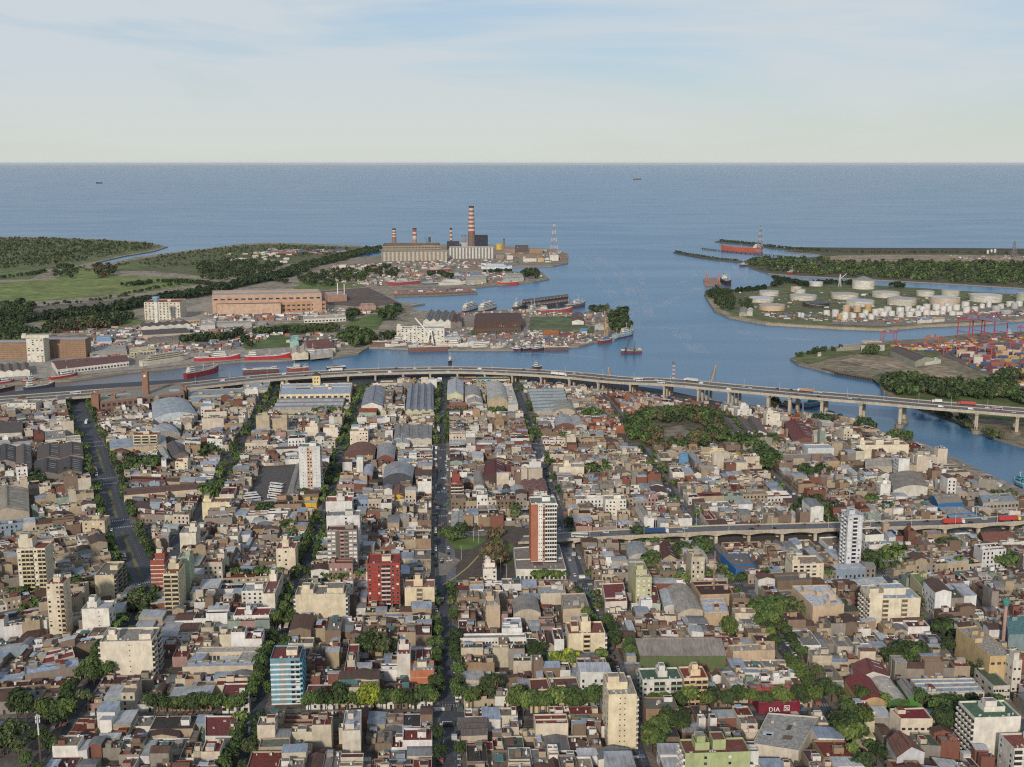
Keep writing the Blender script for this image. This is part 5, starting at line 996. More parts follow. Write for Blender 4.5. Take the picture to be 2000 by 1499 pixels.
def at_px(path, px):
    for a, b in zip(path, path[1:]):
        pa, pb = PJ(*a)[0], PJ(*b)[0]
        if pa <= px <= pb:
            t = (px - pa) / (pb - pa); d = (b[0] - a[0], b[1] - a[1]); l = hypot(*d); return tuple(a[k] + (b[k] - a[k]) * t for k in range(3)), (d[0] / l, d[1] / l)
    return path[-1], (1, 0)
o0 = MW[0]
for px in (180, 260, 370, 434, 500, 560, 620, 680, 733, 787, 840, 893, 946, 999, 1055, 1110, 1166, 1230, 1296, 1362, 1422, 1498, 1540, 1604, 1681, 1758, 1909, 1989, 2070, 2160):
    p, d = at_px(MW, px); n = (-d[1], d[0]); m = MB(); wide = px > 1450
    ang = atan2(d[1], d[0]); fr = (.16, .84) if wide else (.08, .36, .64, .92)
    x, y = p[0] - o0[0], p[1] - o0[1]; zt = p[2] - 2.0 - o0[2]
    def rect(cx, cy, a, b): return [(cx + d[0] * i * a + n[0] * j * b, cy + d[1] * i * a + n[1] * j * b) for i, j in ((-1, -1), (1, -1), (1, 1), (-1, 1))]
    hw = 1.6 if wide else 1.1
    for f in fr: m.prism(rect(x + n[0] * f * MWW, y + n[1] * f * MWW, hw, hw * 1.25), -o0[2] - 3.5, zt - 1.6, 'concrete', CONC)
    if wide:
        for f in fr: m.prism(rect(x + n[0] * f * MWW, y + n[1] * f * MWW, 1.9, 4.5), zt - 1.6, zt, 'concrete', CONC, bottom=True)
    else: m.prism(rect(x + n[0] * .5 * MWW, y + n[1] * .5 * MWW, 1.4, MWW * .48), zt - 1.6, zt, 'concrete', CONC, bottom=True)
    link('pier', m.mesh('pier'), mway)
    if 1700 < px < 2000:
        for k, f in enumerate(fr):
            m = MB(); q = [(x + n[0] * f * MWW + d[0] * cos(a) * 5 + n[0] * sin(a) * 9, y + n[1] * f * MWW + d[1] * cos(a) * 5 + n[1] * sin(a) * 9) for a in [2 * pi * i / 12 for i in range(12)]]
            m.prism(q, -o0[2] - 3.5, -o0[2] + 1.2, 'concrete', C('#938775')); link('pier_fender', m.mesh('pier_fender'), mway)
# lower ramp viaduct
RP = dens([(1012, 1061, 1.5), (1060, 1058.5, 4), (1120, 1054, 6.5), (1200, 1049.5, 8.6), (1300, 1045, 9), (1400, 1040, 9), (1500, 1037.5, 9), (1640, 1034, 9), (1760, 1030.5, 9), (1880, 1026.5, 9), (2000, 1020, 9), (2200, 1008, 9)])
ramp, RPF = viaduct('ramp_viaduct', 'lower two-lane viaduct with arched girders crossing the eastern blocks', RP, 15, 1.0, 'viaduct', (.06, .35, .65, .94), div=False)
o1 = RP[0]; RPX = [1120, 1175, 1230, 1286, 1343, 1400, 1464, 1529, 1594, 1657, 1720, 1784, 1848, 1914, 1980, 2045]
for a, b in zip(RPX, RPX[1:]):
    (p, d), (q, e) = at_px(RP, a), at_px(RP, b)
    for f in (.02, .86):
        m = MB(); k = len(m.v); S = 8
        for i in range(S + 1):
            t = i / S; x = p[0] + (q[0] - p[0]) * t - o1[0]; y = p[1] + (q[1] - p[1]) * t - o1[1]; z = p[2] + (q[2] - p[2]) * t - o1[2]; dep = .7 + 1.5 * abs(2 * t - 1) ** 2.2
            for w_, zz in ((f, -1), (f + .12, -1), (f + .12, -1 - dep), (f, -1 - dep)): m.v.append((x - d[1] * w_ * 15, y + d[0] * w_ * 15, z + zz))
        for i in range(S):
            u = k + 4 * i; v = u + 4
            for j in range(4): m.fc((u + j, u + (j + 1) % 4, v + (j + 1) % 4, v + j)[::-1], 'concrete', C('#b5a993'))
        link('girder', m.mesh('girder'), ramp)
    m = MB(); n = (-d[1], d[0]); x, y = p[0] - o1[0], p[1] - o1[1]
    for f in (.12, .88):
        cx, cy = x + n[0] * f * 15, y + n[1] * f * 15; m.prism([(cx + d[0] * i * 1.1 + n[0] * j * 1.1, cy + d[1] * i * 1.1 + n[1] * j * 1.1) for i, j in ((-1, -1), (1, -1), (1, 1), (-1, 1))], -o1[2], p[2] - o1[2] - 3.6, 'concrete', C('#bfb29b'))
    link('pier', m.mesh('pier'), ramp)
# ---------------------------------------------------------------- lamps
def lamp_meshes(h):
    a, b = MB(), MB(); a.cyl(0, 0, .14, 0, h, 'steel', C('#c9c9c4'), 6, r1=.09); a.bar((0, 0, h), (1.8, 0, h + .4), .12, 'steel', C('#c9c9c4')); b.box(1.6, 2.4, -.16, .16, h + .3, h + .45, 'steel', C('#a9a9a6')); return a.mesh('pole'), b.mesh('lamp_head')
LM = lamp_meshes(9.5)
def lamp(x, y, z, rz, label, grp):
    r = root('street_lamp', (x, y, z), rz, label, 'street lamp', grp); link('pole', LM[0], r); link('lamp_head', LM[1], r); return r
k = 0
for px in (1152, 1210, 1258, 1290, 1337, 1372, 1424, 1453, 1508, 1558, 1618, 1694, 1700, 1756, 1780, 1846, 1866, 1927, 1948, 2030):
    p, d = at_px(RP, px); near = k % 2 == 0; k += 1; f = .4 if near else 14.6; ang = atan2(d[1], d[0])
    lamp(p[0] - d[1] * f, p[1] + d[0] * f, p[2] + .95, ang + (pi / 2 if near else -pi / 2), f"white street lamp on the {'near' if near else 'far'} parapet of the lower viaduct, {ordn((k + 1) // 2)} from its west end", 'street lamps on the lower viaduct')
for i, px in enumerate(range(390, 2000, 70)):
    p, d = at_px(MW, px); ang = atan2(d[1], d[0]); lamp(p[0] - d[1] * MWW * .5, p[1] + d[0] * MWW * .5, p[2] + .85, ang + pi / 2, f'thin street lamp on the motorway median, {ordn(i + 1)} from its west end', 'street lamps on the motorway median')
for i, (px, py) in enumerate(((935, 1062), (925, 1058), (901, 1094), (978, 1118), (989, 1130), (1128, 1040), (1100, 1050))):
    x, y = G(px, py); lamp(x, y, .1, i, f'tall street lamp standing at the traffic junction, {ordn(i + 1)} of those around its lawns', 'street lamps at the traffic junction')

# ================================================================ ROUND AND TALL THINGS
def chimney(label, px, yb, yt, r0, r1, cols, base=None, cat='chimney', zb=0., cap=None):
    x, y = G(px, yb, zb); h = ztop(px, yb, yt, zb) - zb; r = root('chimney', (x, y, zb), 0, label, cat); n = len(cols); m = MB(); z0 = 0
    if base: m.cyl(0, 0, r0, 0, h * base[1], 'concrete', base[0], 14, r1=r0 + (r1 - r0) * base[1]); z0 = h * base[1]
    for i, c in enumerate(cols):
        a = z0 + (h - z0) * i / n; b = z0 + (h - z0) * (i + 1) / n; m.cyl(0, 0, r0 + (r1 - r0) * a / h, a, b, 'concrete', c, 14, r1=r0 + (r1 - r0) * b / h)
    link('shaft', m.mesh('shaft'), r); m = MB(); m.cyl(0, 0, r1 * 1.1, h - 1.5, h + .5, 'concrete', cap or C('#3b3633'), 14); link('crown_ring', m.mesh('crown_ring'), r); return r
RC, WC = C('#975547'), C('#c9beb0')
def lattice(label, px, yb, yt, w0, w1, ca, cb, cat='pylon', zb=0., n=9, arms=False, name='lattice_tower'):
    x, y = G(px, yb, zb); h = ztop(px, yb, yt, zb) - zb; r = root(name, (x, y, zb), 0, label, cat); m = MB(); t = w0 * .028 + .12
    W_ = lambda z: w0 + (w1 - w0) * min(1, (z / h) ** .7)
    for i in range(n):
        a, b = h * i / n, h * (i + 1) / n; c = ca if i % 2 else cb
        for sx, sy in ((-1, -1), (1, -1), (1, 1), (-1, 1)):
            m.bar((sx * W_(a) / 2, sy * W_(a) / 2, a), (sx * W_(b) / 2, sy * W_(b) / 2, b), t, 'paint', c)
        for (p, q) in (((-1, -1), (1, -1)), ((1, -1), (1, 1)), ((1, 1), (-1, 1)), ((-1, 1), (-1, -1))):
            m.bar((p[0] * W_(a) / 2, p[1] * W_(a) / 2, a), (q[0] * W_(b) / 2, q[1] * W_(b) / 2, b), t * .7, 'paint', c); m.bar((q[0] * W_(a) / 2, q[1] * W_(a) / 2, a), (p[0] * W_(b) / 2, p[1] * W_(b) / 2, b), t * .7, 'paint', c)
    link('lattice_frame', m.mesh('lattice_frame'), r); m = MB(); m.box(-w1 * .8, w1 * .8, -w1 * .8, w1 * .8, h - 2, h + 1, 'steel', C('#6e6a68')); link('tower_head', m.mesh('tower_head'), r); return r
lattice('red and white lattice pylon at the power station pier', 1082, 500, 436, 30, 4, C('#8f6f6c'), C('#b9b4b3'))
lattice('dark lattice pylon beside the orange tanker', 1484, 493, 442, 22, 3, C('#7a6a64'), C('#a9a5a0'))
lattice('far lattice pylon at the edge of the sand flats', 1980, 500, 473, 18, 3, C('#7a7470'), C('#8a8580'))
lattice('red and white phone mast standing behind the motorway', 1315, 756, 709, 3.2, 2.2, C('#a9574a'), C('#d5d0ca'), 'mast', n=12, name='phone_mast')
lattice('rusty antenna mast on the burnt-out walled yard', 1394, 1158, 1080, 1.1, .7, C('#b08a78'), C('#9c6f5f'), 'mast', n=14, zb=5, name='phone_mast')
chimney('tallest power station chimney, banded red and white', 921, 487, 403, 13, 8, [RC, WC] * 6 + [C('#4f4642')], (C('#7a6258'), .38))
chimney('slim red and white chimney on the white finned turbine hall', 881, 479, 446, 5, 4, [RC, WC, RC, WC, RC, WC, C('#6b3b33')], (C('#b79a78'), .2))
chimney('westernmost stubby banded chimney on the brown boiler house', 770, 481, 447, 8, 6.5, [WC, RC, WC, RC, WC, RC][::-1] + [C('#5b4a44')], (C('#8b7565'), .45))
chimney('second stubby banded chimney on the brown boiler house', 810, 480, 446, 8, 6.5, [C('#c5a488'), WC, RC, WC, RC, C('#6b5048')], (C('#a0806a'), .35))
chimney('first of three thin dark flues beside the tallest chimney', 903, 480, 461, 2.6, 2.4, [C('#8a7c72'), C('#9b8d82')])
chimney('third of three thin dark flues beside the tallest chimney', 909, 480, 460, 2.6, 2.4, [C('#7d7068'), C('#8c7f75')])
chimney('short dark stack at the east end of the boiler house', 839, 480, 464, 4, 4, [C('#6b625c'), C('#4c4643')])
chimney('short brown stack beside the yellow tank', 984, 490, 467, 3, 3, [C('#8a7b6b'), C('#7c6d5e')])
def storage_tank(label, px, py, w, h, c, top, cone=0., name='storage_tank', cat='storage tank', group=None, zb=0., rust=None):
    x, y = G(px, py, zb); sc_ = math.sqrt(x * x + y * y) / F; r = w * sc_ / 2; rt = root(name, (x, y + r * .0, zb), 0, label, cat, group); n = 28 if r > 9 else 14
    m = MB(); m.cyl(0, r, r, 0, h, 'steel', c, n)
    link('shell', m.mesh('shell'), rt); m = MB(); m.cyl(0, r, r * 1.012, h - .05, h + .35, 'steel', vary(c, random.Random(label), .1), n, top=top); 
    if cone: m.cyl(0, r, r * 1.0, h + .35, h + .4, 'steel', top, n, cone=cone, top=top)
    link('tank_roof', m.mesh('tank_roof'), rt)
    if r > 9:
        m = MB()
        for i in range(14):
            a = -pi * i / 16 + .1; m.bar((cos(a) * (r + .4), r + sin(a) * (r + .4), h * i / 14), (cos(a - .19) * (r + .4), r + sin(a - .19) * (r + .4), h * (i + 1) / 14), .5, 'steel', C('#b5b0a5'))
        link('stair', m.mesh('stair'), rt)
    return rt
TW = C('#c5beaf'); TT = C('#b5b0a6')
TANKS = [('wide white tank nearest the river bend', 1492, 592, 48, 8, TW, C('#c3c9d4'), 0), ('rust-stained wide tank below the white one', 1513, 608, 50, 9, C('#c9ab8c'), C('#b3a690'), 0), ('white tank in the back row, first from the channel mouth', 1506, 579, 37, 9, TW, TT, 0),
 ('rust-topped small tank with a cone roof near the cypress', 1557, 571, 20, 10, C('#c9b9a4'), C('#b8a796'), 2), ('short white tank beside the rust-topped one', 1565, 575, 20, 9, TW, TT, 1), ('wide white tank left of the black tank', 1575, 588, 50, 9, TW, TT, 0), ('square-set white tank at the channel', 1597, 560, 26, 9, C('#cdcac2'), C('#d0cdc6'), 0),
 ('low black tank with a flat roof', 1600, 602, 50, 8, C('#332f33'), C('#3a3639'), 0), ('largest white tank with a grey cone roof', 1692, 566, 41, 19, C('#cfcabd'), C('#8d8a84'), 9), ('wide cream tank below the cone-roofed giant', 1657, 586, 50, 10, TW, C('#b9ab9b'), 0),
 ('wide cream tank second in the middle row', 1738, 583, 50, 10, TW, C('#c1b7b0'), 0), ('broad pale tank with a bluish lid', 1687, 600, 53, 10, TW, C('#b3b8bd'), 0), ('broad grey-white tank behind the small white ones', 1770, 598, 53, 12, C('#bfb8aa'), C('#aba69e'), 0),
 ('cream drum tank right of the middle row', 1813, 580, 32, 10, TW, TT, 0), ('cream drum tank farther along the channel', 1862, 579, 32, 10, C('#bdbaa8'), TT, 0), ('very wide tank with rust patches and a white lid', 1855, 598, 54, 14, C('#c7b299'), C('#cbc6be'), 0),
 ('very wide white tank at the blue scaffold', 1937, 592, 56, 13, C('#c9c4b7'), C('#c9c5bd'), 0), ('green-grey tank at the picture edge', 2000, 588, 20, 15, C('#9da392'), TT, 0), ('yellow tank behind the power station', 975, 488, 15, 17, C('#c9a93c'), C('#c9b04c'), 0)]
for lb, *a in TANKS: storage_tank(lb, *a[:6], cone=a[6])
rg = random.Random(5)
SMALL = [(1616, 614, 12, 13), (1633, 618, 13, 20), (1641, 621, 9, 12), (1652, 622, 13, 20), (1655, 606, 14, 16), (1664, 618, 10, 12), (1668, 619, 11, 12), (1676, 607, 14, 17), (1686, 618, 14, 10), (1692, 614, 11, 15), (1697, 606, 13, 17), (1703, 622, 11, 14), (1712, 614, 13, 16), (1722, 612, 13, 16), (1728, 616, 14, 13), (1736, 606, 14, 12), (1743, 615, 12, 13),
 (1760, 613, 14, 20), (1761, 618, 12, 14), (1776, 606, 13, 14), (1778, 617, 13, 14), (1784, 612, 13, 15), (1795, 615, 12, 14), (1796, 604, 10, 12), (1804, 607, 12, 14), (1811, 614, 12, 15), (1812, 602, 13, 14), (1822, 613, 12, 10), (1832, 603, 15, 16), (1832, 613, 9, 12), (1844, 607, 11, 16), (1843, 613, 10, 9), (1852, 600, 12, 14), (1856, 607, 10, 16), (1862, 614, 12, 11), (1870, 604, 13, 16), (1872, 613, 7, 8), (1878, 613, 7, 8), (1888, 600, 14, 18), (1890, 610, 13, 18), (1906, 607, 12, 14), (1920, 600, 9, 12), (1933, 598, 9, 18), (1949, 607, 16, 15), (1957, 601, 11, 12), (1969, 612, 18, 9), (1976, 597, 14, 14), (1984, 601, 12, 16), (1993, 596, 12, 14)]
for i, (x, y, w, h) in enumerate(SMALL):
    rusty = x in (1641, 1655, 1664, 1676, 1697); c = C('#c79a4e') if x in (1641, 1697) else (C('#c9a380') if rusty else (C('#a9aaa8') if x > 1940 and i % 2 else vary(C('#d2cec5'), rg, .06)))
    h *= .66; storage_tank(f"{'amber' if x in (1641, 1697) else ('rusty' if rusty else ('silver' if x > 1940 and i % 2 else 'white'))} upright tank in the crowded tank farm, {ordn(i + 1)} counting eastwards", x, y + 3, w, h, c, vary(C('#c9c5bc'), rg), cone=1.2, group='upright tanks of the tank farm')
# water towers
def water_tower(label, px, yb, yt, col, head, rs, rh, hh, legs=False, zb=0.):
    x, y = G(px, yb, zb); h = ztop(px, yb, yt, zb) - zb; r = root('water_tower', (x, y, zb), 0, label, 'water tower'); m = MB()
    if legs:
        for i in range(4): a = pi / 4 + i * pi / 2; m.bar((cos(a) * rs, sin(a) * rs, 0), (cos(a) * rs * .5, sin(a) * rs * .5, h - hh), .5, 'paint', col)
    else: m.cyl(0, 0, rs, 0, h - hh, 'concrete', col, 12)
    link('shaft', m.mesh('shaft'), r); m = MB(); m.cyl(0, 0, rh * .55, h - hh, h - hh * .15, 'concrete', head, 14, r1=rh); m.cyl(0, 0, rh, h - hh * .15, h, 'concrete', head, 14); link('water_bowl', m.mesh('water_bowl'), r)
water_tower('white water tower with a flared blue bowl beside the white block', 307, 634, 580, C('#d9d6cc'), C('#8fb0c4'), 3.6, 6.5, 9)
water_tower('teal water tank on a red and white mast at the market', 1958, 1268, 1172, C('#b08a80'), C('#3f9a8c'), 1.0, 2.2, 3.6)
# phone mast in the lower left plaza
x, y = G(81, 1500); hm = ztop(81, 1500, 1396); r = root('phone_mast', (x, y, 0), 0, 'white phone mast with panel antennas in the lower left plaza', 'mast'); m = MB(); m.cyl(0, 0, .5, 0, hm * .62, 'steel', C('#5c4c46'), 8); m.cyl(0, 0, .4, hm * .62, hm, 'steel', C('#d5d3cd'), 8, r1=.3); link('pole', m.mesh('pole'), r)
for z in (.99, .93):
    for i in range(3): a = i * 2.1; m = MB(); m.box(cos(a) * .9 - .2, cos(a) * .9 + .2, sin(a) * .9 - .2, sin(a) * .9 + .2, hm * z - 2, hm * z, 'paint', C('#d8d6d0')); link('antenna', m.mesh('antenna'), r)
# ================================================================ HARBOUR BUILDINGS
TH = dict(ph=False, tk=False)
def far_buildings():
    T, Hh = tower, hall
    BRK = C('#8f6a57')
    Hh('red brick powerhouse with battlements and arched windows by the motorway', [(196, 786), (360, 767), (352, 747), (188, 762)], 14, 'flat', C('#9a9487'), BRK, cat='powerhouse', name='powerhouse', win=(16, 3.6, (2.2, 8)))
    for lb, px, yb, yt, w, cr in (('tall brick clock tower rising from the brick powerhouse', 287, 792, 722, 6.5, 1), ('square brick corner tower of the powerhouse at the avenue', 189, 806, 766, 8, 0), ('brick turret at the east end of the powerhouse', 362, 783, 752, 4.5, 0), ('slim brick turret on the powerhouse front', 224, 802, 768, 4, 0)):
        x, y = G(px, yb); h = ztop(px, yb, yt); r = root('brick_tower', (x, y, 0), GRID, lb, 'tower'); a, b = MB(), MB()
        flat(a, b, [(-w / 2, -w / 2), (w / 2, -w / 2), (w / 2, w / 2), (-w / 2, w / 2)], 0, h - 2.2, BRK, C('#8f6a54'), par=.3); link('wall', a.mesh('wall'), r); link('roof', b.mesh('roof'), r)
        for i in range(8):
            m = MB(); aa = i * pi / 4; X, Y = (w / 2) * max(-1, min(1, 1.5 * cos(aa))), (w / 2) * max(-1, min(1, 1.5 * sin(aa))); m.box(X - .5, X + .5, Y - .5, Y + .5, h - 2.6, h - .9, 'plaster', C('#a3765c')); link('battlement', m.mesh('battlement'), r)
        if cr: m = MB(); m.cyl(0, -w / 2 - .12, 1.4, h - 8.2, h - 8.0, 'paint', C('#d8d2c2'), 16); o = link('clock_face', m.mesh('clock_face', (0, -w / 2 - .12, h - 8)), r, (0, -w / 2 - .02, h - 7), 0); o.rotation_euler = (pi / 2, 0, 0)
    x, y = G(617, 771); r = root('yellow_tower', (x, y + 6, 0), GRID, 'pale yellow square tower with a dark pyramid roof above the cream factory', 'tower'); h = ztop(617, 771, 736); m = MB(); m.box(-4.5, 4.5, 0, 9, 0, h, 'plaster', C('#d8c48a')); link('wall', m.mesh('wall'), r)
    m = MB(); k = len(m.v); m.v.extend([(-5, -.5, h), (5, -.5, h), (5, 9.5, h), (-5, 9.5, h), (0, 4.5, h + 4)]); [m.fc((k + i, k + (i + 1) % 4, k + 4), 'flatroof', C('#4a443f')) for i in range(4)]; m.fc((k + 3, k + 2, k + 1, k), 'flatroof', C('#4a443f')); link('roof', m.mesh('roof'), r)
    for z in (h - 9, h - 4.5):
        for sx in (-1.6, 1.6): link('window', window_mesh(3), r, (sx, -.01, z), 0, (1.4, 1, 2.2))
    BR2 = C('#8d7058')
    T('long brown brick flour mill wing at the picture edge', -90, 54, 704, 670, 26, BR2, 'tttttttttttttttt', right='..', roof=C('#a9b6c6'), bands=(C('#b0987c'), .35), cat='mill', name='mill_building', **dict(ph=False))
    T('long brown brick mill wing right of the white stair tower', 87, 167, 700, 664, 26, BR2, 'tttttttttttt', right='..', roof=C('#a9b6c6'), bands=(C('#b0987c'), .35), cat='mill', name='mill_building', **dict(ph=False))
    T('white stair tower between the two brown mill wings', 54, 87, 708, 662, 24, C('#cfc8b6'), 'WWWW', right='ww', roof=C('#b5b0a5'), cat='mill', name='mill_building', shut=.5, cut=[(-.4, 1.2, .4, 1, 1.2)])
    ang = lambda a, b: atan2(G(*b)[1] - G(*a)[1], G(*b)[0] - G(*a)[0])
    T('white gridded block with a red roof behind the water tower', 283, 352, 626, 591, 52, C('#cfc8b4'), 'WWWWWWWWWW', left='WWW', right='w', roof=C('#9b5549'), rz=GRID + .0, cat='office building', name='office_building', shut=.05)
    ORN = C('#bd9c84')
    Hh('tall upper nave of the salmon coloured shipyard hall', [(414, 577), (628, 573), (622, 565), (414, 568)], 35, 'flat', C('#b5aea6'), ORN, cat='shipyard hall', name='shipyard_hall', win=(16, 3, (25,)))
    Hh('blank lower nave of the salmon coloured shipyard hall', [(424, 595), (548, 593), (550, 582), (416, 584)], 20, 'flat', C('#8d6b60'), C('#c2a48c'), cat='shipyard hall', name='shipyard_hall')
    Hh('open framed lower nave of the salmon coloured shipyard hall', [(549, 591), (636, 588), (630, 577), (551, 579)], 20, 'flat', C('#9a857a'), C('#b98c6b'), cat='shipyard hall', name='shipyard_hall', win=(9, 3, (4, 12)))
    Hh('grey roofed salmon block east of the shipyard hall', [(640, 577), (677, 575), (668, 569), (634, 571)], 14, 'flat', C('#b0b2b5'), C('#ab8672'), cat='hall')
    Hh('small salmon substation with two levels', [(700, 600), (734, 598), (730, 592), (704, 593)], 8, 'flat', C('#b09a88'), C('#b98f78'), cat='substation', name='substation')
    for i, px in enumerate((660, 673)): chimney(f'white slender mast with wire stays beside the salmon hall, {("west", "east")[i]} one', px, 588, 551 + i * 2, 1.3, 1.0, [C('#d9d5cc')], cat='mast')
    Hh('dark roofed row of white gables below the white gridded block', [(276, 640), (372, 634), (366, 628), (272, 634)], 7, 'gable', C('#5d534d'), C('#cfcabf'), 2.5, n=6)
    Hh('long dark roofed warehouse below the row of gables', [(280, 655), (372, 650), (364, 643), (276, 648)], 7, 'shed', C('#5d564f'), C('#b5aa98'), 2, axis='s')
    Hh('low dark warehouse with a pale blue roof strip', [(292, 668), (375, 660), (368, 653), (288, 660)], 6, 'flat', C('#7c7a7a'), C('#8c8172'))
    Hh('long white building with arched openings by the lawn', [(594, 624), (676, 620), (673, 614), (592, 617)], 7, 'flat', C('#bdb4a4'), C('#d5d0c4'), win=(12, 2.4, (1.5,)))
    Hh('white clinker office with three pale roofs by the harbour road', [(255, 688), (305, 684), (300, 676), (252, 680)], 9, 'flat', C('#b5ab9a'), C('#cabf9e'), win=(8, 1.5, (2, 5.4)), cat='office building', name='office_building')
    Hh('grey flat depot below the white clinker office', [(266, 700), (320, 694), (312, 686), (262, 690)], 6, 'flat', C('#a39f97'), C('#9a917f'))
    Hh('long white quayside warehouse with a maroon patched roof', [(112, 722), (252, 706), (246, 694), (100, 706)], 7, 'gable', C('#75504a'), C('#d6d1c7'), 2.4, axis='s', win=(22, 2.6, (1.4,)))
    Hh('white scalloped quayside sheds at the picture edge', [(-40, 730), (58, 724), (56, 710), (-40, 716)], 7, 'gable', C('#7b6d62'), C('#d3cec4'), 2.4, n=6)
    Hh('grey customs depots behind the quayside warehouse', [(175, 690), (248, 686), (245, 674), (176, 678)], 6, 'flat', C('#a9a8a4'), C('#9b9488'))
    Hh('white roofed shed beside the scattered depots', [(180, 706), (212, 702), (208, 694), (180, 697)], 5, 'gable', C('#cfcdc8'), C('#bdb5a8'), 1.5)
    Hh('blue and white depot roofs by the truck park', [(190, 668), (218, 666), (214, 656), (188, 658)], 6, 'gable', C('#8fa9c6'), C('#c9c6c0'), 1.6, n=3, axis='s')
    Hh('white hangar row along the truck road', [(390, 638), (420, 636), (420, 624), (392, 626)], 10, 'flat', C('#b9b4aa'), C('#cdc7ba'))
    Hh('grey hangar with orange tanks in front', [(420, 636), (492, 632), (490, 626), (421, 628)], 8, 'flat', C('#a6a39d'), C('#b0aca4'))
    Hh('salmon low office beside the white gridded block', [(333, 628), (390, 624), (388, 619), (335, 622)], 9, 'flat', C('#a9a6a2'), C('#bf9d7e'), win=(9, 1.8, (4,)))
    Hh('turquoise house at the harbour bend', [(566, 668), (583, 667), (583, 655), (567, 656)], 10, 'flat', C('#8fb5ae'), C('#96bfb3'), cat='house', name='harbour_house')
    Hh('maroon roofed workshop row at the harbour bend', [(600, 684), (655, 680), (640, 664), (596, 667)], 8, 'gable', C('#75504a'), C('#c9bfae'), 2, n=4, axis='s')
    Hh('cream gabled houses in front of the workshop row', [(570, 692), (602, 690), (600, 676), (572, 678)], 9, 'gable', C('#b9ac98'), C('#d2c6a8'), 3, n=2, cat='house', name='harbour_house')
    Hh('white roofed slipway sheds at the harbour bend', [(606, 695), (650, 690), (648, 680), (604, 684)], 6, 'gable', C('#c5c2bc'), C('#b0a696'), 1.5, n=3)
    T('white ship-like shipyard office with long window bands', 775, 868, 671, 642, 26, C('#d3cec1'), 'WWWWWWWWWWWW', right='WWW', left='ww', roof=C('#b8b3aa'), cat='shipyard office', name='shipyard_office', shut=.3, cut=[(.0, .12, .1, .6, 1.3), (.33, .43, .1, .5, 1)])
    Hh('lower wing of the white shipyard office', [(868, 662), (900, 660), (892, 650), (868, 651)], 10, 'flat', C('#aab3bd'), C('#cfcabe'), win=(7, 2, (1.5, 5)), cat='shipyard office', name='shipyard_office')
    Hh('four grey gabled shipyard sheds', [(826, 628), (882, 630), (892, 611), (836, 609)], 10, 'gable', C('#7e7a75'), C('#cbc8bf'), 5, n=4)
    Hh('maroon roofed shed beside the grey gabled sheds', [(880, 632), (902, 630), (900, 614), (884, 615)], 9, 'gable', C('#6d4444'), C('#8d857b'), 3, n=2)
    Hh('long dark brown shipyard hall with a row of roof lights', [(926, 630), (1020, 628), (1018, 612), (930, 614)], 14, 'gable', C('#5c4843'), C('#5a453c'), 4, n=2, axis='s', cat='shipyard hall', name='shipyard_hall')
    Hh('open rusty frame in front of the brown shipyard hall', [(927, 643), (1018, 640), (1018, 632), (928, 634)], 9, 'flat', C('#6b544a'), C('#66503f'), cat='shipyard hall', name='shipyard_hall', win=(14, 3, (2,)))
    Hh('white gabled shed on the shipyard lawn', [(1117, 628), (1140, 628), (1137, 612), (1117, 613)], 6, 'gable', C('#6b5049'), C('#d5d2c8'), 3)
    Hh('blue tarpaulin roofed hut on the shipyard shore', [(1132, 648), (1147, 647), (1147, 642), (1133, 642)], 4, 'gable', C('#5e9cc0'), C('#c8c4ba'), 1.2, axis='s', cat='hut', name='hut')
    Hh('white hut near the yellow crane', [(1162, 640), (1180, 639), (1178, 634), (1164, 635)], 5, 'gable', C('#cfccc4'), C('#bdb8ae'), 2, cat='hut', name='hut')
    Hh('long red roofed shelter above the barges', [(1096, 656), (1113, 652), (1110, 649), (1094, 653)], 4, 'gable', C('#a03c3c'), C('#8d8378'), 1, axis='s')
    Hh('rusty ochre container sheds on the shipyard lawn', [(1060, 652), (1092, 650), (1090, 645), (1060, 646)], 4, 'flat', C('#b57a3c'), C('#a9612e'))
    Hh('small white shed among the fishing boats', [(912, 670), (933, 669), (930, 660), (914, 661)], 6, 'gable', C('#bab7b1'), C('#c9c6be'), 3)
    Hh('pier sheds with arched pale roofs', [(909, 548), (950, 546), (948, 538), (910, 539)], 9, 'flat', C('#b5aea2'), C('#b0a898'))
    Hh('long grey green pier shed near the red tug', [(982, 545), (1023, 542), (1020, 534), (984, 535)], 9, 'flat', C('#a7a69c'), C('#b3b1a6'))
    # power station
    Hh('brown upper boiler house of the power station', [(747, 481), (860, 480), (858, 474), (750, 475)], 36, 'flat', C('#5f544d'), C('#9a8a75'), cat='power station', name='power_station', win=(40, 3, (22, 29)))
    T('ribbed lower hall in front of the brown boiler house', 745, 873, 511, 492, 40, C('#b5ad9e'), 'O.' * 16, right='..', roof=C('#6b5f56'), accent=C('#8f8576'), cat='power station', name='power_station', ph=False, fh=9)
    T('white finned turbine hall of the power station', 878, 966, 506, 484, 50, C('#c9c6be'), '.O' * 14, right='..', roof=C('#8d8a84'), accent=C('#7d7a74'), cat='power station', name='power_station', ph=False, fh=9)
    T('dark blue steel boiler frame beside the tallest chimney', 927, 953, 487, 461, 50, C('#2c3342'), 'WWW', right='w', roof=C('#3a3f49'), accent=C('#6b7480'), cat='boiler frame', name='boiler_frame', ph=False, fh=9, shut=0)
    T('dark machinery block beside the slim chimney', 873, 897, 488, 473, 40, C('#3c3a3d'), 'w.w', right='.', roof=C('#4b4a4c'), cat='boiler frame', name='boiler_frame', ph=False, fh=9, shut=.4)
    T('white ducts and hoppers under the tallest chimney', 898, 918, 486, 475, 30, C('#b9b7b4'), '.w.', right='.', roof=C('#a5a3a0'), cat='boiler frame', name='boiler_frame', ph=False, fh=9)
    r = random.Random(9)
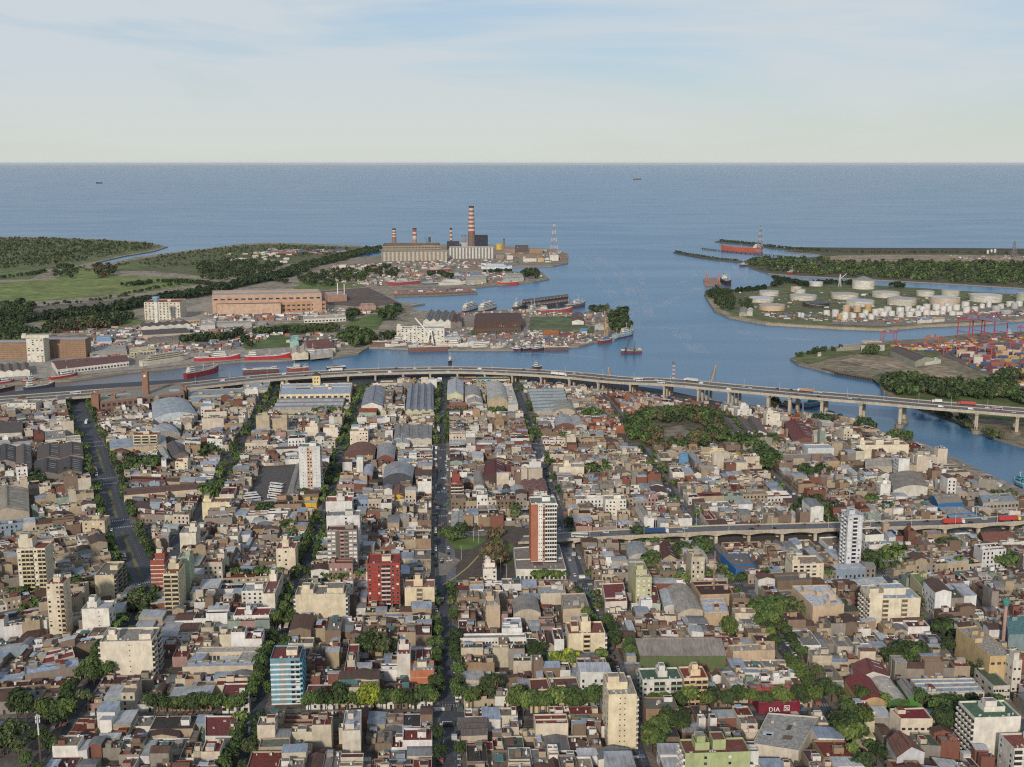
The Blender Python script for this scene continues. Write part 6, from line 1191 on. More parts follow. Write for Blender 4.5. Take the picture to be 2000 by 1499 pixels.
    for i, (x0, x1, yb, yt, wl, rf) in enumerate(((985, 1006, 496, 486, '#8f7f70', '#6b625c'), (1007, 1032, 493, 480, '#5b5556', '#58504c'), (1034, 1060, 495, 486, '#97806c', '#87705f'), (1000, 1060, 504, 497, '#877562', '#5c4a44'), (1022, 1048, 512, 506, '#cfc9bf', '#c0bab0'), (1050, 1062, 512, 505, '#c4a77e', '#b59d7f'), (1074, 1091, 510, 499, '#d0cabf', '#b9b2a8'), (1092, 1108, 508, 497, '#786a5f', '#6b5f57'), (990, 1002, 508, 500, '#c9c2b6', '#b0a89b'), (968, 984, 506, 498, '#8f8577', '#7b7166'))):
        names = ('brown shed right of the yellow tank', 'dark hall with a raised roof on the power station pier', 'reddish sheds behind the pylon', 'long low brown hall on the power station pier', 'white low store facing the channel', 'ochre store beside the white low store', 'white cabin block under the pylon', 'dark jetty house at the pier end', 'small white house beside the dark hall', 'grey switch house by the finned turbine hall')
        T(names[i], x0, x1, yb, yt, 22, C(wl), 'w.w', right='.', roof=C(rf), cat='store', name='harbour_store', ph=False, fh=6, shut=.2)
    # low houses of the harbour quarter north of the river
    for i in range(46):
        px = r.uniform(640, 860); py = r.uniform(522, 556)
        if (px > 830 and py > 530) or (px > 760 and py > 548) : continue
        sw = r.uniform(7, 20); wl = vary(C(r.choice(('#b9ad99', '#cdc7bb', '#9c6a56', '#a8a29a', '#8f8478'))), r); T(f'low harbour quarter building between the park and the docks, {ordn(i + 1)} of the scatter', px, px + sw, py, py - r.uniform(2.5, 6), r.uniform(12, 30), wl, 'w.w', right='.', roof=vary(C(r.choice(('#9b978f', '#7d4a42', '#b4b8bb', '#6d655e', '#c9c6c0'))), r), cat='harbour building', name='harbour_building', ph=False, fh=4, shut=.2, group='low buildings of the harbour quarter')
    for i in range(30):
        px = r.uniform(440, 560); py = r.uniform(496, 514); sw = r.uniform(5, 14)
        T(f'low pale hut of the settlement in the green reserve, {ordn(i + 1)} of the scatter', px, px + sw, py, py - r.uniform(2, 4), r.uniform(10, 24), vary(C(r.choice(('#c9c4ba', '#b7a99a', '#d5d1c9'))), r), '...', right='.', roof=vary(C(r.choice(('#c4c0b8', '#8d5a4e', '#7d8fa6', '#a9a59d'))), r), cat='hut', name='settlement_hut', ph=False, fh=4, group='huts of the reserve settlement')
    for i in range(40):
        px = r.uniform(150, 560); py = r.uniform(640, 690) if px < 420 else r.uniform(636, 652); sw = r.uniform(7, 22)
        if taken(*G(px, py)) or taken(*G(px + sw, py)): continue
        T(f'small depot building of the harbour yards, {ordn(i + 1)} of the scatter north of the quays', px, px + sw, py, py - r.uniform(3, 6), r.uniform(10, 26), vary(C(r.choice(('#b9ad99', '#cdc7bb', '#a8a29a', '#8f8478'))), r), 'w.w', right='.', roof=vary(C(r.choice(('#9b978f', '#b4b8bb', '#7d4a42', '#c9c6c0', '#8fa3b8'))), r), cat='depot', name='depot_building', ph=False, fh=4, shut=.2, group='depots of the harbour yards')
    # east bank
    Hh('long rusty gabled warehouse on the dirt lot', [(1788, 706), (1826, 700), (1760, 678), (1738, 684)], 8, 'gable', C('#625650'), C('#9a9c8a'), 4)
    Hh('small white outbuildings at the end of the rusty warehouse', [(1806, 708), (1838, 703), (1828, 698), (1800, 702)], 5, 'flat', C('#cfd0c4'), C('#c3c8b5'))
    Hh('white and rust roofed warehouse at the river point', [(1682, 675), (1728, 674), (1720, 664), (1684, 665)], 9, 'flat', C('#99705f'), C('#b0b5ac'))
    Hh('low pale quayside store left of the white warehouse', [(1634, 682), (1690, 678), (1684, 671), (1640, 674)], 4, 'flat', C('#aaa597'), C('#9c9585'))
    Hh('small white pump house on the river point', [(1597, 692), (1604, 691), (1603, 688), (1597, 689)], 4, 'flat', C('#c9a39a'), C('#d0c9c1'), cat='hut', name='hut')
    Hh('blue roofed stores on the tank farm quay', [(1792, 626), (1822, 624), (1820, 619), (1792, 621)], 6, 'flat', C('#3d6da0'), C('#c9c4b8'))
    Hh('white store beside the blue roofed quay store', [(1823, 625), (1845, 623), (1844, 620), (1823, 621)], 5, 'gable', C('#b7a88c'), C('#cfcabd'), 1.4, axis='s')
    Hh('grey gabled halls at the head of the tank farm', [(1444, 612), (1458, 612), (1459, 602), (1446, 602)], 6, 'gable', C('#8f8a7f'), C('#a39c8c'), 3)
    Hh('paired white sheds at the head of the tank farm', [(1458, 611), (1470, 611), (1471, 604), (1460, 604)], 6, 'vault', C('#c5c1b7'), C('#bab5a9'), 3)
    for i, (x, y) in enumerate(((1562, 621), (1568, 622), (1930, 496), (1937, 495), (1944, 494))): storage_tank(('white silo on the tank farm quay, west one', 'white silo on the tank farm quay, east one', 'first white silo on the sand flats', 'second white silo on the sand flats', 'third white silo on the sand flats')[i], x, y, 6 if i < 2 else 4, 9 if i < 2 else 11, C('#d2cfc7'), C('#c9c6be'), name='silo', cat='silo')
# ================================================================ SHIPS
def ship(label, bow, stern, hull, style='trawler', boot=None, house=None, cat='ship', name='ship', group=None, w=None, hh=None):
    rg = random.Random(label); b = G(*bow, ZW); s = G(*stern, ZW); L_ = hypot(b[0] - s[0], b[1] - s[1]); ang = atan2(b[1] - s[1], b[0] - s[0])
    r = root(name, ((b[0] + s[0]) / 2, (b[1] + s[1]) / 2, ZW), ang, label, cat, group); W_ = w or L_ * (.17 if L_ < 60 else .14); W_ = max(W_, 6); D = hh or (L_ * .075 + 2.5)
    house = house or C('#d8d4ca'); boot = boot or (hull if hull[0] > hull[2] * 2 else C('#7a2c2c')); st = [(-.5, .80, 1.12), (-.42, .95, 1.05), (-.2, 1, 1.0), (.15, 1, 1.0), (.3, .86, 1.08), (.42, .48, 1.25), (.5, .04, 1.42)]
    if style == 'barge': st = [(-.5, .9, 1), (-.45, 1, 1), (.45, 1, 1), (.5, .9, 1)]
    rows = []; mb = MB()
    lev = [(-1.2, .78), (.0, .9), (.35, .96), (.36, .96), (1.0, 1.0), (1.0, 1.0)]
    for f, bw, sh in st:
        row = []
        for z, k in lev:
            zz = z * D * sh if z > 0 else z; row.append((f * L_ * (1 if z > .3 else (.97 if f > .45 else 1)), bw * W_ / 2 * k, zz))
        rows.append(row)
    n = len(rows); m = len(lev); base = len(mb.v)
    for sgn in (1, -1):
        for row in rows:
            for x, y, z in row: mb.v.append((x, y * sgn, z))
    def id_(s_, i, j): return base + s_ * n * m + i * m + j
    for s_ in (0, 1):
        for i in range(n - 1):
            for j in range(m - 2):
                f = (id_(s_, i, j), id_(s_, i, j + 1), id_(s_, i + 1, j + 1), id_(s_, i + 1, j)); mb.fc(f if s_ == 0 else f[::-1], 'hullpaint', boot if j < 2 else hull)
    for i in range(n - 1): mb.fc((id_(0, i, m - 2), id_(1, i, m - 2), id_(1, i + 1, m - 2), id_(0, i + 1, m - 2)), 'hullpaint', C('#8b6f62') if style != 'ferry' else C('#c9c6be'))
    mb.fc(tuple(id_(0, 0, j) for j in range(m - 1)) + tuple(id_(1, 0, j) for j in range(m - 2, -1, -1)), 'hullpaint', hull)
    link('hull', mb.mesh('hull'), r)
    mb = MB()           # bulwark rail
    for i in range(n - 1):
        for s_ in (1, -1):
            a, c = rows[i][-1], rows[i + 1][-1]; mb.prism([(a[0], s_ * a[1]), (c[0], s_ * c[1]), (c[0], s_ * (c[1] - .25)), (a[0], s_ * (a[1] - .25))], [a[2] - .1, c[2] - .1, c[2] - .1, a[2] - .1], [a[2] + .9, c[2] + .9, c[2] + .9, a[2] + .9], 'hullpaint', hull if style == 'tanker' else C('#cfcac0'))
    link('bulwark', mb.mesh('bulwark'), r)
    def deck(x0, x1, wf, z0, tiers, wins=True):
        z = z0
        for t_ in range(tiers):
            h = 2.5; s = 1 - .12 * t_; xa, xb = x0 * L_ + (x1 - x0) * L_ * (1 - s) * .5, x1 * L_ - (x1 - x0) * L_ * (1 - s) * .5; y = W_ * wf * s / 2; mm_ = MB(); mm_.box(xa, xb, -y, y, z, z + h, 'paint', house); mm_.box(xa - .3, xb + .3, -y - .3, y + .3, z + h, z + h + .15, 'paint', vary(house, rg, .1))
            d_ = link('deckhouse', mm_.mesh('deckhouse'), r); m2 = MB(); m2.box(xa - .06, xb + .06, -y - .06, y + .06, z + 1.2, z + 1.9, 'glass', GLASS); link('window_band', m2.mesh('window_band'), d_); z += h + .15
        return z
    def mast(x, h, z0, c=C('#c9c4b8')):
        m_ = MB(); m_.cyl(x * L_, 0, .28, z0, z0 + h, 'steel', c, 6, r1=.15); m_.bar((x * L_, -W_ * .25, z0 + h * .7), (x * L_, W_ * .25, z0 + h * .7), .22, 'steel', c); m_.bar((x * L_, 0, z0 + h * .85), (x * L_ + h * .5, 0, z0 + h * .35), .2, 'steel', c); link('mast', m_.mesh('mast'), r)
    def funnel(x, z0, c):
        m_ = MB(); m_.cyl(x * L_, 0, W_ * .12, z0, z0 + 3.4, 'paint', c, 10); m_.cyl(x * L_, 0, W_ * .125, z0 + 2.7, z0 + 3.5, 'paint', C('#2b2a2a'), 10); link('funnel', m_.mesh('funnel'), r)
    if style == 'trawler':
        z = deck(-.12, .2, .75, D, 2 if L_ < 45 else 3); funnel(-.17, D, C('#c9812f') if rg.random() < .4 else C('#8b3030')); mast(.12, L_ * .16, z); mast(-.38, L_ * .2, D); mast(.34, L_ * .14, D)
    elif style == 'cargo':
        z = deck(-.42, -.24, .8, D, 3); funnel(-.38, z - .5, C('#b4862e')); mast(.05, L_ * .16, D); mast(.36, L_ * .14, D)
        for x in (-.12, .08, .26): m_ = MB(); m_.box(x * L_ - L_ * .06, x * L_ + L_ * .06, -W_ * .3, W_ * .3, D, D + 1.2, 'paint', C('#8c8378')); link('hatch', m_.mesh('hatch'), r)
    elif style == 'tanker':
        z = deck(-.46, -.3, .85, D, 5); funnel(-.44, z - 2, C('#a9482f')); mast(.0, 12, D); mast(.42, 12, D); m_ = MB(); m_.box(-.28 * L_, .4 * L_, -.6, .6, D, D + 1.4, 'steel', C('#b5705a')); [m_.box(x * L_ - .5, x * L_ + .5, -W_ * .4, W_ * .4, D, D + 1.1, 'steel', C('#c49a86')) for x in (-.2, -.05, .1, .25)]; link('deck_pipes', m_.mesh('deck_pipes'), r)
    elif style == 'ferry':
        z = deck(-.42, .34, .92, D, 3 if L_ < 90 else 4); funnel(-.2, z, C('#cfc9bd')); mast(.15, L_ * .1, z)
    elif style == 'tug':
        z = deck(-.1, .25, .6, D, 2); funnel(-.18, D, C('#2f6f86')); mast(.05, L_ * .28, z)
    elif style == 'barge':
        if rg.random() < .8: deck(-.44, -.3, .6, D, 1)
        m_ = MB()
        for i in range(7): x = rg.uniform(-.25, .4) * L_; y = rg.uniform(-.3, .3) * W_; s = rg.uniform(1, 3); m_.box(x - s, x + s, y - s * .6, y + s * .6, D, D + rg.uniform(.6, 2.2), 'steel', vary(C(rg.choice(('#8a5a3c', '#6b5a50', '#a89a86'))), rg))
        link('deck_cargo', m_.mesh('deck_cargo'), r)
    return r
RH, WHH, DH, BH = C('#ae2a38'), C('#cfcabf'), C('#33333a'), C('#6fa3b8')
SHIPS = [('white ferry with long upper decks moored at the quay mouth', (372, 705), (276, 720), C('#c6beac'), 'ferry', C('#b7ae98')), ('red and white fishing ship second along the inner quay', (470, 705), (380, 710), RH, 'trawler'), ('red trawler with white gear ahead of the orange-funnelled ship', (567, 703), (478, 707), RH, 'cargo'), ('red trawler farthest along the inner quay at the bend', (637, 699), (568, 703), RH, 'trawler'),
 ('dark red ship with a raised bow moored against the long roof', (427, 727), (362, 741), C('#8c2430'), 'cargo'), ('red hulled trawler with white deckhouse in the inner basin', (152, 737), (98, 746), RH, 'trawler'), ('short red trawler beside the white decked one', (74, 746), (44, 751), RH, 'trawler'), ('red trawler at the left picture edge', (28, 749), (-12, 755), RH, 'trawler'), ('dark grey vessel lying along the near quay', (108, 757), (48, 766), C('#3a4650'), 'cargo'), ('black barge at the left picture edge', (26, 761), (-20, 772), DH, 'barge'),
 ('grey salvage vessel with a crane in front of the red ships', (474, 731), (545, 728), C('#5c5250'), 'barge'), ('white fishing boat moored close behind the motorway', (560, 727), (602, 724), C('#8d4a44'), 'trawler'), ('dark hulk moored beside the motorway', (638, 724), (675, 722), DH, 'barge'), ('dark motor vessel seen end-on in mid river', (879, 713), (879, 707), DH, 'tug'),
 ('brown rusting coaster at the shipyard west end', (714, 677), (790, 674), C('#7c5a4c'), 'cargo'), ('white fishing boat before the shipyard office', (752, 681), (793, 678), WHH, 'trawler'), ('long brown hulk under the white crane', (875, 685), (798, 687), C('#7b5546'), 'barge'), ('white fishing boat alongside the brown hulk', (798, 683), (830, 680), WHH, 'trawler'), ('white patrol boat east of the white crane', (915, 681), (853, 679), WHH, 'trawler'),
 ('large white fishing boat with three decks near the small shed', (921, 683), (951, 681), WHH, 'ferry'), ('white fishing smack right of the three-decked boat', (986, 682), (959, 684), C('#c9bfae'), 'trawler'), ('navy blue tug leaving the shipyard quay', (1018, 687), (998, 685), C('#2e3a4c'), 'tug'), ('black tug moored against the white vessels', (1038, 684), (1020, 686), DH, 'tug'), ('white twin-masted vessel at the shipyard quay', (1037, 689), (1064, 684), C('#3f4144'), 'trawler'), ('long flat brown barge at the shipyard quay', (1110, 684), (1062, 685), C('#6e5144'), 'barge'), ('cream work boat beside the quay cranes', (1149, 673), (1123, 675), C('#c0b195'), 'barge'),
 ('blue and red tug under the yellow crane', (1195, 668), (1169, 672), C('#87403c'), 'tug', C('#6f8fb0')), ('pale blue research ship at the island tip', (1237, 655), (1200, 663), C('#7fb4c6'), 'trawler', C('#d3ccc0')), ('white passenger vessel in the upper row, first from the west', (902, 612), (930, 604), WHH, 'ferry'), ('white passenger vessel in the upper row beside the first', (934, 612), (966, 603), WHH, 'ferry'), ('white work ship behind the brown shipyard hall', (1000, 610), (1022, 602), C('#6b6a68'), 'trawler'),
 ('small grey ship with lattice mast in the upper dock', (1028, 615), (1056, 608), WHH, 'trawler'), ('long red freighter laid up in the upper dock', (1118, 611), (1050, 615), C('#a34a40'), 'cargo'), ('rusty white ship at the outer end of the dock', (1143, 598), (1106, 604), C('#6a625a'), 'trawler'),
 ('red fishing ship on the floating dock', (757, 561), (818, 556), C('#a34450'), 'trawler'), ('blue and white ship on the floating dock', (826, 559), (856, 557), C('#3f6488'), 'trawler'), ('bulky white ship wrapped in scaffolds on the floating dock', (910, 558), (857, 560), C('#c9c5bb'), 'ferry'), ('blue and white tug at the floating dock end', (930, 560), (912, 561), C('#54658a'), 'tug'), ('red and white ship in the narrow upper basin', (832, 534), (879, 531), C('#a8443c'), 'trawler'),
 ('large white and blue catamaran ferry by the power station', (1000, 528), (940, 528), C('#c3d2dc'), 'ferry', C('#d6dce0')), ('bright red tug off the pier sheds', (971, 558), (1011, 556), C('#b8402f'), 'tug'), ('long orange tanker at the far jetty', (1408, 490), (1488, 494), C('#b5553c'), 'tanker'), ('dark small ship off the wooded island', (1444, 521), (1461, 520), C('#4c4643'), 'tug'), ('red launch moored under the wooded island', (1537, 537), (1559, 535), C('#a8322e'), 'tug'), ('black and white coaster at the orange loading pier', (1426, 560), (1411, 551), C('#2d3138'), 'cargo'),
 ('white and black tug seen below the motorway, nearest the trees', (1546, 800), (1524, 795), C('#3a3f48'), 'tug'), ('dark tug seen below the motorway, middle one', (1566, 798), (1550, 793), C('#2c2c34'), 'tug'), ('turquoise tug seen below the motorway', (1570, 800), (1608, 790), C('#3795a3'), 'tug', C('#3795a3')), ('turquoise boats at the right edge of the canal', (1982, 945), (2003, 955), C('#3a9aac'), 'tug', C('#49a0ae')), ('crane barge anchored in mid river', (1213, 691), (1253, 690), C('#6b5a4f'), 'barge'), ('low dark boat beside the crane barge', (1040, 722), (1056, 720), DH, 'tug'),
 ('tiny ship far out at sea on the west side', (188, 359), (199, 358.6), DH, 'cargo'), ('tiny pale ship far out at sea near the middle', (1237, 351.5), (1250, 351), C('#b0a89c'), 'cargo'), ('blue river boat at the container quay', (1964, 657), (1978, 656), C('#3f6f96'), 'tug')]
def ships():
    for s in SHIPS: ship(s[0], s[1], s[2], s[3], s[4], house=s[5] if len(s) > 5 else None)
    # floating dock and laid-up dock walls
    for lb, px, z0, z1, c in (('long rusty floating dock carrying ships in the upper basin', [(770, 577), (928, 571), (922, 564), (775, 569)], ZW, 2.4, '#8a5f4a'), ('dark floating dock wall, outer of the pair', [(1020, 601), (1110, 588), (1110, 583), (1020, 594)], ZW, 9, '#3e3a3c'), ('dark floating dock wall, inner of the pair', [(1030, 606), (1112, 595), (1108, 591), (1026, 601)], ZW, 7, '#4a4547'), ('orange loading platform off the wooded shore', [(1376, 557), (1408, 557), (1400, 545), (1374, 546)], ZW, 3, '#8c6a55')):
        P = [G(a, b) for a, b in px]; cx, cy = P[0]; r = root('floating_dock', (cx, cy, 0), 0, lb, 'floating dock'); a = MB(); a.prism([(p[0] - cx, p[1] - cy) for p in P], z0, z1, 'steel', C(c)); link('pontoon', a.mesh('pontoon'), r)
        Q = [(p[0] - cx, p[1] - cy) for p in P]; a = MB(); 
        for k in range(14): p = lerp(Q[0], Q[1], (k + .5) / 14); a.box(p[0] - 1.2, p[0] + 1.2, p[1] - .8, p[1] + .4, z1, z1 + 2, 'steel', vary(C('#a86a48'), random.Random(k), .3))
        link('bollard_row', a.mesh('bollard_row'), r)
    # jetties
    for lb, pts, w in (('long timber jetty behind the orange tanker', [(1370, 485.5), (1400, 489), (1470, 496), (1530, 501), (1575, 507)], 5), ('trestle pier leading to the orange loading platform', [(1398, 556), (1412, 565), (1428, 572)], 5), ('curved sheet-pile wall along the dock island shore', [(1606, 721), (1640, 730), (1680, 737), (1718, 743)], 2.5)):
        P = [G(*p) for p in pts]; o = P[0]; r = root('jetty', (*o, 0), 0, lb, 'jetty'); a = MB(); Q = [(p[0] - o[0], p[1] - o[1], 1.6) for p in P]; ribbon(a, offs(Q, w), offs(Q, -w), -1.0, 0, 'concrete', C('#6b5d50')); link('walkway', a.mesh('walkway'), r); a = MB()
        for p, q in zip(Q, Q[1:]):
            for i in range(8): x, y = lerp(p, q, (i + .5) / 8); a.cyl(x, y - w * .8, .8, -4, .7, 'bark', C('#5b4c41'), 6); a.cyl(x, y + w * .8, .8, -4, .7, 'bark', C('#5b4c41'), 6)
        link('piles', a.mesh('piles'), r)
# ================================================================ CRANES
def boom_crane(label, px, yb, tip, c, wbase=6, name='crane', zb=0., mh=14, foot=True):
    x, y = G(px, yb, zb); tx = G(tip[0], yb)[0] - G(px, yb)[0]; th = ztop(tip[0], yb, tip[1], zb) - zb; r = root(name, (x, y, zb), 0, label, 'crane'); m = MB(); k = wbase / 2
    for a, b in ((-k, -k), (k, -k), (k, k), (-k, k)): m.bar((a, b, 0), (a * .3, b * .3, mh), wbase * .1 + .3, 'paint', c)
    m.box(-k * .5, k * .5, -k * .5, k * .5, mh - 2, mh + 2.2, 'paint', c); link('mast', m.mesh('mast'), r); m = MB(); n = 7; w = wbase * .16 + .3
    for s in (-1, 1): m.bar((0, s * k * .4, mh * .7), (tx, 0, th), w, 'paint', c)
    for i in range(n): t = (i + .5) / n; u = (i + 1.2) / n; m.bar((tx * t, k * .4 * (1 - t), mh * .7 + (th - mh * .7) * t), (tx * u, -k * .4 * (1 - u), mh * .7 + (th - mh * .7) * u), w * .5, 'paint', c)
    link('boom', m.mesh('boom'), r); m = MB(); m.bar((tx, 0, th), (-k * 1.5 * (1 if tx > 0 else -1), 0, mh * 1.15), .35, 'steel', C('#55504c')); m.bar((tx, 0, th), (tx, 0, th * .35), .3, 'steel', C('#55504c')); link('cable', m.mesh('cable'), r); return r
def gantry(label, pA, pB, h, dep, c, boom=None, t=1.3):
    A, B = G(*pA), G(*pB); r = root('gantry_crane', (*A, 0), atan2(B[1] - A[1], B[0] - A[0]), label, 'gantry crane'); w = hypot(B[0] - A[0], B[1] - A[1]); 
    for x in (0, w):
        for y in (0, dep): m = MB(); m.bar((x, y, 0), (x * .96 + w * .02, y, h), t, 'paint', c); link('leg', m.mesh('leg'), r)
    m = MB(); [m.bar((-1, y, h), (w + 1, y, h), t * 1.3, 'paint', c) for y in (0, dep)]; [m.bar((x, 0, h), (x, dep, h), t, 'paint', c) for x in (0, w)]; [m.bar((x, 0, h * .35), (x, dep, h * .35), t * .8, 'paint', c) for x in (0, w)]; link('portal_beam', m.mesh('portal_beam'), r)
    m = MB(); m.box(w * .4, w * .6, dep * .2, dep * .8, h - 1, h + 4, 'paint', C('#7c8fa3')); link('machinery_house', m.mesh('machinery_house'), r)
    if boom:
        m = MB(); m.bar((w * .5, -boom[0], h + 1.5), (w * .5, boom[1], h + 1.5), t * 1.6, 'paint', C('#6f8ca8')); m.bar((w * .5, dep * .5, h + 13), (w * .5, -boom[0], h + 2), .6, 'paint', c); m.bar((w * .5, dep * .5, h + 13), (w * .5, boom[1], h + 2), .6, 'paint', c); link('boom', m.mesh('boom'), r)
        m = MB(); [m.bar((x, dep * .5, h), (w * .5, dep * .5, h + 14), t, 'paint', c) for x in (0, w)]; link('apex_frame', m.mesh('apex_frame'), r)
    return r
def cranes():
    boom_crane('white A-frame luffing crane before the shipyard office', 841, 672, (812, 622), C('#d8d5cc'), 9, mh=20); boom_crane('tall ochre tower crane on the shipyard shore', 1183, 664, (1180, 608), C('#a98a4c'), 6, mh=24)
    boom_crane('orange boom crane reaching above the motorway', 1384, 768, (1396, 714), C('#c98a35'), 5, mh=6); boom_crane('black lattice crane on the mid-river barge', 1222, 689, (1232, 658), C('#3c3a3a'), 4, mh=5); boom_crane('twin-legged spud rig on the mid-river barge', 1239, 689, (1240, 667), C('#5c5854'), 4, mh=8)
    boom_crane('dark slender crane at the upper dock', 1044, 608, (1043, 578), C('#8b8680'), 5, mh=14); boom_crane('orange loading arm, west one on the loading platform', 1381, 552, (1381, 533), C('#b5684c'), 6, mh=18); boom_crane('orange loading arm, east one on the loading platform', 1403, 554, (1402, 535), C('#b5684c'), 6, mh=18)
    boom_crane('orange work crane between the motorway and the river', 1190, 742, (1188, 718), C('#c58a4a'), 5, mh=5); boom_crane('blue crane on the brown boiler house', 834, 480, (830, 461), C('#3f5f86'), 7, mh=12); boom_crane('yellow digger arm in the construction pit', 808, 746, (812, 738), C('#c58a3a'), 3, mh=3)
    boom_crane('white pier crane by the tank farm jetties', 1640, 560, (1652, 535), C('#cfcac0'), 5, mh=25)
    RD = C('#b04450'); OG = C('#b8583c')
    gantry('big red ship-to-shore crane nearest the tank farm quay', (1892, 664), (1922, 662), 32, 26, RD, (45, 35), 1.3); gantry('second big red ship-to-shore crane at the picture edge', (1940, 664), (1966, 662), 28, 26, RD, (34, 50), 1.2)
    gantry('small red yard crane by the white warehouse', (1719, 672), (1744, 674), 18, 20, RD, None, .9); gantry('orange yard crane west of the container stacks', (1806, 682), (1832, 684), 18, 20, OG, None, .9); gantry('orange yard crane among the blue containers', (1843, 694), (1868, 696), 18, 20, OG, None, .9); gantry('red yard crane at the right picture edge', (1986, 660), (2010, 662), 17, 20, RD, None, .9); gantry('orange yard crane deep in the container stacks', (1905, 700), (1936, 703), 17, 20, OG, None, .9); gantry('red yard crane behind the white container stacks', (1972, 692), (1996, 694), 17, 20, RD, None, .9)
# ================================================================ CONTAINERS
CC = [('#a03034', 'red'), ('#9c5a42', 'orange'), ('#2f5583', 'blue'), ('#c9c5bd', 'white'), ('#8b8f94', 'grey'), ('#b8923c', 'yellow'), ('#7b2e35', 'maroon'), ('#3f7386', 'teal'), ('#c9a26a', 'tan')]
def containers():
    ms = {}
    for h, n in CC:
        m = MB(); c0 = C(h); g_ = sum(c0) / 3; m.box(-6.1, 6.1, -1.22, 1.22, 0, 2.6, 'paint', tuple(x * .68 + g_ * .32 for x in c0))
        for i in range(-5, 6): m.box(i * 1.1 - .12, i * 1.1 + .12, -1.27, -1.22, .15, 2.45, 'paint', C(h, .85)); 
        ms[n] = m.mesh('shipping_container')
    r = random.Random(3); k = 0; a0 = atan2(G(2000, 715)[1] - G(1850, 690)[1], G(2000, 715)[0] - G(1850, 690)[0])
    Y = [G(*p) for p in ((1846, 686), (1905, 668), (2060, 662), (2120, 720), (2080, 790), (1990, 745), (1912, 722))]; x0, x1 = min(p[0] for p in Y), max(p[0] for p in Y); y0, y1 = min(p[1] for p in Y), max(p[1] for p in Y)
    y = y0; row_ = 0
    while y < y1:
        row_ += 1; col_ = 0; x = x0; rowc = r.choice(CC)
        while x < x1:
            if r.random() < .05: rowc = r.choice(CC)
            if inpoly(x, y, Y) and r.random() < .72 and k < 298:
                px, py = PJ(x, y)
                if px < 2040:
                    hh = r.choice((1, 1, 2, 3, 3, 4)); col_ += 1
                    cc = rowc if r.random() < .6 else r.choice(CC)
                    for i in range(hh):
                        if r.random() < .25: cc = r.choice(CC)
                        if k < 298: o = link('shipping_container', ms[cc[1]], None, (x, y, .35 + i * 2.62), .05); tag(o, f'{cc[1]} shipping container, {ordn(i + 1)} tier of {ordn(col_)} stack in {ordn(row_)} row of the container yard', 'shipping container', f'{cc[1]} containers in the yard'); k += 1
            x += 13.4
        y += 9.0 if r.random() < .7 else 16
    for i in range(16):      # rail and road boxes in the northern yards
        px, py = ((225 + i * 4.2, 641 + (i % 3) * 2), (118 + i * 4, 650))[i % 2]; cc = r.choice(CC); x, y = G(px, py); o = link('shipping_container', ms[cc[1]], None, (x, y, .35), r.uniform(-.1, .1)); tag(o, f'{cc[1]} shipping container on the truck park north of the mill, {ordn(i + 1)} of its line', 'shipping container', f'{cc[1]} containers at the truck park')
    for i in range(60):
        px = r.uniform(520, 668) ; py = 490 + abs(px - 590) * .0 + r.uniform(0, 8) ; cc = r.choice(CC[:5]); x, y = G(px, py)
        o = link('shipping_container', ms[cc[1]], None, (x, y, .35 + 2.6 * (i % 2)), r.uniform(-.05, .05), (2.0, 2, 1.3)); tag(o, f'{cc[1]} freight box in the far depot among the reserve trees, {ordn(i + 1)} of the pile', 'shipping container', f'{cc[1]} freight boxes of the far depot')
# ================================================================ VEHICLES
def car_parts(c, kind='car'):
    b, g, w = MB(), MB(), MB(); L_ = {'car': 4.3, 'van': 5.4}[kind]; h = L_ / 2
    def loft(mb, P, y0, y1, m, col):
        k = len(mb.v); n = len(P)
        for y, s in ((-y0, 1), (y0, 1)): mb.v.extend((x, y if z < .8 else (y / y0) * y1, z) for x, z in P)
        for i in range(n): j = (i + 1) % n; mb.fc((k + i, k + j, k + n + j, k + n + i), m, col)
        mb.fc(tuple(range(k + n - 1, k - 1, -1)), m, col); mb.fc(tuple(range(k + n, k + 2 * n)), m, col)
    if kind == 'car':
        loft(b, [(-h, .3), (h, .3), (h, .68), (h - .25, .78), (h - 1.1, .9), (-h + .5, .95), (-h, .85)], .88, .84, 'paint', c); loft(g, [(h - 1.2, .9), (h - 1.9, 1.36), (-h + 1.2, 1.38), (-h + .55, .94)], .80, .66, 'glass', C('#22262b')); b.box(-h + 1.25, h - 1.9, -.64, .64, 1.37, 1.43, 'paint', c)
    else:
        loft(b, [(-h, .35), (h, .35), (h, 1.0), (h - .9, 1.25), (h - 1.3, 2.1), (-h, 2.15)], .95, .9, 'paint', c); g.box(h - 1.75, h - 1.2, -.92, .92, 1.3, 1.95, 'glass', C('#22262b'))
    ws = []
    for x in (-h * .62, h * .62):
        for y in (-.86, .86):
            m = MB(); k = 10
            for s in (-.11, .11): m.v.extend((x + .33 * cos(2 * pi * i / k), y + s, .33 + .33 * sin(2 * pi * i / k)) for i in range(k))
            for i in range(k): j = (i + 1) % k; m.fc((i, j, k + j, k + i), 'paint', C('#1b1b1c'))
            m.fc(tuple(range(k)), 'paint', C('#77787a')); m.fc(tuple(range(2 * k - 1, k - 1, -1)), 'paint', C('#77787a')); ws.append(m.mesh('wheel'))
    return b.mesh('car_body'), g.mesh('cabin_glass'), ws
CARC = [('#d6d6d3', 'white', 9), ('#a9acae', 'silver', 6), ('#55585c', 'grey', 5), ('#232528', 'black', 5), ('#7b2626', 'red', 2), ('#2f4a73', 'blue', 2), ('#3f7d72', 'teal', 1)]
CM = {}
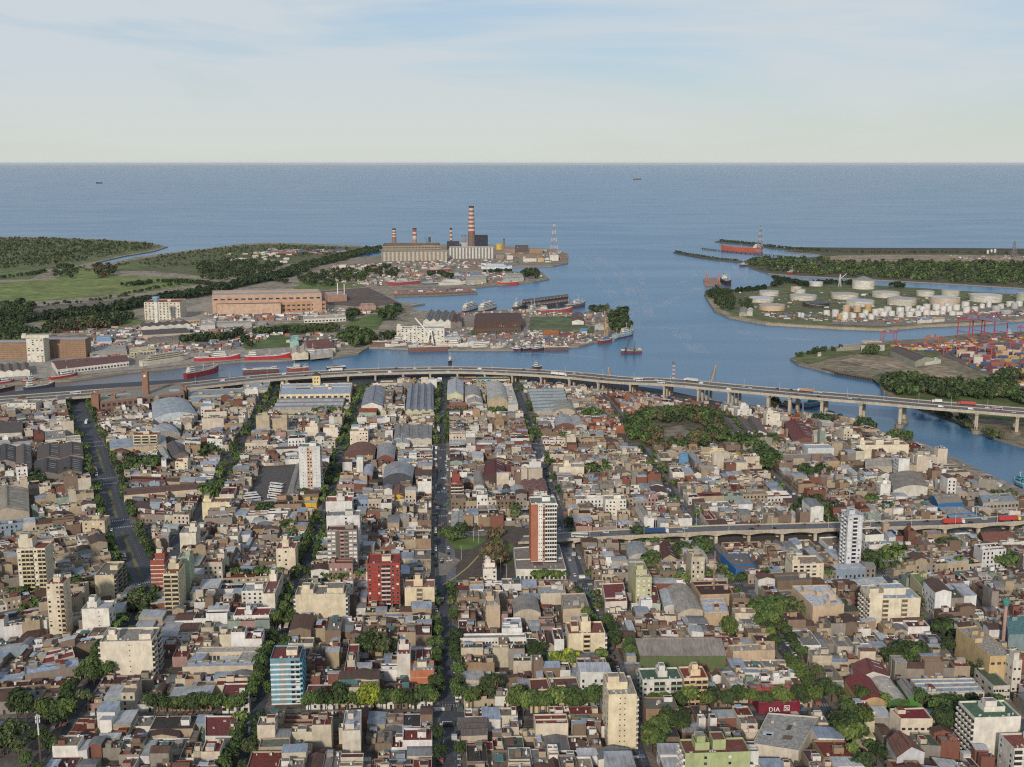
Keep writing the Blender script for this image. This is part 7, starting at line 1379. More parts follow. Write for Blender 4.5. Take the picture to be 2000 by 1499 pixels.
def car(x, y, z, rz, colr, label, grp, near=True, kind='car'):
    k = (colr[1], kind)
    if k not in CM: CM[k] = car_parts(C(colr[0]), kind)
    b, g, ws = CM[k]; r = root('car' if kind == 'car' else 'van', (x, y, z), rz, label, kind, grp); link('body', b, r); link('windows', g, r)
    if near: [link('wheel', w, r) for w in ws]
    return r
_tm = {}
def truck(x, y, z, rz, cab, box, label, L_=13, kind='truck', double=False):
    r = root(kind, (x, y, z), rz, label, kind)
    if kind == 'bus':
        m = MB(); m.box(-L_ / 2, L_ / 2, -1.27, 1.27, .4, 3.1, 'paint', box); link('body', m.mesh('body'), r); m = MB(); m.box(-L_ / 2 + .5, L_ / 2 + .02, -1.29, 1.29, 1.5, 2.5, 'glass', C('#23272c')); link('window_band', m.mesh('window_band'), r)
        m = MB(); m.box(-L_ * .2, L_ * .1, -.7, .7, 3.1, 3.35, 'paint', vary(box, random.Random(label), .1)); link('roof_unit', m.mesh('roof_unit'), r); xs = (-L_ * .3, L_ * .32)
    else:
        m = MB(); m.box(L_ / 2 - 2.3, L_ / 2, -1.2, 1.2, .5, 3.0, 'paint', cab); link('cab', m.mesh('cab'), r); m = MB(); m.box(L_ / 2 - .9, L_ / 2 + .03, -1.1, 1.1, 1.7, 2.5, 'glass', C('#23272c')); link('windscreen', m.mesh('windscreen'), r)
        segs = ((-L_ / 2, -.6), (.0, L_ / 2 - 2.7)) if double else ((-L_ / 2, L_ / 2 - 2.7),)
        for a, b in segs: m = MB(); m.box(a, b, -1.27, 1.27, 1.1, 3.9, 'paint', box); m.box(a, b, -.5, .5, .7, 1.1, 'steel', C('#333333')); link('cargo_box', m.mesh('cargo_box'), r)
        xs = (-L_ * .42, -L_ * .33, L_ * .1, L_ * .38)
    for xx in xs:
        for y_ in (-1.1, 1.1): m = MB(); m.box(xx - .48, xx + .48, y_ - .18, y_ + .18, .02, .95, 'paint', C('#1c1c1d')); link('wheel', m.mesh('wheel'), r)
    return r
def vehicles():
    r = random.Random(21); U = C('#d4d3cf')
    # motorway: position pixel, lane fraction, direction
    def onmw(px, f, path=MW, w=MWW):
        p, d = at_px(path, px); return p[0] - d[1] * f * w, p[1] + d[0] * f * w, p[2] + .03, atan2(d[1], d[0])
    pos = [345, 395, 448, 500, 545, 565, 600, 625, 675, 704, 762, 774, 791, 810, 838, 850, 875, 895, 908, 925, 938, 965, 985, 1002, 1030, 1048, 1070, 1100, 1108, 1125, 1137, 1163, 1172, 1205, 1223, 1240, 1272, 1305, 1350, 1362, 1421, 1432, 1449, 1497, 1524, 1549, 1576, 1586, 1595, 1657, 1675, 1676, 1715, 1838, 1862, 1880, 1897, 1930, 1952, 1982]
    for i, px in enumerate(pos):
        east = r.random() < .5; f = r.choice((.1, .23, .36)) if east else r.choice((.63, .76, .89)); x, y, z, a = onmw(px, f); cl = pick(r, CARC); kd = 'van' if r.random() < .22 else 'car'
        car(x, y, z, a if east else a + pi, cl if kd == 'car' else CARC[0], f"{cl[1] if kd == 'car' else 'white'} {kd} on the {'near' if east else 'far'} carriageway of the motorway, {ordn(i + 1)} vehicle eastwards", 'vehicles on the motorway viaduct', False, kd)
    for px, f, c, b, lb, L_, kd, db in ((660, .80, U, U, 'white articulated truck on the motorway north of the yellow tower', 18, 'truck', False), (1085, .25, U, C('#d9d8d4'), 'white double trailer truck in the middle of the motorway', 22, 'truck', True), (1325, .88, U, C('#c9c2b8'), 'long pale truck below the phone mast', 18, 'truck', False), (1555, .86, U, C('#b38a72'), 'truck with a brown load above the tugs', 18, 'truck', False), (1832, .86, U, U, 'white box truck near the wooded bank', 10, 'truck', False), (1892, .85, C('#b84238'), C('#b84238'), 'red flatbed truck at the eastern motorway end', 18, 'truck', False), (1240, .45, U, U, 'white coach on the motorway west of the phone mast', 12, 'bus', False), (1288, .2, U, U, 'small white bus on the near carriageway', 9, 'bus', False), (1950, .5, C('#8a6468'), C('#b79aa0'), 'pink striped bus near the right edge', 11, 'bus', False), (149, .5, U, U, 'white coach on the motorway left of the brick powerhouse', 12, 'bus', False)):
        x, y, z, a = onmw(px, f); truck(x, y, z, a if f < .5 else a + pi, c, b, lb, L_, kd, db)
    for i, px in enumerate((1175, 1186, 1331, 1347, 1472, 1488, 1516, 1580, 1695, 1727, 1782, 1823, 1902, 1938, 1243)):
        f = (.28, .72)[i % 2]; x, y, z, a = onmw(px, f, RP, 15); cl = pick(r, CARC); car(x, y, z, a + (pi if f > .5 else 0), cl, f'{cl[1]} car on the lower viaduct, {ordn(i + 1)} of its cars', 'cars on the lower viaduct', True)
    for px, c, b, lb, L_, kd in ((1285, U, C('#2b4a75'), 'white cab truck with a long blue box on the lower viaduct', 18, 'truck'), (1868, U, C('#c0392e'), 'red tarpaulin truck with a white cab on the lower viaduct', 17, 'truck'), (1978, C('#d3c83c'), C('#b93a34'), 'red trailer truck with a yellow cab on the lower viaduct', 18, 'truck'), (1132, U, C('#c9cfc9'), 'pale bus at the head of the ramp', 12, 'bus')):
        x, y, z, a = onmw(px, .3, RP, 15); truck(x, y, z, a, c, b, lb, L_, kd)
    # parked and moving along the streets
    NM = {'K1': 'lower block', 'K2': 'middle block', 'K4': 'upper block', 'R0': 'lowest block', 'K3': 'fifth block', 'K7': 'fifth block', 'K5': 'sixth block'}; cnt = 0
    for s, rows, hw, dn in (('A', ('R0', 'K1', 'K2'), 4.6, .75), ('A', ('K2', 'K4', 'K3', 'K5'), 4.6, .35), ('F', ('K1', 'K2'), 3.6, .7), ('F', ('K2', 'K4', 'K3', 'K5'), 3.6, .35), ('B', ('K1', 'K2', 'K4', 'K3'), 4.0, .4), ('G', ('R0', 'K1', 'K2', 'K4', 'K3'), 3.6, .5), ('H', ('K1', 'K2', 'K4'), 3.6, .4), ('D', ('K2', 'K4', 'K7', 'K3', 'K5'), 10.5, .3), ('C', ('R0', 'K1', 'K2'), 4, .4)):
        for ra, rb in zip(rows, rows[1:]):
            a, b = XP[s][ra], XP[s][rb]; d = dr(a, b); l = hypot(b[0] - a[0], b[1] - a[1])
            for side in (-1, 1):
                y = 15.; n_ = 0
                while y < l - 15:
                    x_, y_ = a[0] + d[0] * y - d[1] * side * hw, a[1] + d[1] * y + d[0] * side * hw; p = PJ(x_, y_)
                    if r.random() < dn and -10 < p[0] < 2010 and p[1] < 1510 and cnt < 230:
                        n_ += 1; cnt += 1; cl = pick(r, CARC); car(x_, y_, .02, atan2(d[1], d[0]) + (0 if side < 0 else pi), cl, f"{cl[1]} car parked at the {'east' if side < 0 else 'west'} kerb of {SNAME[s]}, {ordn(n_)} up the {NM[ra]}", f'cars parked along {SNAME[s]}', y_ < 900)
                    y += r.uniform(5.6, 9)
    for i, (px, py, a, c) in enumerate(((863, 1096, 1.5, 0), (878, 1097, .6, 0), (863, 1100, 1.6, 3), (893, 1052, .1, 0), (904, 1051, .1, 0), (920, 1045, .2, 5), (940, 1038, .3, 0), (272, 1147, 2.2, 0), (218, 1037, 1.8, 0), (1064, 1084, 1.3, 5), (1092, 1074, 1.3, 0), (1015, 1078, .2, 3), (1008, 1140, .1, 3), (1022, 1140, .1, 3))):
        x, y = G(px, py); car(x, y, .3 if px < 1000 else .1, a, CARC[c], f'{CARC[c][1]} car by itself around the junction lawns and crossings, {ordn(i + 1)} of these', 'single cars around the junction', True)
    for i, (px, py, a, lb, cl) in enumerate(((487, 970, .35, 'parked coach in the bus yard, western trio, front one', U), (490, 974, .35, 'parked coach in the bus yard, western trio, middle one', U), (494, 979, .35, 'parked coach in the bus yard, western trio, rear one', U), (541, 951, -.45, 'parked coach in the bus yard, eastern row, farthest', U), (539, 958, -.45, 'parked coach in the bus yard, eastern row, second', U), (538, 966, -.45, 'parked coach in the bus yard, eastern row, third', U), (536, 975, -.45, 'parked coach in the bus yard, eastern row, nearest', U), (169, 827, 1.75, 'white bus driving up the wide median avenue', U), (1062, 900, 1.3, 'white bus in brick-tower street', U), (983, 962, -.5, 'red and white coach in the bus forecourt', C('#9c3a35')), (984, 968, -.5, 'blue coach in the bus forecourt', C('#3f6f96')), (1402, 903, .0, 'dark coach in the eastern bus depot', C('#4f6f80')), (1398, 911, .0, 'blue-grey coach in the eastern bus depot', C('#54728c')), (1430, 902, .0, 'pale coach in the eastern bus depot', U), (1445, 908, .0, 'second pale coach in the eastern bus depot', U), (856, 842, 1.6, 'pale bus in the shade of the central avenue', U))):
        x, y = G(px, py); truck(x, y, .35, GRID + a, U, cl, lb, 12.5, 'bus')
    x, y = G(187, 925); truck(x, y, .05, atan2(XP['D']['K3'][1] - XP['D']['K7'][1], XP['D']['K3'][0] - XP['D']['K7'][0]) + pi, U, C('#bf6a5c'), 'orange double truck on the wide median avenue', 20, 'truck', True)
    x, y = G(242, 1092); truck(x, y, .05, atan2(XP['D']['K4'][1] - XP['D']['K2'][1], XP['D']['K4'][0] - XP['D']['K2'][0]) + pi, U, C('#7a6f68'), 'brown box truck on the lower median avenue', 9, 'truck')
# ================================================================ TREES
def crown_arrays(rng, n, rx, rz, leaf, col, lobes=6, dark=None):
    """leaf sprays through the crown's volume: returns (verts, faces, colours)"""
    L_ = [(rng.uniform(-.48, .48) * rx, rng.uniform(-.48, .48) * rx, rng.uniform(-.30, .38) * rz, rng.uniform(.42, .62)) for _ in range(lobes)]
    vs, fs, cs = [], [], []
    for i in range(n):
        lx, ly, lz, lr = rng.choice(L_)
        th = rng.uniform(0, 2 * pi); ph = math.acos(rng.uniform(-1, 1)); rr = lr * (rng.random() ** .33) * rng.uniform(.8, 1.08)
        nx, ny, nz = sin(ph) * cos(th), sin(ph) * sin(th), cos(ph); p = np.array((lx + nx * rr * rx, ly + ny * rr * rx, lz + nz * rr * rz))
        nn = np.array((nx + rng.uniform(-.7, .7), ny + rng.uniform(-.7, .7), nz + rng.uniform(-.3, .9))); nn /= np.linalg.norm(nn) + 1e-6
        a = np.cross(nn, (0, 0, 1.)) if abs(nn[2]) < .95 else np.array((1., 0, 0)); a /= np.linalg.norm(a); b = np.cross(nn, a); s = leaf * rng.uniform(.55, 1.3); k = len(vs)
        w = rng.uniform(.6, 1.0)
        for u, v in ((-1, -.4), (0, -1), (1, -.3), (.8, .7), (-.3, 1)): vs.append(tuple(p + a * u * s * w + b * v * s + nn * (.25 * s if (u, v) != (0, -1) else -.1 * s)))
        fs.append((k, k + 1, k + 2, k + 3, k + 4)); g = rng.uniform(.7, 1.3); cs.append((col[0] * g, col[1] * g * rng.uniform(.92, 1.08), col[2] * g))
    return vs, fs, cs
def crown_mesh(seed, n, rx, rz, leaf, col, lobes=6):
    m = MB(); v, f, c = crown_arrays(random.Random(seed), n, rx, rz, leaf, col, lobes); m.v, m.f, m.c, m.m = v, f, c, ['leaf'] * len(f); return m.mesh('crown')
def trunk_mesh(seed, h, r):
    rg = random.Random(seed); m = MB(); bc = C('#5d5047'); m.cyl(0, 0, r, 0, h * .55, 'bark', bc, 7, r1=r * .7)
    for i in range(5): a = i * 1.3 + rg.random(); m.bar((0, 0, h * .5), (cos(a) * h * .3, sin(a) * h * .3, h * rg.uniform(.8, 1.0)), r * .55, 'bark', bc)
    return m.mesh('trunk')
KIND = [(C('#4c5e30'), 5.0, 4.2, 'green'), (C('#3d4c2b'), 5.0, 4.4, 'dark green'), (C('#606f35'), 4.6, 3.8, 'light green'), (C('#565e39'), 5.0, 4.0, 'olive'), (C('#8f9a2a'), 4.6, 3.8, 'yellow green'), (C('#5e5138'), 5.2, 4.0, 'brownish'), (C('#2f4424'), 3.4, 5.4, 'dark upright')]
TM = {}
def tmesh(k, v):
    if (k, v) not in TM:
        c, rx, rz, _ = KIND[k]; TM[(k, v)] = (crown_mesh(k * 10 + v, 900, rx, rz, .62, c, 7 + v), trunk_mesh(k * 10 + v, 8.5, .28))
    return TM[(k, v)]
TREES = []     # (x, y, kind, scale, label-where)
def trees():
    r = random.Random(77)
    def street(s, ra, rb, side, dens_, kinds=(0, 1, 0, 2), sc=(.8, 1.15), off=None):
        a, b = XP[s][ra], XP[s][rb]; d = dr(a, b); l = hypot(b[0] - a[0], b[1] - a[1]); hw = off or (HALF.get(s, 7.5) - 2.4); y = 11.; n = 0
        while y < l - 9:
            if r.random() < dens_:
                n += 1; TREES.append((a[0] + d[0] * y + d[1] * side * hw, a[1] + d[1] * y - d[0] * side * hw, r.choice(kinds), r.uniform(*sc), f"{'east' if side > 0 else 'west'} kerb of {SNAME[s]}, {ordn(n)} up from its {({'R0': 'lowest', 'K1': 'lower', 'K2': 'junction', 'K4': 'upper', 'K3': 'fifth', 'K5': 'sixth', 'K7': 'fifth', 'K8': 'junction-side'})[ra]} crossing"))
            y += r.uniform(7.5, 11)
    for s, ra, rb, e, w_ in (('B', 'K1', 'K2', .75, .95), ('B', 'R0', 'K1', .9, .9), ('B', 'K2', 'K4', .55, .75), ('B', 'K4', 'K3', .35, .55), ('B', 'K3', 'K5', .75, .8), ('B', 'K5', 'K6', .5, .85), ('C', 'K1', 'K2', .6, .85), ('C', 'R0', 'K1', .4, .4), ('C', 'K4', 'K3', .4, .5), ('C', 'K3', 'K5', .5, .45), ('C', 'K5', 'K6', .3, .45), ('A', 'R0', 'K1', .35, .6), ('A', 'K1', 'K2', .55, .55), ('A', 'K3', 'K5', .75, .4), ('A', 'K5', 'K6', .25, .85), ('F', 'K1', 'K2', .35, .5), ('F', 'K2', 'K4', .4, .15), ('F', 'K4', 'K3', .35, .15), ('F', 'K3', 'K5', .5, .6), ('F', 'K5', 'K6', .35, .1), ('G', 'K1', 'K2', .5, .75), ('G', 'K2', 'K4', .2, .3), ('G', 'K3', 'K5', .9, .3), ('G', 'K4', 'K3', .25, .35), ('G', 'R0', 'K1', .7, .4), ('H', 'K1', 'K2', .3, .35), ('H', 'K4', 'K3', .15, .2), ('H', 'K2', 'K4', .25, .2), ('D', 'K2', 'K8', .9, .6), ('D', 'K8', 'K4', .9, .6), ('D', 'K4', 'K7', .8, .7), ('D', 'K7', 'K3', .85, .7), ('D', 'K3', 'K5', .9, .85), ('D', 'K5', 'K6', .6, .6)):
        o = 11.2 if s == 'D' else None; street(s, ra, rb, 1, e, off=o, kinds=(0, 1, 0, 1, 3), sc=(.75, 1.1)); street(s, ra, rb, -1, w_, off=o, kinds=(0, 1, 0, 2), sc=(.75, 1.1))
    def row(p0, p1, n, where, kinds=(0, 1, 2), sc=(.8, 1.2), j=1.5):
        a, b = G(*p0), G(*p1)
        for i in range(n): x, y = lerp(a, b, (i + .5) / n); TREES.append((x + r.uniform(-j, j), y + r.uniform(-j, j), r.choice(kinds), r.uniform(*sc), f'{where}, {ordn(i + 1)} from its west end'))
    def clump(px, py, rx_, ry_, n, where, kinds=(0, 1), sc=(.9, 1.4)):
        for i in range(n):
            t = r.random() * 2 * pi; q = math.sqrt(r.random()); x, y = G(px + rx_ * q * cos(t), py + ry_ * q * sin(t)); TREES.append((x, y, r.choice(kinds), r.uniform(*sc), f'{where}, {ordn(i + 1)} of its clump'))
    row((300, 1398), (470, 1396), 12, 'lower cross street left of the blue tower'); row((600, 1392), (850, 1388), 17, 'lower cross street below the long narrow building', sc=(.9, 1.35)); row((905, 1386), (935, 1386), 2, 'corner of the central avenue'); row((1005, 1398), (1180, 1392), 14, 'long tree row under the brown institute', (0, 2, 0), (1.0, 1.35)); row((1265, 1388), (1600, 1386), 14, 'lower cross street by the supermarket', (0, 1, 2)); row((1640, 1392), (1960, 1400), 9, 'lower cross street in front of the mansion')
    row((1290, 1130), (1430, 1132), 9, 'cross street below the brown ridged roof', (3, 0, 2)); row((1290, 1146), (1340, 1144), 5, 'kerb above the vaulted market shed', (2, 0)); row((1485, 1132), (1620, 1128), 7, 'cross street east of the blue-trimmed shop', (0, 1)); row((1690, 1118), (1900, 1112), 11, 'cross street right of the white slab tower', (1, 0)); row((1040, 1134), (1096, 1132), 6, 'pavement before the podium of shops', (2, 0)); row((620, 1134), (715, 1133), 7, 'square below the grey block', (2, 0), (.7, 1)); row((400, 1128), (560, 1130), 7, 'cross street of the old town left of the junction'); row((0, 1172), (170, 1150), 8, 'cross street at the far left', (0, 3, 1)); row((30, 1200), (160, 1180), 5, 'lower kerb of the far left cross street', (0, 1))
    row((885, 811), (940, 811), 6, 'small cross street behind the red brick workshop', (0, 2)); row((958, 809), (985, 809), 3, 'small cross street by the pale hall', (0,)); row((610, 810), (680, 808), 8, 'cross street below the cream factory', (0, 2)); row((702, 811), (860, 811), 7, 'cross street below the grey sheds', (0, 3)); row((1260, 1066), (1310, 1068), 4, 'yard under the viaduct, west part', (0, 1))
    for px, py, rx_, ry_, n, wh, kd, sc in ((275, 916, 34, 12, 15, 'dark leafy clump east of the median avenue', (1, 1, 0), (1.2, 1.7)), (400, 893, 22, 7, 8, 'leafy clump at the wedge point', (0, 1), (1.1, 1.5)), (60, 950, 22, 8, 7, 'clump beside the beige warehouse', (1,), (1.1, 1.5)), (140, 940, 14, 5, 5, 'clump at the avenue sheds', (1,), (1, 1.4)), (415, 968, 14, 7, 5, 'clump by the wall of the bus yard', (0,), (1.1, 1.5)), (155, 1165, 22, 10, 8, 'garden clump between the left towers', (1, 0), (1.1, 1.5)), (265, 1190, 14, 14, 8, 'clump at the foot of the yellow block', (0, 3), (.9, 1.3)),
      (733, 1285, 24, 8, 8, 'courtyard clump behind the long narrow building', (1, 3), (1.1, 1.4)), (722, 1392, 10, 6, 3, 'bright clump at the lower crossing', (4,), (1.2, 1.4)), (1100, 1312, 22, 9, 8, 'lime-coloured garden clump before the double block', (4, 4, 2), (.9, 1.2)), (1050, 1300, 12, 10, 5, 'dark garden clump beside the lime one', (1,), (1.0, 1.3)), (955, 1360, 12, 14, 6, 'dark courtyard clump below the central avenue', (1, 5), (1, 1.3)), (880, 1058, 8, 4, 3, 'junction lawn corner', (0,), (1.2, 1.5)), (904, 1046, 6, 3, 2, 'white shed yard', (1,), (1.1, 1.3)), (965, 1092, 18, 18, 9, 'bare brown clump on the traffic junction', (5, 5, 3), (1.1, 1.4)), (966, 1050, 12, 5, 3, 'bare brown clump behind the junction', (5,), (1.1, 1.3)), (1012, 1010, 8, 8, 4, 'olive clump by the green cabin', (3,), (1.1, 1.4)),
      (1245, 1062, 12, 5, 4, 'clump under the start of the viaduct', (1,), (1.4, 1.8)), (1375, 1080, 10, 9, 5, 'clump below the viaduct arches', (0,), (1.1, 1.5)), (1335, 1085, 10, 6, 4, 'yard clump between pale sheds', (1, 3), (1, 1.4)), (1275, 1110, 9, 12, 5, 'clump beside the olive block', (3, 0), (1, 1.4)), (1500, 1215, 22, 24, 16, 'dense clump along blue-trim-shop street', (0, 0, 2), (1.1, 1.5)), (1545, 1200, 22, 12, 9, 'olive clump beside the beige hall', (3, 1), (1.1, 1.5)), (1588, 1008, 34, 12, 14, 'big dark clump behind the lower viaduct', (1, 1, 0), (1.3, 1.8)), (1630, 1040, 12, 4, 3, 'light clump behind the white slab tower', (2,), (1, 1.3)), (1170, 925, 18, 8, 7, 'dark clump beyond the blank cream block', (1, 0), (1.1, 1.4)), (1590, 930, 24, 12, 12, 'dark clump below the long brick wall', (1,), (1.1, 1.5)), (1490, 905, 22, 20, 20, 'great dark tree mass beside the bus depot', (1, 1, 0), (1.4, 1.9)), (1480, 870, 44, 10, 20, 'dark belt between park and sheds', (1, 0), (1.2, 1.6)),
      (1745, 1095, 26, 12, 12, 'mixed clump right of the white slab tower', (0, 2, 1), (1.1, 1.5)), (1700, 1110, 12, 10, 5, 'clump at the slab tower foot', (1,), (1.2, 1.5)), (1955, 1105, 22, 8, 8, 'dark clump at the right below the viaduct', (1, 0), (1.1, 1.4)), (1850, 1072, 30, 4, 5, 'thin belt under the viaduct', (1,), (.9, 1.1)), (1765, 1308, 26, 12, 11, 'dark courtyard clump before the mansion', (1, 0, 1), (1.1, 1.5)), (1840, 1240, 16, 12, 7, 'roadside clump by the ochre civic block', (0, 1), (1, 1.3)), (1660, 1440, 26, 26, 13, 'roadside clump at the yellow roof', (0, 1, 2), (1, 1.3)), (1850, 1420, 24, 22, 13, 'garden clump at the red-roofed white house', (1, 0), (1, 1.4)), (1320, 1430, 18, 12, 7, 'yard clump above the lime green block', (1, 0), (1, 1.3)), (1280, 1460, 12, 22, 8, 'roadside clump right of the tall cream tower', (0, 2), (1, 1.3)), (1230, 1290, 6, 14, 4, 'clump at the blue lean-to', (0,), (1, 1.2)), (1420, 1250, 8, 10, 4, 'clump beside the huge grey warehouse', (2,), (1, 1.2)),
      (45, 1400, 22, 10, 6, 'garden clump at the lower left', (1,), (1, 1.3)), (110, 1412, 26, 12, 9, 'clump around the lower left plaza', (0, 2), (1, 1.3)), (20, 1470, 34, 20, 9, 'plaza trees at the lower left corner', (0, 3), (.9, 1.3)), (190, 1335, 20, 14, 7, 'street clump behind the blank cream slab', (0,), (1, 1.3)), (1955, 980, 20, 5, 5, 'olive clump at the canal storehouse', (3,), (1.1, 1.4)), (1730, 1002, 12, 5, 4, 'yard clump beyond the viaduct', (1,), (1, 1.3)), (1700, 985, 8, 4, 3, 'clump at the curved white shed', (0,), (1, 1.3)), (1750, 860, 24, 8, 9, 'clump at the canal bend', (0, 3), (1.2, 1.5)), (1688, 842, 20, 6, 8, 'dark clump on the canal bank', (1,), (1.3, 1.6)), (1615, 828, 24, 6, 9, 'dark clump under the motorway', (1,), (1.3, 1.6)), (1512, 796, 8, 4, 3, 'clump beside the tugs', (1,), (1.3, 1.5)), (1460, 812, 12, 3, 3, 'clump in the brick villa', (1,), (1, 1.2)), (1160, 815, 20, 5, 8, 'clump below the sawtooth factory', (0, 2), (1.1, 1.4)), (1100, 855, 10, 4, 3, 'yard clump', (0,), (1, 1.3)), (930, 990, 8, 3, 2, 'small yard clump by the avenue', (0,), (1, 1.2)), (520, 870, 6, 5, 3, 'light clump behind the bus yard', (2,), (1, 1.3)), (520, 1010, 14, 8, 5, 'garden clump below the bus yard', (0, 1), (1, 1.3)), (560, 1040, 22, 8, 8, 'garden clump above the corner block', (0, 3), (1, 1.3)), (600, 975, 14, 5, 3, 'tree beside the yellow corner shop', (0,), (1, 1.3))):
        clump(px, py, rx_, ry_, n, wh, kd, sc)
    # the wooded park
    for i in range(150):
        t = r.random() * 2 * pi; q = math.sqrt(r.uniform(.18, 1)); px, py = 1335 + 112 * q * cos(t), 843 + 40 * q * sin(t)
        if py > 882 or (1295 < px < 1352 and 836 < py < 866) or px < 1222: continue
        x, y = G(px, py); TREES.append((x, y, r.choice((1, 1, 5, 5, 3, 0)) if 1260 < px < 1420 else r.choice((0, 1, 2)), r.uniform(1.0, 1.6), f'park tree of the wooded square, {ordn(i + 1)} of its grove'))
    TREES.sort(key=lambda t: hypot(t[0], t[1]))
    k = 0; rest = []
    seen = set()
    for x, y, kd, s, wh in TREES:
        p = PJ(x, y)
        if not (-40 < p[0] < 2040 and p[1] < 1540): continue
        if k < 295:
            k += 1; cm, tm = tmesh(kd, k % 3); lb = f'{KIND[kd][3]} tree, {wh}'
            if lb in seen: lb = f"{'broad' if s > 1.1 else 'small'} {lb}"
            seen.add(lb)
            t = root('street_tree', (x, y, .1), r.uniform(0, 6), lb, 'tree', 'trees lining the streets and yards'); t.scale = (s, s, s * r.uniform(.9, 1.1)); link('trunk', tm, t); link('crown', cm, t, (0, 0, 7.4))
        else: rest.append((x, y, kd, s))
    print('TREES', len(TREES), 'rest', len(rest))
    return rest
def mass(name, label, pts, lod, zc=.62):
    """pts: (x, y, kind, scale); one merged mass of trees"""
    r = random.Random(name + label); proto = {}
    for kd in range(len(KIND)):
        for v in range(3):
            c, rx, rz, _ = KIND[kd]; a, f, cs = crown_arrays(random.Random(kd * 31 + v), lod, rx, rz, 1.9 if lod < 90 else (1.2 if lod < 200 else .9), c, 5); proto[(kd, v)] = (np.array(a), np.array(f), np.array(cs))
    V, Fc, Cc = [], [], []; n = 0
    for x, y, kd, s in pts:
        a, f, c = proto[(kd, r.randrange(3))]; t = r.uniform(0, 6.28); ct, st = cos(t) * s, sin(t) * s
        v = np.empty_like(a); v[:, 0] = a[:, 0] * ct - a[:, 1] * st + x; v[:, 1] = a[:, 0] * st + a[:, 1] * ct + y; v[:, 2] = (a[:, 2] + KIND[kd][2] * 1.05) * s
        V.append(v); Fc.append(f + n); Cc.append(c * r.uniform(.8, 1.2)); n += len(a)
    V = np.concatenate(V); Fc = np.concatenate(Fc); Cc = np.concatenate(Cc); me = bpy.data.meshes.new(name); me.vertices.add(len(V)); me.vertices.foreach_set('co', V.astype(np.float32).ravel()); me.loops.add(Fc.size); me.loops.foreach_set('vertex_index', Fc.astype(np.int32).ravel()); me.polygons.add(len(Fc)); me.polygons.foreach_set('loop_start', np.arange(0, Fc.size, 5, dtype=np.int32)); me.polygons.foreach_set('loop_total', np.full(len(Fc), 5, dtype=np.int32)); me.update(calc_edges=True)
    me.materials.append(MATS['leaf']); at = me.attributes.new('Col', 'FLOAT_COLOR', 'FACE'); at.data.foreach_set('color', np.hstack([Cc, np.ones((len(Cc), 1))]).astype(np.float32).ravel())
    o = link(name, me); tag(o, label, 'trees', None, 'stuff'); print(name, len(Fc)); return o
def area(px, n, r, kinds, sc):
    P = [G(*p) for p in px]; x0, x1 = min(p[0] for p in P), max(p[0] for p in P); y0, y1 = min(p[1] for p in P), max(p[1] for p in P); out = []; i = 0
    while len(out) < n and i < n * 30:
        i += 1; x, y = r.uniform(x0, x1), r.uniform(y0, y1)
        if inpoly(x, y, P): out.append((x, y, r.choice(kinds), r.uniform(*sc)))
    return out
def line(pts, n, r, kinds, sc, j=6):
    P = [G(*p) for p in pts]; ls = [hypot(b[0] - a[0], b[1] - a[1]) for a, b in zip(P, P[1:])]; T_ = sum(ls); out = []
    for i in range(n):
        t = r.random() * T_
        for (a, b), l in zip(zip(P, P[1:]), ls):
            if t <= l: x, y = lerp(a, b, t / l); out.append((x + r.uniform(-j, j), y + r.uniform(-j, j), r.choice(kinds), r.uniform(*sc))); break
            t -= l
    return out
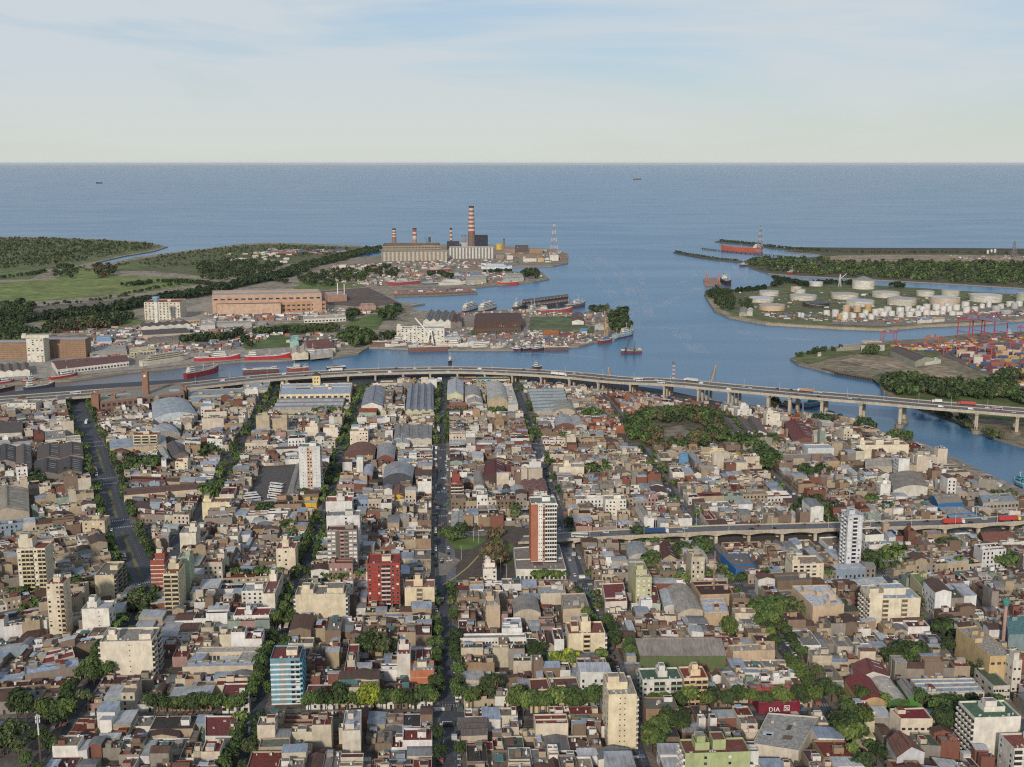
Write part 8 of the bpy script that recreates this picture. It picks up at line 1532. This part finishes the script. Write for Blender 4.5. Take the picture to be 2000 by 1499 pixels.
def woods(rest):
    r = random.Random(8)
    if rest: mass('distant_city_trees', 'many small tree crowns dotting the farther streets and the park', rest, 260)
    a = []
    a += area([(1722, 745), (1760, 742), (1830, 752), (1900, 758), (1960, 745), (1995, 770), (2040, 800), (1960, 782), (1860, 780), (1780, 778), (1730, 768)], 150, r, (0, 1, 1, 3), (1.2, 2.0)); a += line([(1558, 698), (1600, 689), (1640, 684)], 14, r, (1,), (.8, 1.2)); a += area([(1690, 690), (1715, 688), (1718, 694), (1692, 696)], 6, r, (0,), (1.3, 1.8)); a += line([(1780, 795), (1860, 820), (1960, 862)], 50, r, (1, 3), (.6, 1.2))
    a += area([(1950, 735), (1985, 728), (1995, 745), (1955, 748)], 12, r, (3, 1), (1.2, 1.6))
    mass('dock_island_trees', 'bushy green belt of trees along the dock island shore beside the motorway', a, 200)
    a = area([(668, 668), (685, 650), (720, 652), (728, 672), (700, 682), (680, 680)], 30, r, (0, 1, 0), (1.6, 2.4)); a += area([(740, 620), (775, 605), (785, 618), (750, 634)], 18, r, (1, 0), (1.6, 2.2)); a += area([(680, 622), (698, 612), (700, 628), (684, 630)], 6, r, (1,), (1.8, 2.2)); a += area([(1192, 628), (1222, 615), (1230, 632), (1222, 652), (1196, 650)], 26, r, (1, 0, 1), (1.8, 2.5)); a += area([(1150, 606), (1190, 597), (1195, 606), (1160, 614)], 10, r, (1, 3), (1.2, 1.6)); a += line([(730, 672), (770, 660)], 8, r, (1,), (1.2, 1.6))
    a += line([(355, 672), (440, 666), (470, 655)], 26, r, (1, 1, 0), (1.3, 1.9)); a += line([(500, 655), (570, 650), (600, 652)], 26, r, (1, 0), (1.2, 1.8)); a += line([(606, 650), (655, 648)], 12, r, (3, 0), (1.5, 2.0)); a += line([(470, 663), (500, 690)], 8, r, (1,), (1, 1.3)); a += area([(1020, 534), (1050, 530), (1048, 545), (1022, 545)], 12, r, (1,), (1.6, 2.2)); a += line([(950, 535), (1000, 533)], 12, r, (1,), (1.2, 1.6)); a += line([(820, 540), (860, 538), (880, 546)], 16, r, (1, 1), (1.4, 1.9))
    mass('harbour_trees', 'dark round trees scattered over the harbour and shipyard land', a, 160)
    a = []
    a += line([(-60, 628), (0, 632), (60, 628), (120, 622), (170, 615), (240, 606), (300, 592), (380, 580), (440, 566), (500, 552), (560, 540)], 520, r, (1, 6, 1), (1.3, 2.1), 16)      # the long dark shelter belt
    a += line([(560, 540), (600, 522), (650, 510), (700, 497), (735, 488)], 420, r, (1, 1, 0), (1.2, 1.9), 26); a += area([(0, 600), (60, 596), (64, 622), (40, 640), (0, 640)], 60, r, (1, 0), (1.4, 2.0)); a += area([(-60, 646), (40, 640), (60, 668), (20, 676), (-60, 676)], 70, r, (1, 0), (1.4, 2.1)); a += area([(85, 638), (220, 622), (260, 622), (230, 640), (110, 652), (90, 650)], 90, r, (1, 5, 3), (1.3, 2.0)); a += area([(100, 528), (130, 520), (150, 530), (145, 545), (105, 545)], 26, r, (1, 0), (1.2, 1.8)); a += area([(185, 525), (215, 520), (230, 532), (228, 545), (190, 545)], 28, r, (5, 1), (1.5, 2.1))
    a += line([(0, 545), (60, 538), (90, 532), (160, 530)], 40, r, (1,), (.7, 1.2)); a += line([(240, 560), (330, 552), (400, 556), (440, 560)], 90, r, (1,), (.9, 1.4), 12); a += line([(60, 600), (160, 593), (240, 580), (310, 563), (360, 556)], 60, r, (1, 3), (.6, 1.1)); a += area([(380, 520), (440, 512), (500, 512), (560, 520), (520, 538), (440, 552), (400, 545)], 220, r, (1, 1, 3), (1.1, 1.8)); a += area([(570, 548), (620, 535), (680, 528), (720, 536), (720, 552), (660, 556), (640, 566), (600, 560)], 110, r, (1, 0), (1.2, 1.8)); a += line([(420, 575), (440, 560)], 14, r, (1,), (1.1, 1.6)); a += area([(0, 652), (60, 650), (100, 660), (60, 668)], 20, r, (1,), (1.2, 1.7)); a += line([(395, 545), (470, 540), (520, 545), (560, 555)], 70, r, (1, 0), (1.0, 1.6)); a += area([(700, 530), (760, 522), (790, 536), (760, 545)], 40, r, (1,), (1.2, 1.7))
    mass('shelter_belt', 'long dark belts and clumps of trees crossing the green reserve', a, 90)
    a = area([(-150, 466), (0, 466), (100, 467), (200, 471), (285, 477), (315, 482), (285, 488), (235, 496), (195, 503), (150, 512), (60, 522), (0, 526), (-150, 530)], 2300, r, (1, 3, 3, 0, 2), (.3, 1.2)); a += area([(330, 496), (400, 489), (470, 480), (520, 478), (600, 481), (690, 485), (640, 500), (560, 505), (440, 512), (380, 520), (300, 525), (260, 520), (270, 512)], 800, r, (3, 1, 0, 2), (.25, .9)); a += area([(100, 524), (180, 520), (240, 512), (260, 516), (180, 530), (100, 532)], 90, r, (5, 3), (.4, .9))
    mass('marsh_scrub', 'wet scrub woodland covering the headland beyond the meadows', a, 36)
    a = area([(1455, 512), (1500, 506), (1600, 508), (1650, 514), (1800, 513), (2060, 518), (2060, 562), (1900, 553), (1780, 547), (1640, 540), (1560, 536), (1500, 529), (1470, 522)], 1300, r, (1, 1, 0, 3, 2), (.7, 1.7)); a += line([(1322, 493), (1345, 498), (1400, 507), (1448, 511)], 160, r, (1, 3), (.3, .8), 5); a += line([(1402, 472), (1460, 477), (1520, 485), (1600, 491)], 220, r, (1,), (.4, 1.1), 6); a += line([(1540, 490), (1700, 494), (1850, 494), (2000, 496)], 240, r, (1, 3), (.4, .8), 20)
    mass('island_forest', 'dense dark forest covering the wooded island beyond the tank farm', a, 50)
    a = area([(1378, 577), (1395, 570), (1432, 570), (1436, 590), (1430, 608), (1410, 606)], 110, r, (1, 0, 3), (.9, 1.4)); a += line([(1436, 572), (1480, 568), (1495, 566)], 40, r, (6,), (1.0, 1.3), 3); a += line([(1510, 562), (1530, 552), (1560, 556), (1580, 562)], 50, r, (1, 6), (1, 1.6)); a += line([(1580, 556), (1700, 557)], 40, r, (6, 1), (1, 1.5)); a += line([(1740, 562), (1760, 563)], 8, r, (1,), (1.4, 1.8)); a += area([(1440, 590), (1470, 586), (1475, 602), (1450, 604)], 22, r, (0, 3), (.7, 1.1)); a += line([(1510, 545), (1530, 549)], 12, r, (1,), (.9, 1.3))
    mass('tank_farm_trees', 'trees and poplars edging the tank farm shore', a, 110)
# ================================================================ SMALL CLUTTER OF YARDS AND DOCKS
def clutter(name, label, areas, cols, seed, smin=1.2, smax=5, hmax=3.2):
    r = random.Random(seed); m = MB()
    for px, n in areas:
        P = [G(*p) for p in px]; x0, x1 = min(p[0] for p in P), max(p[0] for p in P); y0, y1 = min(p[1] for p in P), max(p[1] for p in P); k = 0; i = 0
        while k < n and i < n * 20:
            i += 1; x, y = r.uniform(x0, x1), r.uniform(y0, y1)
            if not inpoly(x, y, P) or taken(x, y) or (y < 1250 and not inpoly(x, y, CITYW)): continue
            k += 1; a, b = r.uniform(smin, smax) / 2 * r.choice((1, 1, 2)), r.uniform(smin, smax) / 2; h = r.uniform(.6, hmax); t = GRID + r.choice((0, 0, 1.57)) + r.uniform(-.15, .15); ct, st = cos(t), sin(t)
            m.prism([(x + u * a * ct - v * b * st, y + u * a * st + v * b * ct) for u, v in ((-1, -1), (1, -1), (1, 1), (-1, 1))], .2, .2 + h, 'paint', vary(C(r.choice(cols)), r, .25))
    tag(link(name, m.mesh(name)), label, 'clutter', None, 'stuff')
def clutters():
    mix = ('#a39a8c', '#8d5a4c', '#c9c6bf', '#6b655f', '#54657d', '#b5ad9c', '#7d7166', '#a5613f', '#d3d1cb', '#4a4644')
    clutter('shipyard_clutter', 'jumble of crates, plates, vehicles and gear over the shipyard island', [([(880, 640), (1020, 645), (1030, 678), (900, 680), (760, 674)], 260), ([(1030, 645), (1160, 655), (1190, 660), (1120, 674), (1020, 680)], 330), ([(880, 614), (1020, 606), (1130, 614), (1100, 620), (900, 616)], 160), ([(1120, 616), (1190, 610), (1190, 655), (1150, 640)], 90)], mix, 4)
    clutter('harbour_yard_clutter', 'parked lorries, crates and sheds scattered across the harbour yards', [([(170, 645), (420, 636), (560, 650), (470, 680), (300, 700), (180, 700)], 620), ([(400, 614), (740, 602), (740, 612), (600, 626), (420, 630)], 300), ([(640, 520), (745, 512), (860, 528), (860, 548), (760, 560), (640, 556)], 420), ([(745, 512), (980, 508), (1100, 512), (980, 518), (860, 528)], 260), ([(985, 484), (1100, 492), (1104, 510), (990, 506)], 120), ([(560, 655), (660, 650), (700, 665), (640, 690), (570, 695)], 90), ([(870, 532), (1060, 532), (1060, 545), (930, 556), (880, 545)], 130), ([(770, 576), (925, 571), (925, 566), (770, 571)], 90)], mix, 5, 2, 9, 4.5)
    clutter('tank_farm_clutter', 'pipes, cabins and vehicles between the tanks and along the quay', [([(1480, 610), (1640, 612), (1900, 612), (2000, 605), (2000, 618), (1720, 634), (1500, 622)], 420), ([(1440, 570), (2000, 575), (2000, 600), (1480, 606)], 200), ([(1850, 500), (2000, 500), (2000, 508), (1860, 510)], 90)], mix, 6, 1.5, 7, 2.2)
    clutter('container_port_clutter', 'trucks, trailers and gear between the container stacks', [([(1735, 675), (1850, 672), (1900, 665), (2000, 655), (2050, 660), (1920, 672), (1850, 690), (1750, 682)], 260), ([(1860, 690), (2050, 700), (2100, 780), (2000, 760), (1900, 720)], 200)], ('#2f5583', '#a03034', '#c9c5bd', '#b0593a', '#5c5855', '#c79a35'), 7, 2, 8, 3)
    clutter('riverside_clutter', 'parked cars, rubble and huts under the motorway on the river bank', [([(735, 748), (860, 742), (858, 758), (735, 764)], 90), ([(1015, 744), (1170, 756), (1300, 775), (1300, 790), (1170, 770), (1020, 756)], 260), ([(1300, 776), (1480, 796), (1600, 815), (1600, 835), (1400, 810), (1300, 792)], 160), ([(370, 764), (520, 750), (520, 756), (370, 772)], 60)], mix, 8, 1.5, 6, 3)
    clutter('backyard_clutter', 'laundry, sheds and odds and ends filling the yards between houses', [([(0, 1499), (2000, 1499), (2000, 900), (1500, 880), (200, 850), (0, 900)], 2600)], ('#8d5a4c', '#c9c6bf', '#6b655f', '#54657d', '#b5ad9c', '#3f5f52', '#d3d1cb', '#4a4644'), 9, 1, 3.4, 2.4)
# ================================================================ BUILD EVERYTHING
towers(); halls(); school(); shop_sign(); far_buildings(); build_lots()
ships(); cranes(); containers(); vehicles(); woods(trees()); clutters()
# the sea air: one even volume round everything
hz = bpy.data.materials.new('haze'); hz.use_nodes = True; t = hz.node_tree; t.nodes.clear(); ho = N(t, 'ShaderNodeOutputMaterial'); pv_ = N(t, 'ShaderNodeVolumePrincipled'); pv_.inputs['Color'].default_value = (.82, .90, 1.0, 1); pv_.inputs['Density'].default_value = 0.9e-5; pv_.inputs['Anisotropy'].default_value = .0
t.links.new(pv_.outputs[0], ho.inputs['Volume']); MATS['haze'] = hz
m = MB(); m.box(-152000, 152000, -3500, 192000, -6, 300, 'haze', (1, 1, 1)); h = link('haze', m.mesh('haze')); tag(h, kind='stuff')
